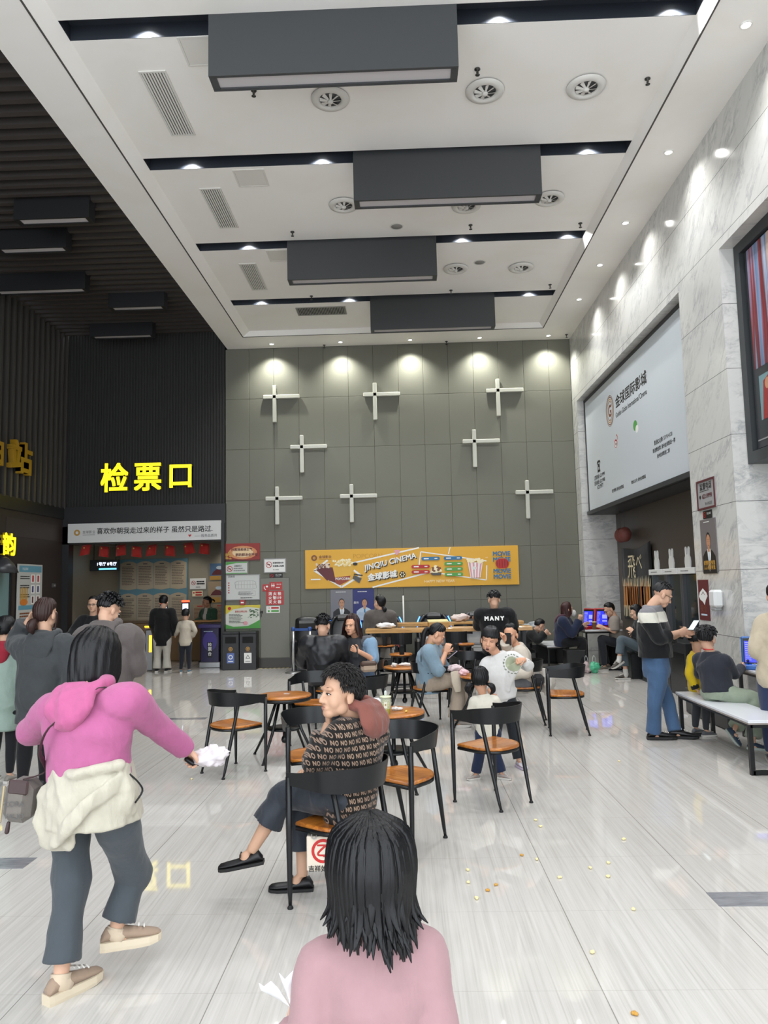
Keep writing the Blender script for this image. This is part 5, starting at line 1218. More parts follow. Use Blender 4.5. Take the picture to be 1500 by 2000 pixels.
o = thing('storage_box', 'black box seat under the woman in grey behind the game table', 'box', (3.90, 15.0-.26, 0)); 
MB().box((0.02, 0.08, .20), (.30, .30, .40), 0, None, .012).obj('body', CAB, o)
# game consoles
SCR = mat('blue_screen', '2a2fa8', .3, emit='3038d8', estr=0.9); SCRL = mat('screen_panel_light', '8a8fe0', .3, emit='8f95f0', estr=0.8)
def console(x, y, z, rz, m, label, s=1.0, group='red game consoles'):
    t = thing('game_console', label, 'game console', (x, y, z), rz, group)
    MB().box((0, -.10 * s, .03 * s), (.34 * s, .24 * s, .06 * s), 0, None, .01).obj('control_deck', m, t); MB().box((0, .05 * s, .22 * s), (.34 * s, .07 * s, .38 * s), 0, Matrix.Rotation(-.12, 3, 'X'), .012).obj('back_case', m, t)
    MB().box((0, .010 * s, .225 * s), (.29 * s, .012 * s, .33 * s), 0, Matrix.Rotation(-.12, 3, 'X'), .004).obj('bezel', BLACKMET, t)
    p = Print((0, .0005 * s, .225 * s), X, Vector((0, .12, 1))); p.rect(-.13 * s, -.15 * s, .13 * s, .13 * s, SCR); p.rect(.02 * s, -.02 * s, .12 * s, .06 * s, SCRL); p.rect(.02 * s, -.08 * s, .12 * s, -.055 * s, SCRL); p.lines(-.12 * s, -.13 * s, -.01 * s, .12 * s, 10, SCRL, .35, .4, 3); p.obj('display', t)
    for q in (-1, 1):
        b = MB().tube([(q * .09 * s, -.10 * s, .06 * s), (q * .09 * s, -.10 * s, .095 * s)], .006, 8); b.ball((q * .09 * s, -.10 * s, .105 * s), .014, 10, 8); b.obj('joystick', mat('stick_dark', '1b1b1d', .4), t)
    b = MB()
    for k in range(5): b.lathe((-.03 * s + k * .02 * s, (-.13 + .03 * (k % 2)) * s, .06 * s), [(.008, 0), (.008, .006), (.002, .008)], 10)
    b.obj('buttons', mat('button_white', 'd8d8d8', .4), t); return t
REDC = mat('console_red', 'a3161c', .35); BLUC = mat('console_blue', '1f5fae', .35)
console(3.42, 14.20, .741, R(-62), REDC, 'red game console nearer the navy hoodie woman', .92)
console(3.66, 14.18, .741, R(-38), REDC, 'red game console facing forward, right of the other', .92)
console(3.585, 7.86, .711, R(-28), BLUC, 'blue game console with lit screen on the right hand table', .78, 'blue game console')
o = thing('snack_cup', 'brown paper snack cup between the red consoles', 'cup', (3.47, 13.97, .741)); MB().lathe((0, 0, 0), [(.035, 0), (.048, .13), (.05, .135), (.046, .135), (.04, .1)], 22).obj('cup', mat('paper_cup_brown', '6d4a2a', .6), o); MB().lathe((0, 0, .125), [(.046, 0), (.04, .018), (.002, .022)], 20).obj('filling', KM[0], o)
def bottle(x, y, z, label, s=1.0):
    t = thing('water_bottle', label, 'bottle', (x, y, z)); MB().lathe((0, 0, 0), [(.028 * s, 0), (.031 * s, .01), (.031 * s, .13 * s), (.026 * s, .16 * s), (.012 * s, .185 * s), (.012 * s, .20 * s)], 22).obj('body', mat('pet_plastic', 'cfd6d8', .12, alpha=.55), t); MB().lathe((0, 0, .198 * s), [(.014 * s, 0), (.014 * s, .018 * s), (.002, .02 * s)], 16).obj('cap', mat('bottle_cap', 'd0d4d6', .4), t); MB().lathe((0, 0, .06 * s), [(.0315 * s, 0), (.0315 * s, .04 * s)], 22, 0, False).obj('wrapper', mat('bottle_label', 'b9c4cc', .4), t)
bottle(3.515, 7.55, .711, 'clear water bottle in front of the blue console', 1.1); bottle(3.84, 13.95, .741, 'clear water bottle at the right end of the red console table')
o = thing('card_box', 'small white box on the table edge beside the water bottle', 'box', (3.52, 7.32, .711)); MB().box((0, 0, .022), (.06, .09, .044), 0, None, .004).obj('box', TOPW, o); MB().box((0, 0, .0235), (.062, .02, .046)).obj('blue_band', BLUC, o)
t = thing('power_cable', 'black cables hanging below the blue console table', 'cable', (3.5, 7.35, .67)); MB().tube([(-.08, 0, 0), (-.06, -.02, -.16), (.03, .0, -.30), (.14, .1, -.44), (.2, .2, -.665)], .006, 8, sub=5).obj('cable', RUB, t); MB().tube([(.0, -.1, 0), (.02, -.08, -.12), (.10, .0, -.25), (.17, .15, -.45), (.22, .22, -.665)], .006, 8, sub=5).obj('cable', RUB, t)
for i, (x, m_, lab, sd) in enumerate(((3.19, mat('bag_clear_pink', 'b9a6a6', .35), 'clear plastic bag with red cups on the floor by the far table', 31), (3.33, mat('bag_green', '4fae86', .35), 'green tinted plastic bag on the floor by the far table', 33))):
    t = thing('carrier_bag', lab, 'bag', (x, 13.55, 0)); 
    o = crumple('tmp', None, None, (0, 0, 0), (.085, .06, .10), m_, sd); o.name = 'bag_body'; o.parent = t
    MB().tube([(-.03, 0, .17), (-.02, 0, .27), (0.0, 0, .31), (.025, 0, .26), (.03, 0, .17)], [(.008, .003)] * 5, 8, 0, Y, sub=3).obj('handles', mat('handle_white', 'd5dad8', .4), t)
o = tag(MB().tube([(3.30 + .05 * math.cos(a) * (1 + .3 * math.sin(3 * a)), 9.2 + .09 * math.sin(a), .004) for a in [k * .35 for k in range(19)]], .004, 6).obj('loose_cord', TOPW), 'thin white loop of cord lying on the floor beyond the bench', 'cord')
crumple('jacket', 'white jacket hanging from the back of the chair under the woman in cream', 'jacket', (1.66, 9.02, .30), (.09, .07, .16), cloth('cdc8bf', name='white_jacket'), 41)
crumple('cloth_bag', 'white and pink printed cloth lying over the arm of the chair under the blue jumper', 'cloth', (.56, 8.78, .62), (.09, .06, .045), cloth('d6c3c6', name='pink_print_cloth'), 44)
o = tag(MB().tube([(.54, 8.70, .63), (.555, 8.66, .52), (.57, 8.65, .42)], [(.05, .012), (.055, .014), (.035, .01)], 12, 0, X, round_ends=True, sub=3).obj('cap', cloth('b9ad9c', name='beige_cap')), 'beige cap hanging below the pink printed cloth', 'cap')
# pouch hanging under the older woman's seat
o = thing('gift_bag', 'off white paper bag with a round red emblem hanging under the nearest chair', 'bag', (-.42, 3.97, .372))
MB().box((0, 0, -.085), (.24, .06, .17), 0, None, .004).obj('bag_body', mat('bag_paper', 'cfc3b2', .7), o)
p = Print((-.035, -.031, -.072), X, Z); p.disc(0, 0, .060, P_RED); p.disc(0, 0, .045, mat('bag_paper', 'cfc3b2', .7)); p.text('乙', 0, .004, P_RED, height=.055, bold=.03); p.line([(.0, -.024), (.024, -.03)], .008, P_RED); p.text('吉祥如意大吉', .02, -.085, P_BK, width=.19, bold=.02); p.obj('emblem', o)
MB().tube([(-.08 + .013 * math.cos(a), -.036, .005 + .015 * math.sin(a)) for a in [k * math.pi / 8 for k in range(17)]], .0025, 6).obj('ring', STEEL, o)
# joint positions of everyone in the hall (metres) and facing angles (degrees)
POSE = {
    'pink': dict(head=(-1.389, 3.328, 1.341), neck=(-1.393, 3.234, 1.208), pelvis=(-1.367, 3.245, 0.755), sR=(-1.190, 3.182, 1.185), sL=(-1.569, 3.297, 1.130), eR=(-1.139, 3.380, 1.041), wR=(-1.059, 3.557, 0.903), eL=(-1.747, 3.463, 1.008), wL=(-1.748, 3.640, 0.969), hR=(-1.262, 3.203, 0.744), hL=(-1.481, 3.286, 0.717), kR=(-1.255, 3.432, 0.390), aR=(-1.304, 3.370, 0.167), kL=(-1.454, 3.266, 0.418), aL=(-1.448, 3.162, 0.068), H=1.56, yaw=75, fy=70, fp=-22, fr=0, tR=22, tL=58, g='L'),
    'frontgirl': dict(head=(-0.090, 1.660, 1.040), neck=(-0.083, 1.670, 0.908), pelvis=(-0.085, 1.670, 0.572), sR=(0.016, 1.680, 0.861), sL=(-0.198, 1.660, 0.845), eR=(0.045, 1.640, 0.710), wR=(0.020, 1.720, 0.539), eL=(-0.229, 1.630, 0.697), wL=(-0.281, 1.720, 0.685), hR=(-0.026, 1.675, 0.551), hL=(-0.143, 1.665, 0.551), aR=(-0.011, 1.656, 0.052), kR=(-0.020, 1.681, 0.312), aL=(-0.155, 1.644, 0.052), kL=(-0.150, 1.669, 0.312), H=1.14, yaw=95, fy=98, fp=0, fr=0, tR=87, tL=103, g='RL'),
    'elder': dict(head=(-0.359, 3.980, 1.085), neck=(-0.275, 4.060, 0.949), pelvis=(-0.328, 4.080, 0.540), sR=(-0.202, 4.220, 0.830), sL=(-0.349, 3.940, 0.872), eL=(-0.496, 4.000, 0.731), wL=(-0.425, 4.020, 0.926), eR=(-0.426, 4.350, 0.615), wR=(-0.541, 4.220, 0.634), hL=(-0.359, 4.000, 0.547), hR=(-0.301, 4.160, 0.507), kL=(-0.690, 4.180, 0.517), aL=(-0.869, 4.140, 0.231), kR=(-0.611, 4.340, 0.450), aR=(-0.604, 4.220, 0.068), H=1.56, yaw=152, fy=216, fp=4, fr=0, tR=182, tL=184, tpL=-8, g='R'),
    'whitegirl': dict(head=(0.754, 6.844, 1.129), neck=(0.817, 6.906, 0.994), pelvis=(0.873, 6.948, 0.496), sR=(0.718, 6.886, 0.910), sL=(0.972, 6.927, 0.961), eR=(0.663, 6.844, 0.788), wR=(0.720, 6.761, 0.694), eL=(1.090, 6.865, 0.887), wL=(1.036, 6.740, 0.960), kR=(0.776, 6.865, 0.276), kL=(0.947, 6.906, 0.270), aR=(0.765, 6.906, 0.054), aL=(0.976, 6.844, 0.054), hR=(0.810, 6.946, 0.473), hL=(0.937, 6.950, 0.473), H=1.24, yaw=-88, fy=-106, fp=-4, fr=10, tR=-100, tL=-70, g='RL'),
    'toddler': dict(head=(0.620, 6.487, 0.820), neck=(0.643, 6.508, 0.688), pelvis=(0.672, 6.508, 0.387), sL=(0.559, 6.508, 0.642), sR=(0.740, 6.487, 0.651), eL=(0.527, 6.539, 0.534), wL=(0.590, 6.663, 0.481), eR=(0.791, 6.539, 0.551), wR=(0.778, 6.663, 0.496), kL=(0.598, 6.467, 0.240), aL=(0.554, 6.467, 0.041), kR=(0.723, 6.508, 0.221), aR=(0.769, 6.467, 0.041), hR=(0.720, 6.503, 0.370), hL=(0.624, 6.513, 0.370), H=0.93, yaw=84, fy=80, fp=8, fr=0, tR=-30, tL=205, g='RL'),
    'man': dict(head=(2.707, 7.963, 1.478), neck=(2.589, 7.963, 1.363), pelvis=(2.595, 7.963, 0.730), sR=(2.481, 7.796, 1.260), sL=(2.704, 8.151, 1.251), eR=(2.575, 7.754, 1.047), wR=(2.820, 7.879, 1.091), eL=(2.787, 8.151, 0.993), wL=(2.909, 8.026, 1.074), kR=(2.530, 7.858, 0.385), kL=(2.732, 8.067, 0.360), aR=(2.519, 7.921, 0.072), aL=(2.751, 7.963, 0.072), hR=(2.598, 7.876, 0.699), hL=(2.592, 8.049, 0.699), H=1.68, yaw=2, fy=0, fp=-30, fr=0, tR=-4, tL=-14, g='RL'),
    'boy': dict(head=(2.978, 7.544, 1.054), neck=(2.992, 7.513, 0.916), pelvis=(3.017, 7.462, 0.556), sL=(2.919, 7.646, 0.839), sR=(3.076, 7.380, 0.848), eR=(3.194, 7.482, 0.697), wR=(3.368, 7.687, 0.751), eL=(2.982, 7.810, 0.662), wL=(3.227, 7.974, 0.680), kR=(3.301, 7.318, 0.484), kL=(3.411, 7.626, 0.456), aR=(3.190, 7.175, 0.106), aL=(3.113, 7.400, 0.176), hR=(3.069, 7.415, 0.531), hL=(2.966, 7.509, 0.531), H=1.35, yaw=48, fy=46, fp=6, fr=-8, tR=-35, tL=-50, tpL=-50, g=''),
    'yellow': dict(head=(3.094, 8.100, 0.990), neck=(3.085, 8.100, 0.851), pelvis=(3.086, 8.100, 0.519), sL=(3.158, 8.242, 0.793), sR=(2.989, 7.998, 0.803), eR=(2.926, 7.937, 0.658), wR=(2.974, 7.897, 0.506), eL=(3.258, 8.323, 0.640), wL=(3.300, 8.221, 0.650), hR=(3.107, 8.042, 0.497), hL=(3.065, 8.158, 0.497), aR=(3.093, 8.021, 0.055), kR=(3.114, 8.036, 0.286), aL=(3.041, 8.165, 0.055), kL=(3.067, 8.166, 0.286), H=1.2, yaw=20, fy=30, fp=0, fr=0, tR=12, tL=28, g='RL'),
    'edge': dict(head=(3.381, 6.916, 1.465), neck=(3.360, 6.895, 1.313), pelvis=(3.314, 6.875, 0.750), sL=(3.277, 6.956, 1.210), sR=(3.433, 6.793, 1.207), eL=(3.163, 6.916, 0.976), wL=(3.368, 7.120, 1.001), eR=(3.497, 6.834, 0.940), wR=(3.624, 7.089, 0.867), hR=(3.381, 6.836, 0.722), hL=(3.247, 6.913, 0.722), aR=(3.387, 6.810, 0.068), kR=(3.391, 6.836, 0.405), aL=(3.221, 6.905, 0.068), kL=(3.242, 6.922, 0.405), H=1.5, yaw=60, fy=60, fp=-10, fr=0, tR=52, tL=68, g='RL'),
    'hoodie': dict(head=(-3.037, 6.234, 1.462), neck=(-3.033, 6.234, 1.270), pelvis=(-3.074, 6.234, 0.776), sL=(-3.216, 6.255, 1.174), sR=(-2.847, 6.214, 1.187), eL=(-3.414, 6.479, 1.212), wL=(-3.281, 6.439, 1.424), eR=(-2.781, 6.193, 0.932), wR=(-2.865, 6.255, 0.715), kL=(-3.186, 6.234, 0.436), kR=(-3.034, 6.275, 0.425), aL=(-3.165, 6.152, 0.072), aR=(-3.073, 6.336, 0.072), hR=(-2.989, 6.228, 0.747), hL=(-3.158, 6.240, 0.747), H=1.64, yaw=86, fy=80, fp=-8, fr=0, tR=80, tL=100, g='RL'),
    'brown': dict(head=(-2.528, 6.304, 1.484), neck=(-2.527, 6.263, 1.339), pelvis=(-2.514, 6.283, 0.742), sL=(-2.732, 6.324, 1.254), sR=(-2.315, 6.222, 1.261), eL=(-2.834, 6.385, 1.017), wL=(-2.813, 6.630, 0.981), eR=(-2.297, 6.324, 1.005), wR=(-2.488, 6.548, 0.971), hR=(-2.429, 6.268, 0.712), hL=(-2.599, 6.298, 0.712), aR=(-2.412, 6.245, 0.075), kR=(-2.418, 6.271, 0.403), aL=(-2.623, 6.282, 0.075), kL=(-2.608, 6.305, 0.403), H=1.68, yaw=80, fy=58, fp=-28, fr=0, tR=72, tL=88, g='RL'),
    'green': dict(head=(-3.587, 6.624, 1.313), neck=(-3.578, 6.624, 1.176), pelvis=(-3.587, 6.624, 0.683), sL=(-3.749, 6.645, 1.078), sR=(-3.430, 6.603, 1.085), eL=(-3.798, 6.676, 0.868), wL=(-3.817, 6.883, 0.772), eR=(-3.391, 6.583, 0.890), wR=(-3.467, 6.676, 0.704), hR=(-3.521, 6.617, 0.659), hL=(-3.654, 6.631, 0.659), aR=(-3.507, 6.595, 0.059), kR=(-3.512, 6.621, 0.369), aL=(-3.672, 6.613, 0.059), kL=(-3.661, 6.637, 0.369), H=1.3, yaw=84, fy=80, fp=-5, fr=0, tR=76, tL=92, g='RL'),
    'glasses': dict(head=(-4.906, 11.600, 1.437), neck=(-4.924, 11.650, 1.252), pelvis=(-4.899, 11.650, 0.743), sR=(-5.078, 11.650, 1.191), sL=(-4.776, 11.650, 1.193), eR=(-5.169, 11.550, 1.056), wR=(-5.187, 11.400, 0.948), eL=(-4.704, 11.600, 0.964), wL=(-4.709, 11.500, 0.799), hR=(-4.984, 11.635, 0.712), hL=(-4.815, 11.665, 0.712), aR=(-5.007, 11.651, 0.075), kR=(-4.993, 11.628, 0.404), aL=(-4.799, 11.688, 0.075), kL=(-4.804, 11.662, 0.404), H=1.66, yaw=-80, fy=-84, fp=0, fr=0, tR=-88, tL=-72, g='RL'),
    'blackwhite': dict(head=(-4.914, 15.050, 1.395), neck=(-4.924, 15.050, 1.261), pelvis=(-4.940, 15.050, 0.676), sL=(-5.105, 15.060, 1.182), sR=(-4.752, 15.040, 1.186), eL=(-5.152, 15.050, 0.946), wL=(-5.144, 15.250, 0.748), eR=(-4.685, 15.030, 0.938), wR=(-4.800, 15.200, 0.745), hR=(-4.859, 15.053, 0.647), hL=(-5.022, 15.047, 0.647), aR=(-4.839, 15.034, 0.072), kR=(-4.850, 15.058, 0.369), aL=(-5.040, 15.027, 0.072), kL=(-5.031, 15.052, 0.369), H=1.58, yaw=92, fy=95, fp=-8, fr=0, tR=84, tL=100, g='RL'),
    'gatechild': dict(head=(-4.403, 14.850, 1.135), neck=(-4.403, 14.850, 1.023), pelvis=(-4.411, 14.850, 0.599), sL=(-4.519, 14.860, 0.954), sR=(-4.286, 14.840, 0.960), eL=(-4.582, 14.900, 0.811), wL=(-4.669, 15.050, 0.732), eR=(-4.208, 14.820, 0.819), wR=(-4.286, 14.950, 0.700), hR=(-4.348, 14.855, 0.577), hL=(-4.474, 14.845, 0.577), aR=(-4.332, 14.837, 0.055), kR=(-4.342, 14.861, 0.326), aL=(-4.487, 14.823, 0.055), kL=(-4.481, 14.849, 0.326), H=1.22, yaw=95, fy=95, fp=0, fr=0, tR=87, tL=103, g='RL'),
    'staff': dict(head=(-4.477, 16.700, 1.346), neck=(-4.447, 16.720, 1.219), pelvis=(-4.479, 16.800, 0.633), sR=(-4.610, 16.850, 1.126), sL=(-4.301, 16.650, 1.139), eR=(-4.641, 16.750, 0.971), wR=(-4.691, 16.600, 0.933), eL=(-4.264, 16.550, 0.961), wL=(-4.390, 16.420, 0.925), hR=(-4.547, 16.847, 0.604), hL=(-4.412, 16.753, 0.604), aR=(-4.551, 16.875, 0.073), kR=(-4.558, 16.849, 0.348), aL=(-4.384, 16.758, 0.073), kL=(-4.407, 16.743, 0.348), H=1.6, yaw=-125, fy=-150, fp=-12, fr=0, tR=-133, tL=-117, g='RL'),
    'leather': dict(head=(-0.998, 8.950, 1.172), neck=(-1.001, 8.960, 1.050), pelvis=(-1.006, 9.000, 0.581), sL=(-1.195, 8.980, 0.967), sR=(-0.804, 8.940, 0.969), eL=(-1.281, 9.140, 0.741), wL=(-1.172, 9.360, 0.653), eR=(-0.786, 9.120, 0.734), wR=(-0.878, 9.360, 0.686), kL=(-1.181, 9.420, 0.521), kR=(-0.924, 9.420, 0.522), aL=(-1.190, 9.450, 0.072), aR=(-0.933, 9.450, 0.072), hR=(-0.918, 9.008, 0.550), hL=(-1.093, 8.992, 0.550), H=1.7, yaw=95, fy=80, fp=-22, fr=0, tR=85, tL=95, g='RL'),
    'phone': dict(head=(-0.679, 9.280, 1.153), neck=(-0.629, 9.360, 1.002), pelvis=(-0.567, 9.450, 0.531), sR=(-0.770, 9.500, 0.924), sL=(-0.459, 9.260, 0.943), eL=(-0.410, 9.200, 0.743), wL=(-0.585, 9.020, 0.861), eR=(-0.822, 9.460, 0.712), wR=(-0.836, 9.260, 0.770), kL=(-0.640, 9.020, 0.560), kR=(-0.754, 9.220, 0.562), aL=(-0.613, 9.080, 0.071), aR=(-0.790, 9.280, 0.071), hR=(-0.632, 9.501, 0.502), hL=(-0.501, 9.399, 0.502), H=1.62, yaw=-128, fy=-112, fp=0, fr=0, tR=-140, tL=-120, g='RL'),
    'greycoat': dict(head=(-0.441, 12.420, 1.346), neck=(-0.427, 12.420, 1.228), pelvis=(-0.420, 12.450, 0.780), sL=(-0.600, 12.440, 1.138), sR=(-0.259, 12.400, 1.132), eL=(-0.649, 12.500, 0.950), wL=(-0.541, 12.750, 0.908), eR=(-0.230, 12.460, 0.944), wR=(-0.314, 12.740, 0.904), kL=(-0.496, 12.860, 0.727), kR=(-0.356, 12.860, 0.724), aL=(-0.491, 12.750, 0.357), aR=(-0.361, 12.750, 0.355), hR=(-0.337, 12.465, 0.750), hL=(-0.504, 12.435, 0.750), H=1.64, yaw=100, fy=135, fp=5, fr=0, tR=95, tL=100, g=''),
    'blue': dict(head=(0.353, 8.860, 1.048), neck=(0.266, 8.880, 0.929), pelvis=(0.239, 8.950, 0.517), sR=(0.253, 8.720, 0.860), sL=(0.338, 9.080, 0.850), eR=(0.352, 8.680, 0.653), wR=(0.450, 8.760, 0.853), eL=(0.430, 9.080, 0.636), wL=(0.417, 8.940, 0.831), kR=(0.598, 8.800, 0.541), kL=(0.596, 9.120, 0.525), aR=(0.540, 8.760, 0.071), aL=(0.663, 8.980, 0.071), hR=(0.259, 8.869, 0.487), hL=(0.219, 9.031, 0.487), H=1.62, yaw=14, fy=8, fp=-36, fr=0, tR=5, tL=0, g='RL'),
    'tee': dict(head=(1.286, 10.950, 1.391), neck=(1.285, 10.980, 1.264), pelvis=(1.268, 10.980, 0.799), sL=(1.083, 11.000, 1.179), sR=(1.491, 10.980, 1.178), eL=(1.059, 11.120, 1.017), wL=(1.174, 11.360, 0.986), eR=(1.576, 11.100, 1.022), wR=(1.544, 11.360, 0.994), kL=(1.196, 11.360, 0.749), kR=(1.442, 11.360, 0.751), aL=(1.181, 11.200, 0.379), aR=(1.393, 11.200, 0.390), hR=(1.357, 10.980, 0.767), hL=(1.180, 10.980, 0.767), H=1.72, yaw=90, fy=90, fp=-18, fr=0, tR=85, tL=95, g=''),
    'cream': dict(head=(1.229, 8.940, 1.025), neck=(1.296, 8.980, 0.889), pelvis=(1.377, 9.020, 0.475), sL=(1.323, 8.820, 0.819), sR=(1.347, 9.180, 0.810), eL=(1.379, 8.740, 0.615), wL=(1.199, 8.720, 0.586), eR=(1.261, 9.140, 0.644), wR=(1.155, 8.860, 0.949), kL=(1.005, 8.840, 0.505), kR=(1.058, 9.140, 0.490), aL=(1.019, 8.840, 0.071), aR=(1.078, 9.120, 0.071), hR=(1.379, 9.103, 0.446), hL=(1.374, 8.937, 0.446), H=1.62, yaw=178, fy=-112, fp=-6, fr=0, tR=180, tL=185, g='RL'),
    'recline': dict(head=(2.487, 14.100, 0.814), neck=(2.396, 14.150, 0.709), pelvis=(2.051, 14.200, 0.503), sR=(2.313, 14.000, 0.682), sL=(2.391, 14.350, 0.677), eR=(2.404, 13.900, 0.575), wR=(2.540, 13.950, 0.681), eL=(2.473, 14.300, 0.544), wL=(2.594, 14.200, 0.645), kR=(1.714, 14.000, 0.628), kL=(1.781, 14.300, 0.625), aR=(1.572, 13.950, 0.270), aL=(1.645, 14.250, 0.259), hR=(2.093, 14.128, 0.473), hL=(2.010, 14.272, 0.473), H=1.62, yaw=30, fy=20, fp=-30, fr=0, tR=200, tL=200, g=''),
    'navy': dict(head=(2.938, 13.740, 1.130), neck=(2.868, 13.750, 0.983), pelvis=(2.822, 13.750, 0.578), sR=(2.811, 13.580, 0.919), sL=(2.948, 13.920, 0.909), eR=(2.962, 13.560, 0.698), wR=(3.114, 13.620, 0.929), eL=(3.078, 13.950, 0.726), wL=(3.251, 13.950, 0.817), kR=(3.165, 13.640, 0.543), kL=(3.226, 13.900, 0.540), aR=(3.106, 13.620, 0.070), aL=(3.189, 13.900, 0.070), hR=(2.834, 13.668, 0.549), hL=(2.811, 13.832, 0.549), H=1.6, yaw=8, fy=12, fp=0, fr=0, tR=5, tL=0, g='RL'),
    'greytee': dict(head=(3.767, 14.000, 1.095), neck=(3.855, 14.000, 0.971), pelvis=(3.920, 14.050, 0.516), sL=(3.812, 13.860, 0.894), sR=(3.895, 14.160, 0.887), eL=(3.794, 13.800, 0.703), wL=(3.609, 13.820, 0.779), eR=(3.858, 14.200, 0.695), wR=(3.667, 14.120, 0.742), kL=(3.581, 13.900, 0.552), kR=(3.620, 14.120, 0.554), aL=(3.590, 13.860, 0.069), aR=(3.709, 14.100, 0.069), hR=(3.932, 14.131, 0.487), hL=(3.909, 13.969, 0.487), H=1.58, yaw=172, fy=190, fp=-28, fr=0, tR=185, tL=190, g='RL'),
    'crossed': dict(head=(3.842, 12.620, 1.089), neck=(3.895, 12.620, 0.961), pelvis=(3.928, 12.640, 0.537), sL=(3.848, 12.480, 0.902), sR=(3.934, 12.760, 0.894), eL=(3.835, 12.420, 0.706), wL=(3.747, 12.500, 0.786), eR=(3.936, 12.800, 0.695), wR=(3.799, 12.680, 0.740), kL=(3.545, 12.520, 0.663), kR=(3.607, 12.700, 0.539), aL=(3.469, 12.460, 0.329), aR=(3.616, 12.620, 0.071), hR=(3.934, 12.723, 0.508), hL=(3.922, 12.557, 0.508), H=1.62, yaw=176, fy=185, fp=-25, fr=0, tR=182, tL=200, tpL=-25, g='R'),
}
# ================================================================== PEOPLE
SKIN_C = 'c08a6c'
def skin(tone='cba48b'):
    nm = 'skin_' + tone
    if nm in MATS: return MATS[nm]
    m = mat(nm, tone, 0.55, spec=0.35); t = NT(m)
    c = srgb(tone); rd = (min(c[0] * 1.06, 1), c[1] * .84, c[2] * .80, 1)
    t.l.new(t.mix(t.math('MULTIPLY', t.noise(t.coord(), 26, 3, .6), .22), c, rd), bsdf(m).inputs['Base Color'])
    bsdf(m).inputs['Subsurface Weight'].default_value = 0.0
    return m
EYEW = mat('eye_white', 'd8d2cc', .25); IRIS = mat('eye_dark_iris', '17110e', .2); LIPM = mat('lip_rose', 'a06c60', .5); BROWM = mat('brow_dark', '221a17', .8); MOUTHM = mat('mouth_dark', '3a1614', .6)
def hair_mat(c='0c0c0e', rough=.36):
    nm = 'hair_' + c
    if nm in MATS: return MATS[nm]
    m = mat(nm, c, rough, spec=.28); t = NT(m)
    n = t.noise(t.mapping(t.coord(), (160, 160, 9)), 1.0, 3, .6)
    t.l.new(t.bump(n, .5, .006), bsdf(m).inputs['Normal'])
    cc = srgb(c); hi = tuple(min(v * 1.5 + .002, 1) for v in cc[:3]) + (1,)
    t.l.new(t.mix(n, cc, hi), bsdf(m).inputs['Base Color'])
    return m
def rotdir(yaw_, pitch=0.0, roll=0.0):
    """right, forward, up axes"""
    y, p = R(yaw_), R(pitch)
    f = Vector((math.cos(y) * math.cos(p), math.sin(y) * math.cos(p), math.sin(p))); r = Vector((math.sin(y), -math.cos(y), 0)); u = r.cross(f)
    a = R(roll); return (r * math.cos(a) + u * math.sin(a)), f, (u * math.cos(a) - r * math.sin(a))
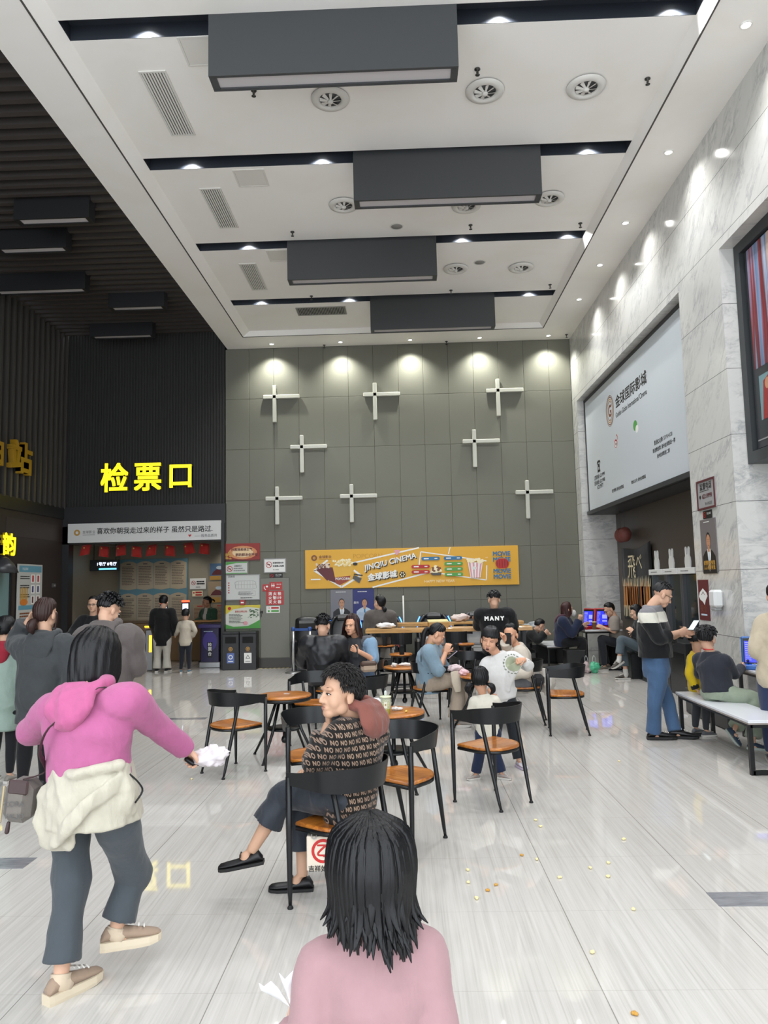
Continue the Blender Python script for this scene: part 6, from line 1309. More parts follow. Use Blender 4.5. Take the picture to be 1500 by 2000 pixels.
class Fig:
    def __init__(s, key, label, group=None, detail=1, tone='cba48b', hs=None):
        P = POSE[key]; s.P = P; s.key = key; s.detail = detail
        base = Vector((P['pelvis'][0], P['pelvis'][1], 0)); s.base = base
        s.J = {k: Vector(v) - base for k, v in P.items() if isinstance(v, tuple)}
        s.h = P['H'] / 1.65
        s.hs = hs if hs else (0.80 + 0.20 * min(1, max(0, (P['H'] - .7) / .9)))
        s.r, s.f, s.u = rotdir(P['yaw']); s.hr, s.hf, s.hu = rotdir(P['fy'], P['fp'], P['fr'])
        s.root = thing('person', label, 'person', base, 0, group)
        s.skin = skin(tone); s.vox = {2: .0075, 1: .011, 0: .016}[detail]
        s.g = P.get('g', '')
    # ---- shapes shared by body and clothes
    def torso_secs(s, ease=0.0, w=1.0, belly=1.0, top=1.0):
        J, h = s.J, s.h; ps, nk = J['pelvis'], J['neck']; shm = (J['sR'] + J['sL']) / 2
        hv = (J['hR'] - J['hL']).normalized(); sv = (J['sR'] - J['sL']).normalized()
        if hv.dot(sv) < 0.2: hv = sv
        shw = (J['sR'] - J['sL']).length / 2
        ax = (nk - ps).normalized(); L = (nk - ps).length
        hip = max((J['hR'] - J['hL']).length / 2 + .07 * h, .145 * h)
        up = Vector((0, 0, 1)); fw = sv.cross(ax) * -1
        secs = [(ps - up * .10 * h, hip * .80, .105 * h, hv), (ps - up * .02 * h, hip * .98, .122 * h, hv), (ps + ax * L * .22, hip * .90, .108 * h * belly, hv),
                (ps + ax * L * .45, (shw * .70 + .02 * h), .105 * h * belly, sv), (ps + ax * L * .66, shw * .86 + .012 * h, .118 * h, sv), (ps.lerp(shm, .9), shw * .88, .105 * h, sv), (shm * .5 + nk * .5 + ax * .0, shw * .62, .072 * h, sv), (nk + ax * .012 * h, .062 * h * top, .060 * h * top, sv)]
        return [(p, (a * w + ease, b * w + ease), sd) for p, a, b, sd in secs]
    def torso(s, b, ease=0.0, w=1.0, lo=0, hi=8, belly=1.0, drop=0.0, flare=1.0, n=24):
        S = s.torso_secs(ease, w, belly)[lo:hi]
        if drop: 
            p, r, sd = S[0]; S = [(p - Vector((0, 0, drop)), (r[0] * flare, r[1] * flare), sd)] + S
        b.tube([p for p, _, _ in S], [r for _, r, _ in S], n, 0, [sd for _, _, sd in S], sub=4)
    def arm(s, b, q, ease=0.0, end=1.0, w=1.0, cuff=None, n=14):
        J, h = s.J, s.h; S, E_, W_ = J['s' + q], J['e' + q], J['w' + q]; nk = J['neck']
        inner = S.lerp(nk, .38) - Vector((0, 0, .035 * h))
        kid = .9 if s.P['H'] < 1.4 else 1.0
        pts = [inner, S, S.lerp(E_, .5), E_]; rad = [.062 * h, .058 * h * kid, .049 * h * kid, .041 * h * kid]
        if end > 1.0: end = 1.0
        if end > .5:
            t = (end - .5) * 2
            for k in (.5, 1.0):
                pts.append(E_.lerp(W_, t * k)); rad.append((.041 + (.029 - .041) * t * k) * h * kid)
            if cuff: rad[-1] = cuff * h
        else:
            pts = [inner, S, S.lerp(E_, end * 2)]; rad = [.062 * h, .060 * h * kid, .056 * h * kid]
        b.tube(pts, [r * w + ease for r in rad], n, 0, None, round_ends=False, sub=4)
        b.ball(S, .061 * h * kid * w + ease * .8, 14, 10)
        if end > .5: b.ball(E_, .041 * h * kid * w + ease, 12, 8)
    def leg(s, b, q, ease=0.0, end=1.0, w=1.0, hem=None, n=16, kneew=1.0, start=0.0):
        J, h = s.J, s.h; Hh, K, A = J['h' + q], J['k' + q], J['a' + q]
        kid = .92 if s.P['H'] < 1.4 else 1.0
        pts = [Hh + Vector((0, 0, .02 * h)), Hh.lerp(K, .25), Hh.lerp(K, .62), K]; rad = [.088, .084, .068, .055 * kneew]
        if start: pts = [Hh.lerp(K, start), Hh.lerp(K, (1 + start) / 2), K]; rad = [.084 - .03 * start, .07 - .012 * start, .055 * kneew]
        if end > .5:
            t = (end - .5) * 2
            for k in (.35, .7, 1.0):
                x = t * k; pts.append(K.lerp(A, x)); rad.append((.055 if x < .35 else .055 - .022 * (x - .35) / .65))
            if hem:
                rad[-1] = hem; rad[-2] = (hem + rad[-3]) / 2
        else:
            x = end * 2; pts = [Hh + Vector((0, 0, .02 * h)), Hh.lerp(K, x * .5), Hh.lerp(K, x)]; rad = [.088, .08, .068]
        b.tube(pts, [r * h * kid * w + ease for r in rad], n, 0, None, sub=4)
        if end > .5: b.ball(K, .054 * h * kid * w * kneew + ease, 14, 10)
    def hand_mesh(s, b, q, curl=None, dirv=None, palm=None, spread=.1, thumb=.6):
        h = s.h * (.92 if s.P['H'] < 1.4 else 1.0); J = s.J; W_ = J['w' + q]
        d = Vector(dirv).normalized() if dirv is not None else (W_ - J['e' + q]).normalized()
        pn = Vector(palm) if palm is not None else (-s.r if q == 'R' else s.r) + Vector((0, 0, -.3))
        a, _ = basis(d, pn.cross(d)); nrm = d.cross(a)
        if nrm.dot(pn) < 0: nrm = -nrm; 
        # thumb side: for a right hand, thumb = palm x fingers direction
        th = nrm.cross(d) if q == 'R' else d.cross(nrm)
        cu = curl if curl is not None else .35
        b.tube([W_ - d * .02 * h, W_ + d * .02 * h, W_ + d * .055 * h, W_ + d * .085 * h], [(.024 * h, .019 * h), (.032 * h, .018 * h), (.040 * h, .017 * h), (.038 * h, .013 * h)], 12, 0, th, round_ends=True, sub=2)
        for i, (o, l) in enumerate(((.030, .070), (.010, .078), (-.010, .073), (-.029, .058))):
            p = W_ + d * .080 * h + th * o * h; v = (d + th * (o * spread * 8)).normalized(); pts = [p - v * .012 * h, p]; ang = 0
            for k, seg in enumerate((.44, .32, .24)):
                ang += cu * (.75, 1.0, .8)[k] * (1 + .08 * i)
                v2 = v * math.cos(ang) + nrm * math.sin(ang); pts.append(pts[-1] + v2 * l * seg * h)
            b.tube(pts, [.0098 * h, .0098 * h, .0090 * h, .0082 * h, .0068 * h], 8, 0, None, round_ends=True)
        p = W_ + d * .022 * h + th * .026 * h; v = (d * .75 + th * .75 + nrm * thumb * .6).normalized()
        p2 = p + v * .036 * h; v2 = (d * .95 + th * .25 + nrm * thumb * .8).normalized(); p3 = p2 + v2 * .030 * h
        b.tube([p - v * .01 * h, p, p2, p3], [.014 * h, .0135 * h, .0112 * h, .0082 * h], 8, 0, None, round_ends=True, sub=2)
    def head_mesh(s, mouth=0):
        k = s.hs; c = s.J['head']; r, f, u = s.hr, s.hf, s.hu; A = (r, f, u)
        def at(x, y, z): return c + r * x * k + f * y * k + u * z * k
        def el(x, y, z, a, b_, c_): b.ball(at(x, y, z), (a * k, b_ * k, c_ * k), 20, 14, 0, A)
        b = MB(); kid = s.P['H'] < 1.4
        el(0, -.014, .036, .076, .093, .084); el(0, .030, -.030, .063, .062, .080 if not kid else .074); el(0, .058, -.088 if not kid else -.078, .034, .030, .028)
        for q in (-1, 1):
            el(q * .033, .048, -.034, .031, .034, .040); el(q * .040, .014, -.062, .024, .036, .034); el(q * .078, -.012, -.012, .012, .021, .032); el(q * .080, -.006, -.034, .008, .012, .012)
            el(q * .0125, .097, -.038, .0095, .010, .008)
        b.tube([at(0, .083, .012), at(0, .098, -.014), at(0, .1055, -.033)], [.0080 * k, .0095 * k, .0120 * k], 10, 0, r, round_ends=True, sub=2)
        el(0, .076, .024, .052, .020, .014); el(0, .080, -.066, .028, .014, .016)
        n0 = s.J['neck'] - u * .0; b.tube([s.J['neck'] + (s.J['pelvis'] - s.J['neck']).normalized() * .06 * s.h, s.J['neck'], at(0, -.022, -.055), at(0, -.01, -.01)], [.066 * s.h, .054 * s.h, .052 * k, .05 * k], 16, 0, r, sub=3)
        return b
    def face(s, b, mouth=0, closed=False, brow=1.0):
        """eyes, brows and lips laid on the head: materials 1 white, 2 iris, 3 lip, 4 brow, 5 mouth"""
        k = s.hs; c = s.J['head']; r, f, u = s.hr, s.hf, s.hu; A = (r, f, u)
        def at(x, y, z): return c + r * x * k + f * y * k + u * z * k
        for q in (-1, 1):
            if not closed:
                b.ball(at(q * .031, .0815, .001), (.0135 * k, .0080 * k, .0050 * k), 14, 8, 1, A); b.ball(at(q * .031, .0872, .001), (.0056 * k, .0032 * k, .0050 * k), 10, 8, 2, A)
            b.tube([at(q * .015, .086, .0), at(q * .024, .0905, .0060 if not closed else .0), at(q * .036, .0885, .0062 if not closed else .0), at(q * .048, .079, .001)], .0021 * k, 6, 4, None, sub=3)
            b.tube([at(q * .013, .0905, .025), at(q * .028, .0870, .030), at(q * .043, .0745, .027)], [(.0036 * k * brow, .002 * k)] * 3, 6, 4, u, sub=3)
        b.tube([at(-.021, .0835, -.0645), at(-.008, .0915, -.0618), at(0, .0915, -.0630), at(.008, .0915, -.0618), at(.021, .0835, -.0645)], [.0022 * k, .0042 * k, .0042 * k, .0042 * k, .0022 * k], 8, 3, None, round_ends=True, sub=2)
        b.tube([at(-.019, .0835, -.0685 - mouth), at(0, .0905, -.0725 - mouth), at(.019, .0835, -.0685 - mouth)], [.0022 * k, .0052 * k, .0022 * k], 8, 3, None, round_ends=True, sub=3)
        if mouth: b.ball(at(0, .0885, -.0675 - mouth / 2), (.016 * k, .006 * k, mouth * .62 * k), 12, 8, 5, A)
    def body(s, hands='RL', bare_arm=0.5, bare_leg=True, hand_kw={}, mouth=0, closed=False, face=True):
        b = MB(); s.torso(b, 0, .90)
        for q in 'RL':
            s.arm(b, q, 0, 1.0, .92); s.leg(b, q, 0, 1.0, .90)
            A, K = s.J['a' + q], s.J['k' + q]; fd = s.footdir(q); b.ball(A + fd * .03 * s.h - Vector((0, 0, .025 * s.h)), (.034 * s.h, .034 * s.h, .036 * s.h), 12, 8)
        vs, fs = remesh(b, s.vox, 4); m = MB(); m.add(vs, fs, 0)
        hv, hf_ = remesh(s.head_mesh(mouth), {2: .0046, 1: .0065, 0: .009}[s.detail], {2: 8, 1: 5, 0: 3}[s.detail]); m.add(hv, hf_, 0)
        if face: s.face(m, mouth, closed)
        for q in hands:
            hb = MB(); s.hand_mesh(hb, q, **hand_kw.get(q, {}))
            if s.detail >= 1:
                a, c = remesh(hb, .0036 if s.detail == 2 else .0046, 2); m.add(a, c, 0)
            else: m.add(hb.v, hb.f, 0)
        s.body_obj = m.obj('body', [s.skin, EYEW, IRIS, LIPM, BROWM, MOUTHM], s.root); return s
    def is_arm(s, c, r=.085):
        def sd(a, b):
            ab = b - a; t = max(0, min(1, (c - a).dot(ab) / ab.length_squared)); return (c - a - ab * t).length
        J = s.J; ax0, ax1 = J['pelvis'], J['neck']; tq = max(0, min(1, (c - ax0).dot(ax1 - ax0) / (ax1 - ax0).length_squared)); lat = (c - ax0.lerp(ax1, tq)).length
        return min(min(sd(J['s' + q].lerp(J['e' + q], .1), J['e' + q]), sd(J['e' + q], J['w' + q])) for q in 'RL') < r * s.h and lat > .135 * s.h
    def footdir(s, q):
        a = R(s.P.get('t' + q, s.P['yaw'])); p = R(s.P.get('tp' + q, 0)); return Vector((math.cos(a) * math.cos(p), math.sin(a) * math.cos(p), math.sin(p)))
    def fold(s, vs, amp, freq, seed=0.0):
        """soft creases: push points along a rough outward direction"""
        out = []
        for v in vs:
            n1 = noise.noise(Vector((v.x * freq, v.y * freq, v.z * freq * .55)) + Vector((seed, 0, 0))); n2 = noise.noise(Vector((v.x * freq * 2.3, v.y * freq * 2.3, v.z * freq * 1.3)) + Vector((0, seed, 0)))
            n3 = noise.noise(v * freq * .9 + Vector((0, 0, seed + 9))); q = 1 - 2.4 * abs(noise.noise(Vector((v.x * freq * 1.1 + v.z * freq * .5, v.y * freq * 1.1 - v.z * freq * .35, v.z * freq * .45 + seed)))); c = Vector((v.x, v.y, 0)); c = c.normalized() if c.length > 1e-4 else Vector(); out.append(v + Vector((n1 + .5 * n2, n3 + .5 * n2, .3 * n3)) * amp + c * max(q, -.6) * amp * .75)
        return out
    def garment(s, name, build, m, smooth=5, amp=.006, freq=9, vox=None, split=None, label=None):
        b = MB(); build(b); vs, fs = remesh(b, vox or s.vox * 1.15, smooth)
        if amp: vs = s.fold(vs, amp * s.h, freq, len(s.key) * 1.7)
        mb = MB(); mb.add(vs, fs, 0)
        if split:
            mb.m = [split(sum((vs[i] for i in f), Vector()) / len(f)) for f in fs]
        o = mb.obj(name, m, s.root)
        if label: o['label'] = label
        return o
    def top(s, m, name='jumper', ease=.012, sleeve=1.0, drop=.0, belly=1.0, flare=1.0, cuff=None, w=1.0, collar=True, lo=0, sleeve_w=1.0, split=None, amp=.006, extra=None, freq=9, hi=8, smooth=5):
        def bld(b):
            s.torso(b, ease, w, lo, hi, belly, drop, flare)
            for q in 'RL': s.arm(b, q, ease * .8, sleeve if not isinstance(sleeve, dict) else sleeve[q], sleeve_w, cuff)
            if extra: extra(b)
        return s.garment(name, bld, m, smooth, amp, freq, split=split)
    def trousers(s, m, name='trousers', ease=.008, end=.97, hem=None, w=1.0, amp=.006, kneew=1.05, split=None, freq=8):
        def bld(b):
            S = s.torso_secs(ease, 1.0)[:3]; b.tube([p for p, _, _ in S], [r for _, r, _ in S], 24, 0, [d for _, _, d in S], sub=3)
            for q in 'RL': s.leg(b, q, ease, end if not isinstance(end, dict) else end[q], w, hem, kneew=kneew); b.ball(s.J['h' + q], .092 * s.h + ease, 14, 10)
        return s.garment(name, bld, m, 4, amp, freq, split=split)
    def shoe(s, q, upper, sole, kind='sneaker', L=None, name=None):
        h = s.h * (1.0 if s.P['H'] > 1.4 else .92); A = s.J['a' + q]; fd = s.footdir(q); L = (L or .245) * h
        side = Vector((-fd.y, fd.x, 0)).normalized(); up = side.cross(fd) * -1
        if up.z < 0: up = -up
        base = A - up * (.072 * h) if q not in s.g else Vector((A.x, A.y, 0.0))
        heel = base - fd * .062 * h; st = .030 * h if kind in ('sneaker', 'chunky') else .018 * h
        if kind == 'chunky': st = .042 * h
        prof = [(0, .026, .030), (.08, .031, .066), (.25, .034, .072 if kind != 'flat' else .052), (.42, .036, .060 if kind != 'flat' else .040), (.60, .041, .046 if kind != 'flat' else .032), (.80, .042, .034 if kind != 'flat' else .027), (.94, .032, .024), (1.0, .014, .012)]
        rings = []; n = 16
        for t, w, hh in prof:
            c = heel + fd * t * L + up * st * .8; rg = []
            for k in range(n):
                a = 2 * math.pi * k / n; x, z = math.cos(a), math.sin(a); zz = (z * .5 + .5) ** .9 * hh * h
                rg.append(c + side * (x * w * h * (1 if z < .2 else 1 - .45 * (z - .2))) + up * zz)
            rings.append(rg)
        o = MB().rings(rings, 0).obj(name or ('shoe' if kind != 'boot' else 'boot'), upper, s.root)
        sr = []
        for zz in (0, .35, 1.0):
            rg = []
            for t, sg in [(p, 1) for p in prof] + [(p, -1) for p in prof[::-1]]:
                rg.append(heel + fd * (t[0] * L * 1.02 - .004) + side * (sg * (t[1] + .004) * h * (1.0 if zz else .94)) + up * st * zz + (up * .012 * h * max(0, t[0] - .75) * 4 if zz < 1 and kind != 'flat' else Vector()))
            sr.append(rg)
        MB().rings(sr, 0, True, False).obj('sole', sole, o)
        if kind in ('sneaker', 'chunky'):
            lb = MB()
            for k in range(4):
                c = heel + fd * (.44 + .09 * k) * L + up * (st + (.066 - .009 * k) * h); lb.tube([c - side * .022 * h, c + up * .006 * h, c + side * .022 * h], .0035 * h, 6)
            lb.obj('laces', mat('lace_white', 'd5d2cb', .7), o)
        return o
    def shoes(s, upper, sole, kind='sneaker', L=None):
        for q in 'RL': s.shoe(q, upper, sole, kind, L)
    def sock(s, q, m, a=.80, b_=1.02, ease=.004):
        K, A = s.J['k' + q], s.J['a' + q]; mb = MB(); mb.tube([K.lerp(A, a), K.lerp(A, (a + 1) / 2), A, A + s.footdir(q) * .03 * s.h - Vector((0, 0, .03 * s.h))], [.036 * s.h + ease, .035 * s.h + ease, .036 * s.h + ease, .034 * s.h + ease], 14, 0, None, sub=2)
        return mb.obj('sock', m, s.root)
    def hair(s, m, front=52, temple=72, ear=92, back=128, thick=.012, length=None, strands=26, fringe=None, wob=.0035, seed=0, sides=62, spread=1.0, taper=.0, parent=None, lift=1.0):
        """scalp cap whose lower edge follows the hairline; with length, the back and sides hang down as a curtain"""
        k = s.hs; c = s.J['head']; r, f, u = s.hr, s.hf, s.hu; rn_ = random.Random(seed + 5)
        NP, NT_ = (96 if s.detail == 2 else 60), 16
        rings = []; hangs = []
        for j in range(NP):
            ph = 2 * math.pi * j / NP; d = math.degrees(ph); d = d if d <= 180 else 360 - d
            def ip(x, tab):
                for (a0, v0), (a1, v1) in zip(tab, tab[1:]):
                    if x <= a1: t = (x - a0) / (a1 - a0); t = t * t * (3 - 2 * t); return v0 + (v1 - v0) * t
                return tab[-1][1]
            tm = ip(d, [(0, front), (35, front), (62, temple), (90, ear), (125, back), (180, back)]) + rn_.uniform(-2.5, 2.5)
            col = []; st = 1 + wob * 14 * math.sin(ph * strands + seed) * .5 + rn_.uniform(-.012, .012)
            hang = bool(length and d > sides); hangs.append(hang); pm_ = min(tm, 98 if hang else 104)
            for i in range(NT_):
                t = i / (NT_ - 1); pol = R(pm_ * t)
                th = thick * (1.25 if pol < R(40) else 1.0) * lift * (1 if hang or tm > 104 else min(1.0, 3.2 * (1 - t)))
                a, b_, c_ = .077 + th, .094 + th, .086 + th
                p = Vector((a * math.sin(pol) * math.sin(ph), b_ * math.sin(pol) * math.cos(ph) - .014, c_ * math.cos(pol) + .036)) * st
                if not hang and tm <= 104 and t > .93: p *= .94
                col.append(c + (r * p.x + f * p.y + u * p.z) * k)
            e = col[-1]; out = (r * math.sin(ph) + f * math.cos(ph))
            if hang:
                Ln = length * (1 + rn_.uniform(-.05, .05) - .10 * max(0, (100 - d)) / 40); dn = -(u * .35 + Vector((0, 0, .65))).normalized()
                for i in range(1, 9):
                    t = i / 8; col.append(e + dn * Ln * t + out * k * ((spread - 1) * .10 * t) - out * k * taper * length * t * t + (r * math.sin(t * 5 + j * .7) * .004 + out * math.sin(ph * strands * .7 + t * 4) * .004) * k)
            elif tm > 104:
                ext = .066 * (tm - 104) / 24
                for i in range(1, 9):
                    t = i / 8; col.append(e - u * ext * k * min(1, t * 1.15) - out * k * (.030 * t * t * ext / .05 + (.03 if i == 8 else 0)))
            else: col += [col[-1] + (c - col[-1]) * (.012 * i) for i in range(1, 9)]
            rings.append(col)
        b = MB(); n = len(rings[0]); vs = [p for q in rings for p in q]; fs = []
        for j in range(NP):
            j2 = (j + 1) % NP
            for i in range(n - 1 if hangs[j] == hangs[j2] else NT_ - 1): fs.append((j * n + i, j * n + i + 1, j2 * n + i + 1, j2 * n + i))
        b.add(vs, fs, 0)
        # inner lining so the curtain has thickness
        vs2 = [p + (c + (u * -.02) - p) * (.05 if i % n < NT_ else .08) for i, p in enumerate(vs)]; o_ = len(b.v); b.add(vs2, [tuple(x for x in q[::-1]) for q in fs], 0)
        rim = [(j * n + n - 1, ((j + 1) % NP) * n + n - 1, ((j + 1) % NP) * n + n - 1 + o_, j * n + n - 1 + o_) for j in range(NP) if hangs[j] == hangs[(j + 1) % NP]]; b.f += rim; b.m += [0] * len(rim); b.sm += [True] * len(rim)
        if fringe:
            for i in range(fringe['n']):
                a = R(fringe['a0'] + (fringe['a1'] - fringe['a0']) * i / (fringe['n'] - 1)); Lf = fringe['len'] * rn_.uniform(.85, 1.1)
                def pt(pol, ex=0.0): return c + (r * math.sin(a) * (.077 + thick + ex) * math.sin(R(pol)) + f * ((.094 + thick + ex) * math.sin(R(pol)) * math.cos(a) - .014) + u * ((.086 + thick) * math.cos(R(pol)) + .036)) * k
                b.tube([pt(30, .002), pt(front * .8, .004), pt(front + Lf * .5, .005), pt(front + Lf, .003)], [(.013 * k, .006 * k), (.014 * k, .006 * k), (.011 * k, .005 * k), (.003 * k, .002 * k)], 8, 0, r, sub=2)
        s.hair_obj = b.obj('hair', m, s.root); s.hm = m; return s.hair_obj
    def hp(s, x, y, z): return s.J['head'] + (s.hr * x + s.hf * y + s.hu * z) * s.hs
    def tail(s, pts, rad, name='ponytail', m=None, strands=7, seed=0, wob=.012):
        b = MB(); rn_ = random.Random(seed)
        b.tube(pts, rad, 14, 0, None, round_ends=True, sub=4)
        for q in range(strands):
            o = Vector((rn_.uniform(-1, 1), rn_.uniform(-1, 1), 0)); b.tube([Vector(p) + o * (r_ * .8) + Vector((rn_.uniform(-1, 1), rn_.uniform(-1, 1), 0)) * wob * i / len(pts) for i, (p, r_) in enumerate(zip(pts, rad))], [r_ * .38 for r_ in rad], 7, 0, None, round_ends=True, sub=3)
        return b.obj(name, m or s.hm, s.root)
    def tufts(s, n, m, pol=(15, 75), az=(0, 360), ln=.03, rad=.010, seed=1, name='hair_tufts', tilt=.6, thick=.010):
        """short locks standing a little off the scalp"""
        b = MB(); rn_ = random.Random(seed); k = s.hs
        for i in range(n):
            az_ = rn_.uniform(*az) % 360; da = abs(az_ - 180); lim = 120 if da < 50 else (120 - (da - 50) * .8 if da < 80 else (92 if da < 116 else (92 - (da - 116) * 3 if da < 128 else 58))); a, p = R(az_), R(min(rn_.uniform(*pol), lim - rn_.uniform(0, 6))); nrm = s.hr * math.sin(p) * math.sin(a) + s.hf * math.sin(p) * math.cos(a) + s.hu * math.cos(p)
            q0 = s.J['head'] + (s.hr * (.077 + thick) * math.sin(p) * math.sin(a) + s.hf * ((.094 + thick) * math.sin(p) * math.cos(a) - .014) + s.hu * ((.086 + thick) * math.cos(p) + .036)) * k
            down = (s.hr * math.cos(p) * math.sin(a) + s.hf * math.cos(p) * math.cos(a) - s.hu * math.sin(p)); t = (nrm * (1 - tilt) + down * tilt + Vector((rn_.uniform(-.3, .3), rn_.uniform(-.3, .3), rn_.uniform(-.2, .2)))).normalized()
            b.tube([q0 - nrm * .006 * k, q0 + (t * .5 + nrm * .1) * ln * k, q0 + t * ln * k], [rad * k, rad * .8 * k, rad * .25 * k], 6, 0, None, round_ends=True, sub=2)
        return b.obj(name, m, s.root)
    def hood(s, m, size=1.0, name='hood', back=1.0, amp=.006, low=1.0, lift=0.0):
        """hood lying on the upper back with a rolled edge round the neck"""
        J, h = s.J, s.h; nk = J['neck']; ax = (nk - J['pelvis']).normalized(); nk = nk + ax * lift; sv = (J['sR'] - J['sL']).normalized(); bk = ax.cross(sv) * 1.0
        if bk.dot(s.f) > 0: bk = -bk
        def bld(b):
            ringp = []
            for i in range(17):
                a = math.pi * 2 * i / 16; ringp.append(nk + sv * math.cos(a) * .088 * h * size + bk * (math.sin(a) * .075 + .012) * h * size + ax * (.030 - .016 * math.sin(a)) * h)
            b.tube(ringp, .030 * h * size, 12, 0, None)
            b.tube([nk + bk * .065 * h + ax * .03 * h, nk + bk * .115 * h * back - ax * .05 * h * size * low, nk + bk * .125 * h * back - ax * .13 * h * size * low, nk + bk * .10 * h - ax * .20 * h * size * low], [(.105 * h * size, .04 * h), (.125 * h * size, .045 * h), (.095 * h * size, .04 * h), (.025 * h, .02 * h)], 18, 0, sv, round_ends=True, sub=4)
            for e_ in (.0, .5, 1.0):
                b.tube([nk + sv * .10 * h * size * (1 - .25 * e_) + bk * (.06 + .05 * e_) * h + ax * (.02 - .05 * e_ * low) * h, nk + bk * (.135 + .02 * e_) * h * back - ax * (.03 + .075 * e_ * low) * h * size, nk - sv * .10 * h * size * (1 - .25 * e_) + bk * (.06 + .05 * e_) * h + ax * (.02 - .05 * e_ * low) * h], .016 * h, 8, 0, None, round_ends=True, sub=4)
        return s.garment(name, bld, m, 3, amp, 14, vox=min(s.vox, .008))
    def glasses(s, m=None):
        k = s.hs; b = MB()
        for q in (-1, 1):
            b.tube([s.hp(q * .032 + .021 * math.cos(a), .103 - .012 * abs(math.cos(a)) * (1 if q * math.cos(a) > 0 else .2), .0 + .016 * math.sin(a)) for a in [2 * math.pi * i / 14 for i in range(15)]], .0020 * k, 6); b.tube([s.hp(q * .053, .094, .004), s.hp(q * .078, .05, .006), s.hp(q * .082, -.01, .004)], .0022 * k, 6)
        b.tube([s.hp(-.011, .108, .003), s.hp(.011, .108, .003)], .002 * k, 6)
        return b.obj('glasses', m or BLACKMET, s.root)
def phone(loc, rotm, label, back='1c1d20', lit=True, w=.072, l=.15):
    t = thing('phone', label, 'phone', loc); t.rotation_euler = rotm.to_euler()
    MB().box((0, 0, 0), (w, .008, l), 0, None, .003).obj('case', mat('phone_' + back, back, .25), t)
    Print((0, -.0042, 0), X, Z).rect(-w * .45, -l * .46, w * .45, l * .46, mat('phone_screen_lit', 'b9d3d8', .2, emit='b9d3d8', estr=.5) if lit else mat('phone_glass', '15181c', .12)).obj('screen', t)
    return t
def facing(d, up=(0, 0, 1)):
    """rotation whose -Y looks along d"""
    y = -Vector(d).normalized(); x = y.cross(Vector(up)).normalized(); z = x.cross(y); return Matrix((x, y, z)).transposed()
BLACKH = hair_mat(); BROWNH = hair_mat('2a1a17', .4); DARKH = hair_mat('1a1818', .5)
WSOLE = mat('sole_white', 'c9c6c0', .6); BSOLE = mat('sole_black', '141414', .6)
def shoem(c): return cloth(c, .7, name='shoe_' + c, fold=.1)
def no_pattern():
    m = cloth('14110f', .9, name='jacket_letter_knit'); t = NT(m); x, y, z = t.sep(t.coord())
    cw, ch = .048, .038
    xs = t.math('ADD', t.math('ADD', x, t.math('MULTIPLY', z, .22)), t.math('MULTIPLY', y, .55)); row = t.math('DIVIDE', z, ch)
    rf = t.math('FLOOR', row); v = t.math('FRACT', row)
    u = t.math('FRACT', t.math('ADD', t.math('DIVIDE', xs, cw), t.math('MULTIPLY', rf, .37)))
    def seg(ax, ay, bx, by, w):
        dx, dy = bx - ax, by - ay; L2 = dx * dx + dy * dy
        px, py = t.math('SUBTRACT', u, ax), t.math('SUBTRACT', v, ay)
        k = t.math('DIVIDE', t.math('ADD', t.math('MULTIPLY', px, dx), t.math('MULTIPLY', py, dy)), L2, clamp=True)
        ex, ey = t.math('SUBTRACT', px, t.math('MULTIPLY', k, dx)), t.math('SUBTRACT', py, t.math('MULTIPLY', k, dy))
        return t.math('LESS_THAN', t.math('ADD', t.math('MULTIPLY', ex, ex), t.math('MULTIPLY', ey, ey)), w * w)
    a = seg(.08, .22, .08, .78, .05); a = t.math('MAXIMUM', a, seg(.08, .78, .34, .22, .05)); a = t.math('MAXIMUM', a, seg(.34, .22, .34, .78, .05))
    ox, oy = t.math('DIVIDE', t.math('SUBTRACT', u, .62), .13), t.math('DIVIDE', t.math('SUBTRACT', v, .5), .28)
    d = t.math('SQRT', t.math('ADD', t.math('MULTIPLY', ox, ox), t.math('MULTIPLY', oy, oy)))
    a = t.math('MAXIMUM', a, t.math('LESS_THAN', t.math('ABSOLUTE', t.math('SUBTRACT', d, 1.0)), .30))
    t.l.new(t.mix(a, srgb('14110f'), srgb('8d7665')), bsdf(m).inputs['Base Color']); return m

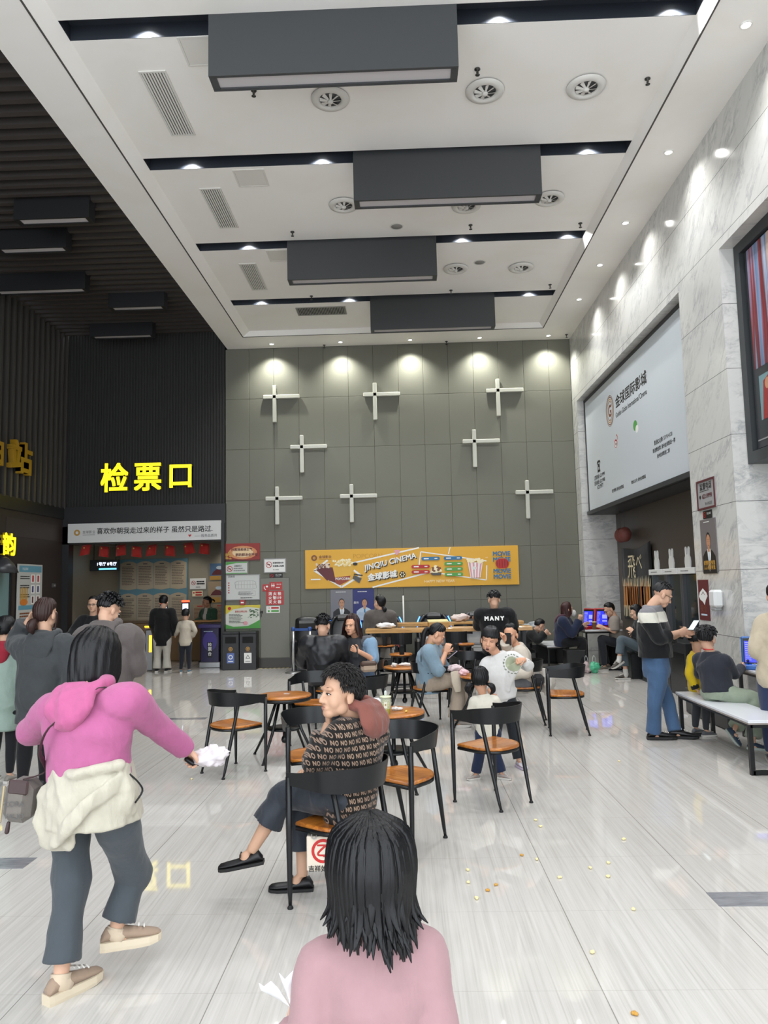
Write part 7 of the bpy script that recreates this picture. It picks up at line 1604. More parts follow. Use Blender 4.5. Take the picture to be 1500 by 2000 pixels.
# ------------------------------------------------------------------ the woman in pink
F = Fig('pink', 'woman in a pink hoodie walking away, cream jacket tied round her waist', detail=2)
F.body(hands='RL', hand_kw={'R': dict(curl=.95, palm=(0, .3, -1)), 'L': dict(curl=.6)})
PINK = cloth('ab5d87', .9, name='pink_knit', fold=.5)
F.top(PINK, 'hoodie', ease=.022, belly=1.10, lo=2, amp=.008, sleeve_w=1.12, cuff=.034, w=1.02, freq=8)
F.hood(cloth('b05a84', .9, name='pink_hood'), 1.12, amp=.011, low=.62)
F.trousers(cloth('454b50', .8, name='grey_trousers', fold=.4), ease=.014, end={'R': .90, 'L': .905}, hem=.068, amp=.007, kneew=1.32)
J = F.J; CREAM = cloth('b6b0a0', .8, name='cream_jacket', fold=.6)
def tied(b):
    p = J['pelvis']; sv = (J['hR'] - J['hL']).normalized()
    b.tube([p + Z * .165, p + Z * .10, p + Z * .02, p - Z * .075], [(.178, .138), (.192, .156), (.212, .180), (.224, .195)], 26, 0, sv, sub=3)
    b.tube([p + sv * .185 + Z * .10 - Y * .03, p + sv * .06 + Z * .02 - Y * .185, p - sv * .08 - Z * .095 - Y * .19, p - sv * .19 - Z * .125 - Y * .07], [(.034, .014)] * 4, 12, 0, Z, round_ends=True, sub=5)
    b.tube([p - sv * .10 + Z * .10 - Y * .13, p - sv * .10 - Z * .03 - Y * .165, p - sv * .095 - Z * .135 - Y * .155], [(.115, .016), (.115, .02), (.09, .016)], 16, 0, sv, round_ends=True, sub=4)
    b.tube([p - sv * .175 + Z * .15 - Y * .06, p + Z * .15 - Y * .142, p + sv * .175 + Z * .16 - Y * .05], [.022, .026, .022], 10, 0, None, round_ends=True, sub=4)
    b.tube([p + sv * .18 + Z * .13, p + sv * .20 + Z * .05 - Y * .02, p + sv * .205 - Z * .04], [.026, .036, .03], 10, 0, None, round_ends=True, sub=3)
F.garment('tied_jacket', tied, CREAM, 4, .011, 12, vox=.007)
MB().tube([J['pelvis'] + Vector((.195, -.08, .13)), J['pelvis'] + Vector((.225, -.06, .09)), J['pelvis'] + Vector((.235, -.04, .05)), J['pelvis'] + Vector((.215, -.07, .01))], .004, 6, sub=4).obj('drawcord', BLACKMET, F.root)
for q in 'RL': F.sock(q, cloth('c9b7a0', name='beige_sock'), .92, 1.0, .006)
F.shoes(shoem('9a8471'), mat('sole_beige', 'cbbda6', .7), 'chunky', .265)
F.hair(BLACKH, front=60, temple=85, ear=98, back=100, length=.155, sides=56, spread=1.12, taper=.12, thick=.024, seed=2, strands=18, wob=.003)
t = thing('crossbody_bag', 'grey crossbody bag with brown strap hanging at the pink woman\'s left hip', 'bag', (-1.66, 3.24, .80)); 
MB().box((0, 0, -.03), (.12, .14, .17), 0, Matrix.Rotation(.10, 3, 'Y'), .03).obj('bag_body', cloth('6f6963', .8, name='bag_grey_canvas'), t); MB().box((.012, -.066, .035), (.085, .016, .06), 0, Matrix.Rotation(.10, 3, 'Y'), .008).obj('flap', mat('bag_brown_leather', '3b2a2a', .5), t)
p_ = Print((.0, -.0755, -.05), X, Z); p_.text('CORA', 0, .02, P_DG, width=.085); p_.text('VALIO', 0, -.03, P_DG, width=.085); p_.obj('lettering', t)
MB().box((-.052, -.073, -.03), (.010, .006, .15), 0, Matrix.Rotation(.10, 3, 'Y'), .002).obj('metal_zip', mat('zip_gold', 'a8997a', .35, metal=.7), t); MB().tube([(-.045, -.03, -.12), (-.05, -.032, -.155)], [.008, .010], 8, 0, None, round_ends=True).obj('zip_pull', mat('bag_brown_leather', '3b2a2a', .5), t)
nk = POSE['pink']['neck']; o3 = Vector((1.66, -3.24, -.80))
PJ = {k: Vector(v) for k, v in POSE['pink'].items() if isinstance(v, tuple)}; fw_ = Vector((math.cos(R(75)), math.sin(R(75)), 0)); sv_ = (PJ['sR'] - PJ['sL']).normalized()
sp_ = [q_ + o3 for q_ in (Vector((-1.64, 3.20, .86)), PJ['pelvis'] - sv_ * .20 + Z * .155 - fw_ * .05, PJ['pelvis'].lerp(PJ['neck'], .55) - sv_ * .125 - fw_ * .150, PJ['pelvis'].lerp(PJ['neck'], .76) - sv_ * .065 - fw_ * .158, PJ['neck'] + sv_ * .03 - fw_ * .10 - Z * .05, PJ['neck'] + sv_ * .11 - fw_ * .06 + Z * .02, PJ['neck'] + sv_ * .12 + fw_ * .06 + Z * .0)]
MB().tube(sp_, [(.012, .003)] * 7, 8, 0, Y, sub=4).obj('strap', mat('bag_brown_leather', '3b2a2a', .5), t)
hp_ = Vector(POSE['pink']['wR']); hd_ = (hp_ - Vector(POSE['pink']['eR'])).normalized(); hc_ = hp_ + hd_ * .085 + Vector((.0, -.02, -.03))
crumple('plastic_bag', 'crumpled white plastic bag in the pink woman\'s outstretched hand', 'bag', hc_ + Vector((.085, .02, -.02)), (.085, .05, .05), mat('bag_white_pinkish', 'd3ccd0', .45), 52)
o = tag(MB().tube([hc_ - Vector((.03, .0, -.02)), hc_, hc_ + Vector((.045, .01, .0))], .012, 8, 0, None, round_ends=True).obj('black_handle', BLACKMET), 'short black handle in the pink woman\'s fist beside the white bag', 'handle')

# ------------------------------------------------------------------ the girl in front
F = Fig('frontgirl', 'small girl in pale pink seen from behind, long black hair, closest to the camera', detail=2)
F.body(hands='RL', hand_kw={'L': dict(curl=.7, palm=(.6, .2, .6), dirv=(.25, .3, .85))})
PALE = cloth('9c7b7e', .85, name='pale_pink_fleece', fold=.35)
F.top(PALE, 'sweatshirt', ease=.020, sleeve={'R': .95, 'L': .90}, belly=1.1, amp=.005, w=1.05, sleeve_w=1.12, cuff=.036, drop=.03, freq=9)
F.trousers(cloth('8c8a90', name='girl_leggings')); F.shoes(shoem('c9c5c0'), WSOLE)
F.hair(BLACKH, front=72, temple=92, ear=98, back=100, length=.085, sides=40, spread=1.0, taper=.16, thick=.015, seed=4, strands=34, wob=.0015)
b = MB(); rn2 = random.Random(8); k = F.hs; HC = F.J['head']
def crown(a, pol, ex): return HC + (F.hr * ((.093 + ex) * math.sin(pol) * math.sin(a)) + F.hf * ((.110 + ex) * math.sin(pol) * math.cos(a) - .014) + F.hu * ((.102 + ex) * math.cos(pol) + .036)) * k
for i in range(210):
    a = R(rn2.uniform(62, 298)); out_ = F.hr * math.sin(a) + F.hf * math.cos(a); ex = rn2.uniform(-.003, .005)
    ln = rn2.uniform(.085, .150) + (.025 if math.sin(a) > 0 else 0); sw = Vector((rn2.uniform(-.016, .022), rn2.uniform(-.012, .012), 0)); e = crown(a, R(96), ex)
    b.tube([crown(a * .9 + .3, R(rn2.uniform(12, 35)), ex - .004), crown(a * .97 + .09, R(58), ex), e, e - Z * ln * .4 - out_ * .004, e - Z * ln * .75 - out_ * .002 + sw * .4, e - Z * ln + sw + out_ * rn2.uniform(-.008, .014)], [(.006, .003), (.012, .004), (.013, .005), (.012, .0045), (.0075, .003), (.001, .0008)], 6, 0, F.hr, sub=3)
b.obj('hair_strands', BLACKH, F.root)
t = thing('paper_napkin', 'white folded paper in the front girl\'s raised left hand', 'paper', (-.280, 1.752, .715))
b = MB()
for a0, a1, ln, up in ((-2.9, -1.9, .072, .055), (-2.0, -.9, .05, .085), (-.9, .5, .06, .075), (.4, 1.3, .05, .05)):
    n_ = 5; vs = []
    for i in range(n_):
        a = a0 + (a1 - a0) * i / (n_ - 1)
        for j in range(4): q_ = j / 3; vs.append((math.cos(a) * ln * q_ ** 1.1, math.sin(a) * .03 * q_, up * q_ - .012 * math.sin(i * 1.6) * q_))
    b.add(vs, [(i * 4 + j, (i + 1) * 4 + j, (i + 1) * 4 + j + 1, i * 4 + j + 1) for i in range(n_ - 1) for j in range(3)])
o = b.obj('sheets', mat('paper_white', 'e3e4e6', .7), t); md = o.modifiers.new('s', 'SOLIDIFY'); md.thickness = .0015

# ------------------------------------------------------------------ the older woman
F = Fig('elder', 'older woman in a black and tan letter patterned jacket sitting cross legged, chin on hand', detail=2, tone='c09a80', hs=1.08)
F.body(hands='RL', hand_kw={'L': dict(curl=.8, dirv=(-.05, -.05, 1), palm=(.9, .2, .2)), 'R': dict(curl=.5)})
F.top(no_pattern(), 'jacket', ease=.028, belly=1.16, amp=.009, w=1.04, cuff=.042, sleeve={'R': .95, 'L': .86}, sleeve_w=1.25, drop=.05, freq=10)
F.hood(cloth('7d4c43', .9, name='rust_hood', fold=.5), 1.15, amp=.010, low=.66, lift=.045)
F.trousers(cloth('2e333b', .55, name='dark_crop_trousers', fold=.6), ease=.018, end={'R': .84, 'L': .76}, hem=.072, amp=.011, kneew=1.2, freq=10)
F.shoes(mat('shoe_black_leather', '131315', .45), BSOLE, 'flat', .255)
for q in 'RL':
    A = F.J['a' + q]; fd = F.footdir(q); b = MB(); c = A + fd * .055 - Z * .012
    for sgn in (-1, 1): b.tube([c, c + Vector((fd.y, -fd.x, 0)) * sgn * .02 + Z * .014, c + Vector((fd.y, -fd.x, 0)) * sgn * .03 + Z * .0], .004, 6, 0, None, sub=3)
    b.obj('shoe_bow', mat('shoe_black_leather', '131315', .45), F.root)
F.hair(DARKH, front=56, temple=84, ear=94, back=122, thick=.016, seed=6, strands=40)
F.tufts(1150, DARKH, (3, 112), (40, 320), .028, .0030, 3, tilt=.86, thick=.016); F.tufts(330, DARKH, (3, 60), (-66, 66), .030, .0028, 5, 'hair_fringe', .80, .016)

# ------------------------------------------------------------------ children by the tables
F = Fig('whitegirl', 'girl pulling out her white printed jumper, tilted head and open mouth', detail=2, tone='cb9c80', hs=.93)
F.body(hands='RL', hand_kw={'L': dict(curl=.9, dirv=(-.8, -.4, -.1)), 'R': dict(curl=.6)}, mouth=.016, closed=True)
J = F.J; WHT = cloth('d0cfcd', .85, name='white_jumper', fold=.45); GPR = mat('print_moss_ring', '71776a', .9); GPR2 = mat('print_moss_disc', '9aa088', .9)
pc = Vector((.945, 6.86, .915)) - F.base
def wsplit(c):
    d = math.hypot(c.x - pc.x, c.z - pc.z)
    if c.y > -.02: return 0
    return 2 if d < .062 else (1 if .074 < d < .084 and math.sin(math.atan2(c.z - pc.z, c.x - pc.x) * 17) > -.4 else 0)
def pull(b):
    b.tube([J['pelvis'].lerp(J['neck'], .45) + Vector((0, -.06, 0)), J['pelvis'].lerp(J['neck'], .62) + Vector((.06, -.09, .0)), J['wL'] + Vector((-.02, -.01, -.01))], [(.10, .03), (.075, .03), (.022, .016)], 16, 0, Z, round_ends=True, sub=4)
    b.tube([J['sL'], J['eL'] + Vector((.005, 0, 0)), J['eL'].lerp(J['wL'], .6)], [.05, .055, .036], 14, 0, None, round_ends=True, sub=3)
    p = J['pelvis']; b.tube([p + Z * .22, p + Z * .10 - X * .035, p + Z * .015 - X * .085], [(.13, .10), (.135, .105), (.10, .085)], 20, 0, X, sub=3)
F.top(WHT, 'jumper', ease=.020, sleeve={'R': .96, 'L': .82}, belly=1.1, lo=2, sleeve_w=1.15, extra=pull, amp=.007, split=None, freq=10)
F.root.children[-1].data.materials.append(GPR); F.root.children[-1].data.materials.append(GPR2)
for pg in F.root.children[-1].data.polygons: pg.material_index = wsplit(pg.center)
F.trousers(cloth('23272c', .85, name='charcoal_jeans'), ease=.012, end=.95, hem=.058); F.shoes(shoem('d3cdd6'), mat('sole_lilac', 'c9bcd2', .6), 'sneaker', .24)
F.hair(BLACKH, front=64, temple=84, ear=95, back=112, length=.07, sides=72, thick=.014, seed=8, taper=.3, fringe=dict(n=20, a0=-52, a1=52, len=26))
MB().tube([J['eL'].lerp(J['wL'], .55) + Vector(v_) for v_ in ((.02, -.02, .02), (.028, -.01, 0), (.02, -.01, -.024))], .008, 8, 0, None, sub=3).obj('wrist_band', BLACKMET, F.root)

F = Fig('toddler', 'toddler with two pigtails in a cream top, standing behind the empty chair', detail=2, tone='cb9c80', hs=.86)
F.body(); F.top(cloth('dbd6c8', .85, name='cream_top', fold=.4), 'top', ease=.014, belly=1.15, amp=.005, w=1.05, drop=.01, cuff=.036, sleeve=.96)
F.trousers(cloth('1d2741', .85, name='toddler_jeans', fold=.5), ease=.014, end=.96, hem=.058, amp=.007, w=1.05); F.shoes(shoem('a39a94'), WSOLE, 'sneaker', .24)
F.hair(BLACKH, front=66, temple=88, ear=96, back=118, thick=.016, seed=9)
for q in (-1, 1): F.tail([F.hp(q * .075, -.045, -.03), F.hp(q * .115, -.055, -.045), F.hp(q * .125, -.06, -.09), F.hp(q * .10, -.06, -.125)], [.014, .026, .022, .006], 'pigtail', seed=q + 3)
MB().lathe(F.hp(.08, -.046, -.032), [(.012, -.006), (.016, 0), (.012, .006)], 12, 0, True, F.hr).obj('green_hair_tie', mat('hair_tie_green', '4f8f52', .6), F.root)

# ------------------------------------------------------------------ right side
F = Fig('man', 'man in a grey, white and black jumper and jeans looking down at his phone', detail=2, tone='c69f86')
F.body(hand_kw={'R': dict(curl=.75, palm=(.1, .9, .2), dirv=(.95, .25, .1)), 'L': dict(curl=.75, palm=(.1, -.9, .2), dirv=(.95, -.2, .1))})
BLKJ = cloth('161719', .9, name='jumper_black'); WHTJ = cloth('d5d2c6', .9, name='jumper_cream'); GRYJ = cloth('77767a', .9, name='jumper_grey')
mz = F.J['sR'].z + .0
def band(c):
    ex = F.J['sR'].x - .01
    if c.z > mz + .045: return 2
    if c.z > mz - .060: return 1
    return 0
F.top([BLKJ, WHTJ, GRYJ], 'jumper', ease=.026, belly=1.22, sleeve=.72, w=1.06, lo=2, drop=.035, split=band, amp=.007, sleeve_w=1.22, cuff=.05)
F.trousers(cloth('415b7b', .85, name='blue_jeans', fold=.5), ease=.012, hem=.060, amp=.008, kneew=1.12, end=1.0); F.shoes(mat('shoe_black_leather', '131315', .45), BSOLE, 'sneaker', .29)
F.hair(hair_mat('202021', .5), front=48, temple=66, ear=78, back=108, thick=.010, seed=11); F.tufts(90, hair_mat('202021', .5), (4, 56), (0, 360), .022, .009, 12, tilt=.5, thick=.008); F.glasses()
phone((2.99, 7.90, 1.158), facing((-.55, -.35, .75)), 'phone with pale lit screen held by the man in the striped jumper')

F = Fig('boy', 'boy in a navy top and sage trousers sitting on the white bench', detail=2, tone='c69f86', hs=.95)
F.body(hand_kw={'R': dict(curl=.6)}); F.top(cloth('272a33', .85, name='navy_sweat', fold=.4), 'sweatshirt', ease=.022, belly=1.08, sleeve={'R': .92, 'L': .92}, w=1.08, lo=1, amp=.006, cuff=.038)
SAGE = cloth('8e9987', .85, name='sage_trousers', fold=.6); F.trousers(SAGE, ease=.020, end=.93, hem=.075, amp=.010, w=1.06, kneew=1.12)
F.shoes(shoem('2b3a4d'), mat('sole_grey_green', '9aa39c', .6), 'sneaker', .25); F.hair(BLACKH, front=58, temple=76, ear=88, back=112, thick=.016, seed=13); F.tufts(60, BLACKH, (5, 80), (60, 300), .03, .010, 14, tilt=.75, thick=.014)
MB().tube([F.J['neck'] + F.r * .05 - F.f * .06 + Z * .035, F.J['neck'] - F.f * .075 + Z * .032, F.J['neck'] - F.r * .05 - F.f * .06 + Z * .035], .006, 6, 0, None, sub=3).obj('red_collar_line', RS, F.root)
F = Fig('yellow', 'child in a yellow jumper half hidden beside the boy', detail=1, tone='c69f86', hs=.93)
F.body(hand_kw={'R': dict(curl=.25, dirv=(.5, -.3, -.4), palm=(0, 0, -1))}); YLW = cloth('cdae1f', .9, name='yellow_jumper'); CUFFB = cloth('17181a', .9, name='black_cuff')
def ycuff(c): return 1 if (c - F.J['wR']).length < .06 or (c - F.J['wL']).length < .06 else 0
F.top([YLW, CUFFB], 'jumper', ease=.022, split=ycuff, cuff=.036, sleeve_w=1.1); F.trousers(cloth('3a3c40', name='child_dark_trousers')); F.shoes(shoem('5d5f63'), WSOLE); F.hair(BLACKH, front=60, temple=78, ear=90, back=112, thick=.016, seed=15)
F = Fig('edge', 'child in a cream jacket and navy trousers cut off by the right photo edge', detail=1, tone='c69f86', hs=.95)
F.body(); F.top(cloth('b5a993', .8, name='cream_fleece', fold=.5), 'jacket', ease=.036, belly=1.12, cuff=.042, sleeve=.95, sleeve_w=1.3, amp=.010); F.trousers(cloth('2a3550', name='navy_trousers'), ease=.014); F.shoes(shoem('3a3c40'), WSOLE); F.hair(BLACKH, front=58, temple=76, ear=88, back=112, thick=.014, seed=16)

# ------------------------------------------------------------------ left side
F = Fig('hoodie', 'woman in a long dark grey hoodie and over knee socks, hand raised to her head', detail=2)
F.body(hand_kw={'L': dict(curl=.5, dirv=(.5, -.3, .6), palm=(.7, -.2, 0))}); CHAR = cloth('3d4042', .9, name='charcoal_hoodie', fold=.5)
F.top(CHAR, 'hoodie', ease=.045, belly=1.15, drop=.10, flare=1.08, w=1.05, amp=.010, cuff=.045, sleeve={'R': .96, 'L': .90}, sleeve_w=1.35); F.hood(CHAR, 1.15)
BLKS = cloth('141417', .9, name='black_sock')
for q in 'RL':
    b = MB(); K, A, Hh = F.J['k' + q], F.J['a' + q], F.J['h' + q]; b.tube([K.lerp(Hh, .30), K, K.lerp(A, .35), K.lerp(A, .75), A, A - Z * .05], [.078, .064, .062, .044, .042, .046], 18, 0, None, sub=3); b.obj('over_knee_sock', BLKS, F.root)
F.shoes(mat('boot_black', '17171a', .5), BSOLE, 'chunky', .27)
F.hair(BROWNH, front=58, temple=78, ear=92, back=130, thick=.016, seed=17); F.tail([F.hp(-.02, -.085, -.06), F.hp(-.03, -.12, -.085), F.hp(-.035, -.12, -.13), F.hp(-.03, -.10, -.165)], [.022, .042, .036, .010], 'low_ponytail', seed=4)
b = MB()
for q in (-1, 1): b.tube([F.hp(q * .078, .03, .02), F.hp(q * .092, .02, -.06), F.hp(q * .09, .01, -.14)], [(.012, .006), (.014, .006), (.004, .003)], 8, 0, F.hf, sub=3)
b.obj('loose_side_locks', BROWNH, F.root)
F = Fig('brown', 'man in a brown grey hooded top looking down, back turned, left of the gate', detail=2)
F.body(hand_kw={'R': dict(curl=.6), 'L': dict(curl=.6)}); TAUPE = cloth('5d5654', .9, name='taupe_hoodie', fold=.5); F.top(TAUPE, 'hoodie', ease=.038, belly=1.15, drop=.10, w=1.08, amp=.010, cuff=.042, sleeve=.93, sleeve_w=1.35); F.hood(TAUPE, 1.15)
F.trousers(cloth('26272b', name='black_trousers')); F.shoes(shoem('2a2a2c'), WSOLE); F.hair(BLACKH, front=58, temple=72, ear=82, back=110, thick=.016, seed=18); F.tufts(170, BLACKH, (4, 80), (40, 320), .036, .011, 19, tilt=.6, thick=.014)
F = Fig('green', 'child in a pale green jacket with a red hood at the left photo edge', detail=1)
F.body(); F.top(cloth('8fa297', .6, name='mint_shell_jacket', fold=.6), 'jacket', ease=.035, belly=1.1, drop=.16, flare=1.12, amp=.010, cuff=.04, sleeve_w=1.2); F.hood(cloth('8f2433', .9, name='red_hood'), 1.1); F.trousers(cloth('1b1c20', name='black_leggings')); F.shoes(shoem('8b857d'), WSOLE); F.hair(BLACKH, front=62, temple=82, ear=94, back=122, thick=.018, seed=20); F.tail([F.hp(.0, -.09, .03), F.hp(.0, -.13, .02), F.hp(.01, -.14, -.04)], [.02, .036, .012], 'ponytail', seed=5)
F = Fig('glasses', 'man with glasses in black facing the camera behind the turnstiles', detail=1, tone='c69f86')
F.body(); F.top(cloth('17181a', name='black_jacket'), 'jacket', ease=.032, belly=1.15, drop=.06, sleeve_w=1.25, cuff=.045); F.trousers(cloth('26272b', name='black_trousers')); F.shoes(shoem('2a2a2c'), BSOLE); F.hair(BLACKH, front=50, temple=66, ear=80, back=110, thick=.013, seed=21); F.glasses()
F = Fig('blackwhite', 'person in a black jacket and white trousers at the ticket turnstile', detail=1)
F.body(); F.top(cloth('141416', name='black_top'), 'jacket', ease=.032, drop=.06, sleeve_w=1.2, cuff=.04); F.trousers(cloth('bdb9ae', .85, name='white_trousers', fold=.5), ease=.018, hem=.075, end=1.0); F.shoes(shoem('1d1d20'), WSOLE, 'sneaker', .27); F.hair(BLACKH, front=60, temple=80, ear=92, back=120, thick=.018, seed=22)
F = Fig('gatechild', 'child in a white top and dark trousers at the ticket gate', detail=1, hs=.9)
F.body(); F.top(cloth('c2b8a8', name='offwhite_top'), 'jumper', ease=.018, sleeve_w=1.15); F.trousers(cloth('20242d', name='dark_navy_trousers')); F.shoes(shoem('4d6b7d'), WSOLE); F.hair(BLACKH, front=60, temple=80, ear=92, back=114, thick=.018, seed=23)
F = Fig('staff', 'ticket clerk in a green cardigan behind the purple podium', detail=1, tone='9a7258')
F.body(); GC = cloth('2a4a36', name='green_cardigan'); WS = cloth('b3aca0', name='clerk_white_shirt')
def gsplit(c): return 1 if abs((c - F.J['neck']).dot(F.r)) < .045 and (c - F.J['neck']).dot(F.f) > .01 and c.z > .6 else 0
F.top([GC, WS], 'cardigan', ease=.024, drop=.06, split=gsplit, cuff=.038); F.trousers(cloth('26272b', name='black_trousers')); F.shoes(shoem('2a2a2c'), BSOLE); F.hair(BLACKH, front=55, temple=76, ear=92, back=126, thick=.012, seed=24); F.tail([F.hp(.0, -.095, .03), F.hp(-.01, -.15, .02), F.hp(-.01, -.17, -.03)], [.014, .022, .008], seed=6)

# ------------------------------------------------------------------ at the tables and bar
F = Fig('leather', 'man in a black leather jacket sitting with his back to the camera', detail=1)
F.body(); F.top(mat('leather_jacket', '1b1c20', .42, spec=.5), 'jacket', ease=.034, belly=1.15, w=1.06, amp=.010, sleeve_w=1.25, cuff=.045); F.trousers(cloth('22262e', name='dark_jeans')); F.shoes(shoem('2a2a2c'), WSOLE); F.hair(BLACKH, front=54, temple=70, ear=82, back=112, thick=.014, seed=25); F.tufts(110, BLACKH, (4, 90), (50, 310), .03, .010, 26, tilt=.6, thick=.012)
F = Fig('phone', 'long haired woman in a grey vest and blue shirt holding up a phone', detail=2, tone='d3a284')
F.body(hand_kw={'L': dict(curl=.8, dirv=(-.7, -.2, .4), palm=(-.3, -.8, .2)), 'R': dict(curl=.5)}, mouth=.006)
BS = cloth('7f9db8', .8, name='blue_denim_shirt'); GV = cloth('55565a', .9, name='grey_vest')
def vest(c): return 0 if F.is_arm(c, .10) else 1
F.top([BS, GV], 'shirt_and_vest', ease=.020, sleeve={'R': .62, 'L': .58}, split=vest, sleeve_w=1.25, cuff=.052, drop=.02); F.trousers(cloth('4d6684', .85, name='mid_blue_jeans')); F.shoes(shoem('b9b5ae'), WSOLE)
F.hair(BROWNH, front=56, temple=80, ear=97, back=98, length=.20, sides=52, spread=1.30, thick=.020, seed=27, strands=16, wob=.006, taper=-.05)
phone((-.625, 9.01, .862), facing((.35, .9, .1)), 'phone in the long haired woman\'s hand', '3a3b3d', False)
o = thing('shoulder_bag', 'small cream and brown bag on the lap of the long haired woman', 'bag', (-.47, 9.12, .60)); MB().box((0, 0, .07), (.20, .10, .13), 0, Matrix.Rotation(.3, 3, 'Z'), .03).obj('bag_body', mat('bag_cream_leather', 'b09a85', .5), o); MB().box((0, -.04, .105), (.205, .05, .06), 0, Matrix.Rotation(.3, 3, 'Z'), .02).obj('flap', mat('bag_dark_brown', '4a3629', .5), o)
F = Fig('greycoat', 'woman in a grey brown coat on a bar stool facing the wall, hair tied low', detail=1)
F.body(); F.top(cloth('5a5450', .9, name='taupe_coat', fold=.5), 'coat', ease=.030, drop=.02, amp=.009, sleeve_w=1.3, cuff=.045); F.trousers(cloth('8e8a85', name='grey_wide_trousers'), ease=.016, hem=.08); F.shoes(shoem('3a3633'), BSOLE); F.hair(BLACKH, front=56, temple=78, ear=94, back=126, thick=.014, seed=28); F.tail([F.hp(.0, -.09, -.05), F.hp(.01, -.125, -.09), F.hp(.01, -.12, -.14)], [.02, .036, .014], 'low_bun', seed=7)
F = Fig('blue', 'woman with a ponytail in a pale blue jumper looking down at her hands', detail=2, tone='cfa083')
F.body(hand_kw={'R': dict(curl=.9, dirv=(.3, -.1, .9), palm=(.3, .9, 0)), 'L': dict(curl=.9, dirv=(.6, -.3, .5), palm=(.3, -.9, 0))}); F.top(cloth('7d94a3', .9, name='pale_blue_knit', fold=.5), 'jumper', ease=.026, belly=1.12, sleeve=.60, amp=.009, sleeve_w=1.3, cuff=.05, drop=.05, flare=1.05)
F.trousers(cloth('a39484', .85, name='beige_trousers', fold=.5), ease=.020, hem=.09, amp=.010, kneew=1.2); F.shoes(shoem('9b938a'), WSOLE)
F.hair(BLACKH, front=54, temple=76, ear=90, back=122, thick=.013, seed=29); p0 = F.hp(0, -.10, .015); F.tail([p0, p0 + Vector((-.05, -.01, -.004)), p0 + Vector((-.085, -.03, -.075)), p0 + Vector((-.095, -.05, -.17)), p0 + Vector((-.085, -.06, -.255))], [.018, .028, .030, .022, .006], seed=8)
MB().tube([p0 + Vector((-.095, -.07, -.16)), p0 + Vector((-.12, -.10, -.27)), p0 + Vector((-.125, -.105, -.37))], [(.010, .003)] * 3, 8, 0, F.r, sub=3).obj('black_ribbon', BLACKMET, F.root)
MB().tube([F.J['neck'] + F.r * .075 + Z * .03, F.J['neck'] + F.f * .09 - Z * .02, F.J['neck'] - F.r * .075 + Z * .03], .005, 6, 0, None, sub=4).obj('yellow_lanyard', mat('lanyard_yellow', 'c2ac56', .6), F.root)
phone((.53, 9.02, .80), facing((-.5, -.2, .8)), 'phone held between the hands of the woman in pale blue', 'b7a9c2', False)
F = Fig('tee', 'man in a black tee with white letters across the back, at the bar table', detail=2)
F.body(hand_kw={'R': dict(curl=.5), 'L': dict(curl=.5)}); F.top(cloth('131416', .9, name='black_tee'), 'tee', ease=.030, belly=1.15, sleeve=.52, w=1.08, drop=.06, sleeve_w=1.35); F.trousers(cloth('1d1f24', name='black_chinos')); F.shoes(shoem('2a2a2c'), WSOLE)
F.hair(BLACKH, front=56, temple=72, ear=84, back=104, thick=.018, seed=30); F.tufts(60, BLACKH, (5, 78), (60, 300), .03, .012, 31, tilt=.8, thick=.015)
tb = MB(); yy_ = min(v.co.y for ob in F.root.children if ob.name.startswith('tee') for v in ob.data.vertices if abs(v.co.z - (F.J['sR'].z - .04)) < .02 and abs(v.co.x) < .12)
p_ = Print((0, yy_ - .004, F.J['sR'].z - .045), X, Z + Y * .12)
for ch, x in zip('MANY', (-.115, -.04, .035, .11)): p_.text(ch, x, 0, P_W, height=.055, bold=.05)
p_.obj('back_lettering', F.root)
F = Fig('cream', 'woman in a cream jumper frowning, seated behind the girl in white', detail=2, tone='cf9f82')
F.body(hand_kw={'R': dict(curl=.7, dirv=(-.1, -.2, .9), palm=(-.8, -.3, 0)), 'L': dict(curl=.5)}); F.top(cloth('c5bcae', .9, name='oat_jumper'), 'jumper', ease=.026, belly=1.12, sleeve_w=1.2, cuff=.04, drop=.02); F.trousers(cloth('6f7073', name='grey_trousers_soft'), ease=.014); F.shoes(shoem('3a3a3c'), BSOLE)
F.hair(BLACKH, front=48, temple=72, ear=90, back=126, thick=.011, seed=32); F.tail([F.hp(0, -.09, -.03), F.hp(0, -.125, -.06), F.hp(0, -.12, -.12)], [.018, .03, .012], 'low_ponytail', seed=9)
phone((1.183, 8.82, .985), facing((.3, .9, .15)), 'black phone held up behind the girl in white', '141416', False)
o = thing('backpack', 'dark strapped bag on the chair seat of the woman in cream', 'bag', (1.52, 8.86, .435)); MB().box((0, 0, .07), (.14, .12, .14), 0, None, .04).obj('bag_body', cloth('2a2a2c', name='bag_black_nylon'), o); MB().tube([(-.05, -.065, .1), (-.04, -.09, -.02), (.0, -.08, -.05), (.03, -.065, .06)], [(.012, .004)] * 4, 8, 0, X, sub=4).obj('strap', BLACKMET, o)
F = Fig('recline', 'person in black slumped back by the wall, looking at a phone', detail=1)
F.body(hand_kw={'R': dict(curl=.7), 'L': dict(curl=.7)}); F.top(cloth('18191b', name='black_padded'), 'jacket', ease=.032, sleeve_w=1.3, cuff=.045); F.trousers(cloth('141517', name='black_joggers'), ease=.014); F.shoes(shoem('3a3a3c'), WSOLE); F.hair(BLACKH, front=56, temple=74, ear=86, back=114, thick=.014, seed=33)
phone((2.72, 13.86, .78), facing((-.6, .2, .4)), 'phone held by the slumped person in black', '8f9296', False)
crumple('jacket', 'shiny grey jacket heaped beside the head of the slumped person', 'jacket', (2.45, 14.62, .62), (.2, .14, .12), mat('shiny_grey_nylon', '83888b', .35), 55)
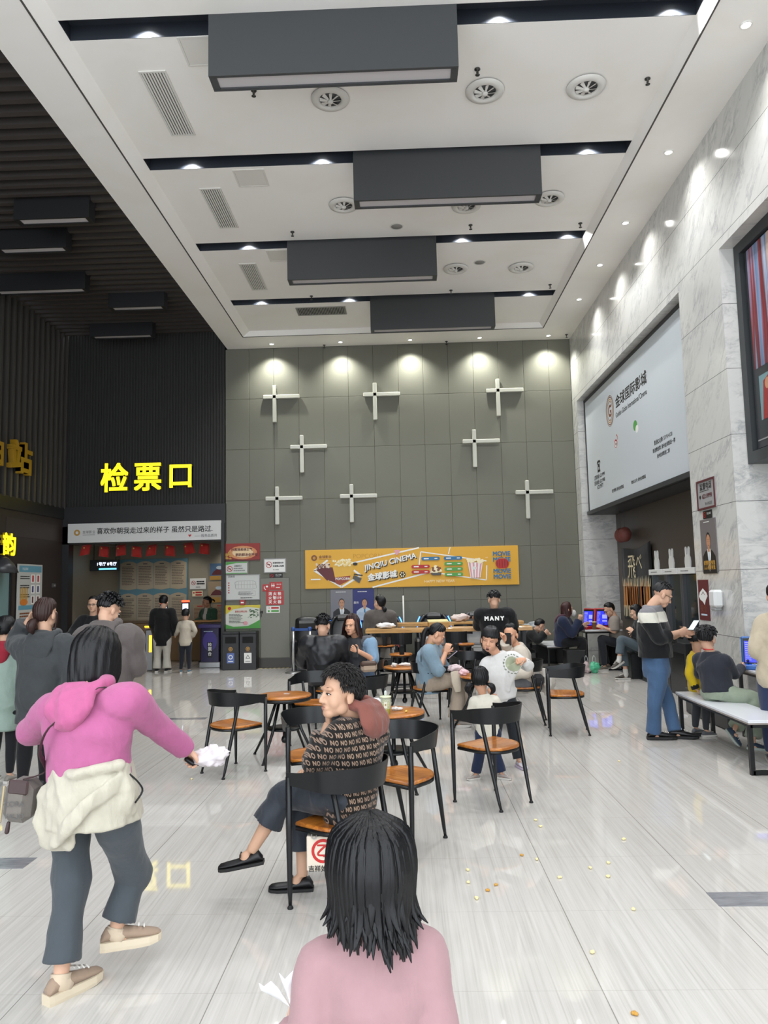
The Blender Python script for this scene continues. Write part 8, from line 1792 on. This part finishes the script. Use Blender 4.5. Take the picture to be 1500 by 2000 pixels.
o = thing('lounge_seat', 'black low lounge seat under the slumped person in black', 'armchair', (2.12, 14.35, 0)); MB().box((0, 0, .19), (.62, .6, .38), 0, None, .05).obj('seat', LEA, o); MB().box((.0, .34, .36), (.62, .12, .50), 0, None, .05).obj('backrest', LEA, o)
F = Fig('navy', 'woman in a navy hoodie with long reddish hair at the red game consoles', detail=1)
F.body(hand_kw={'R': dict(curl=.8, dirv=(.3, -.2, .9))}); F.top(cloth('202840', .9, name='navy_hoodie', fold=.5), 'hoodie', ease=.034, belly=1.12, drop=.02, sleeve_w=1.3, cuff=.042); F.hood(cloth('4a2f3a', name='plum_hood_lining'), 1.05); F.trousers(cloth('121316', name='black_wide_trousers'), ease=.02, hem=.08); F.shoes(shoem('1d1d20'), BSOLE)
F.hair(hair_mat('321b1a', .4), front=54, temple=76, ear=96, back=98, length=.17, sides=52, thick=.014, seed=34, spread=1.05)
MB().ball(F.hp(.01, .115, -.075), (.05, .045, .065), 14, 10).obj('white_mask', cloth('c9c9c7', name='mask_white'), F.root)
F = Fig('greytee', 'woman in a grey brown tee looking down beside the red game consoles', detail=1)
F.body(); F.top(cloth('8a827a', .9, name='stone_tee'), 'tee', ease=.026, sleeve=.48, sleeve_w=1.25, belly=1.1); F.trousers(cloth('24272c', name='charcoal_trousers'), ease=.014); F.shoes(shoem('6d675f'), WSOLE); F.hair(BLACKH, front=52, temple=74, ear=90, back=124, thick=.012, seed=35); F.glasses()
F = Fig('crossed', 'person with crossed legs in grey jeans and white socks behind the standing man', detail=1)
F.body(); F.top(cloth('1b1c1f', name='black_hooded_coat'), 'coat', ease=.034, drop=.02, sleeve_w=1.25, cuff=.045); F.trousers(cloth('4f5b62', .85, name='grey_blue_jeans', fold=.5), ease=.012, end=.85, hem=.062); F.shoes(shoem('4a443f'), WSOLE); F.hair(BLACKH, front=56, temple=78, ear=94, back=110, length=.10, sides=60, thick=.016, seed=36)
for q in 'RL': F.sock(q, cloth('c4c2bd', name='white_sock'), .80, 1.0, .006)
crumple('hand_item', 'crumpled white wrapper in the hands of the cross legged person', 'wrapper', (3.92, 12.45, .80), (.05, .04, .05), TIS, 58)
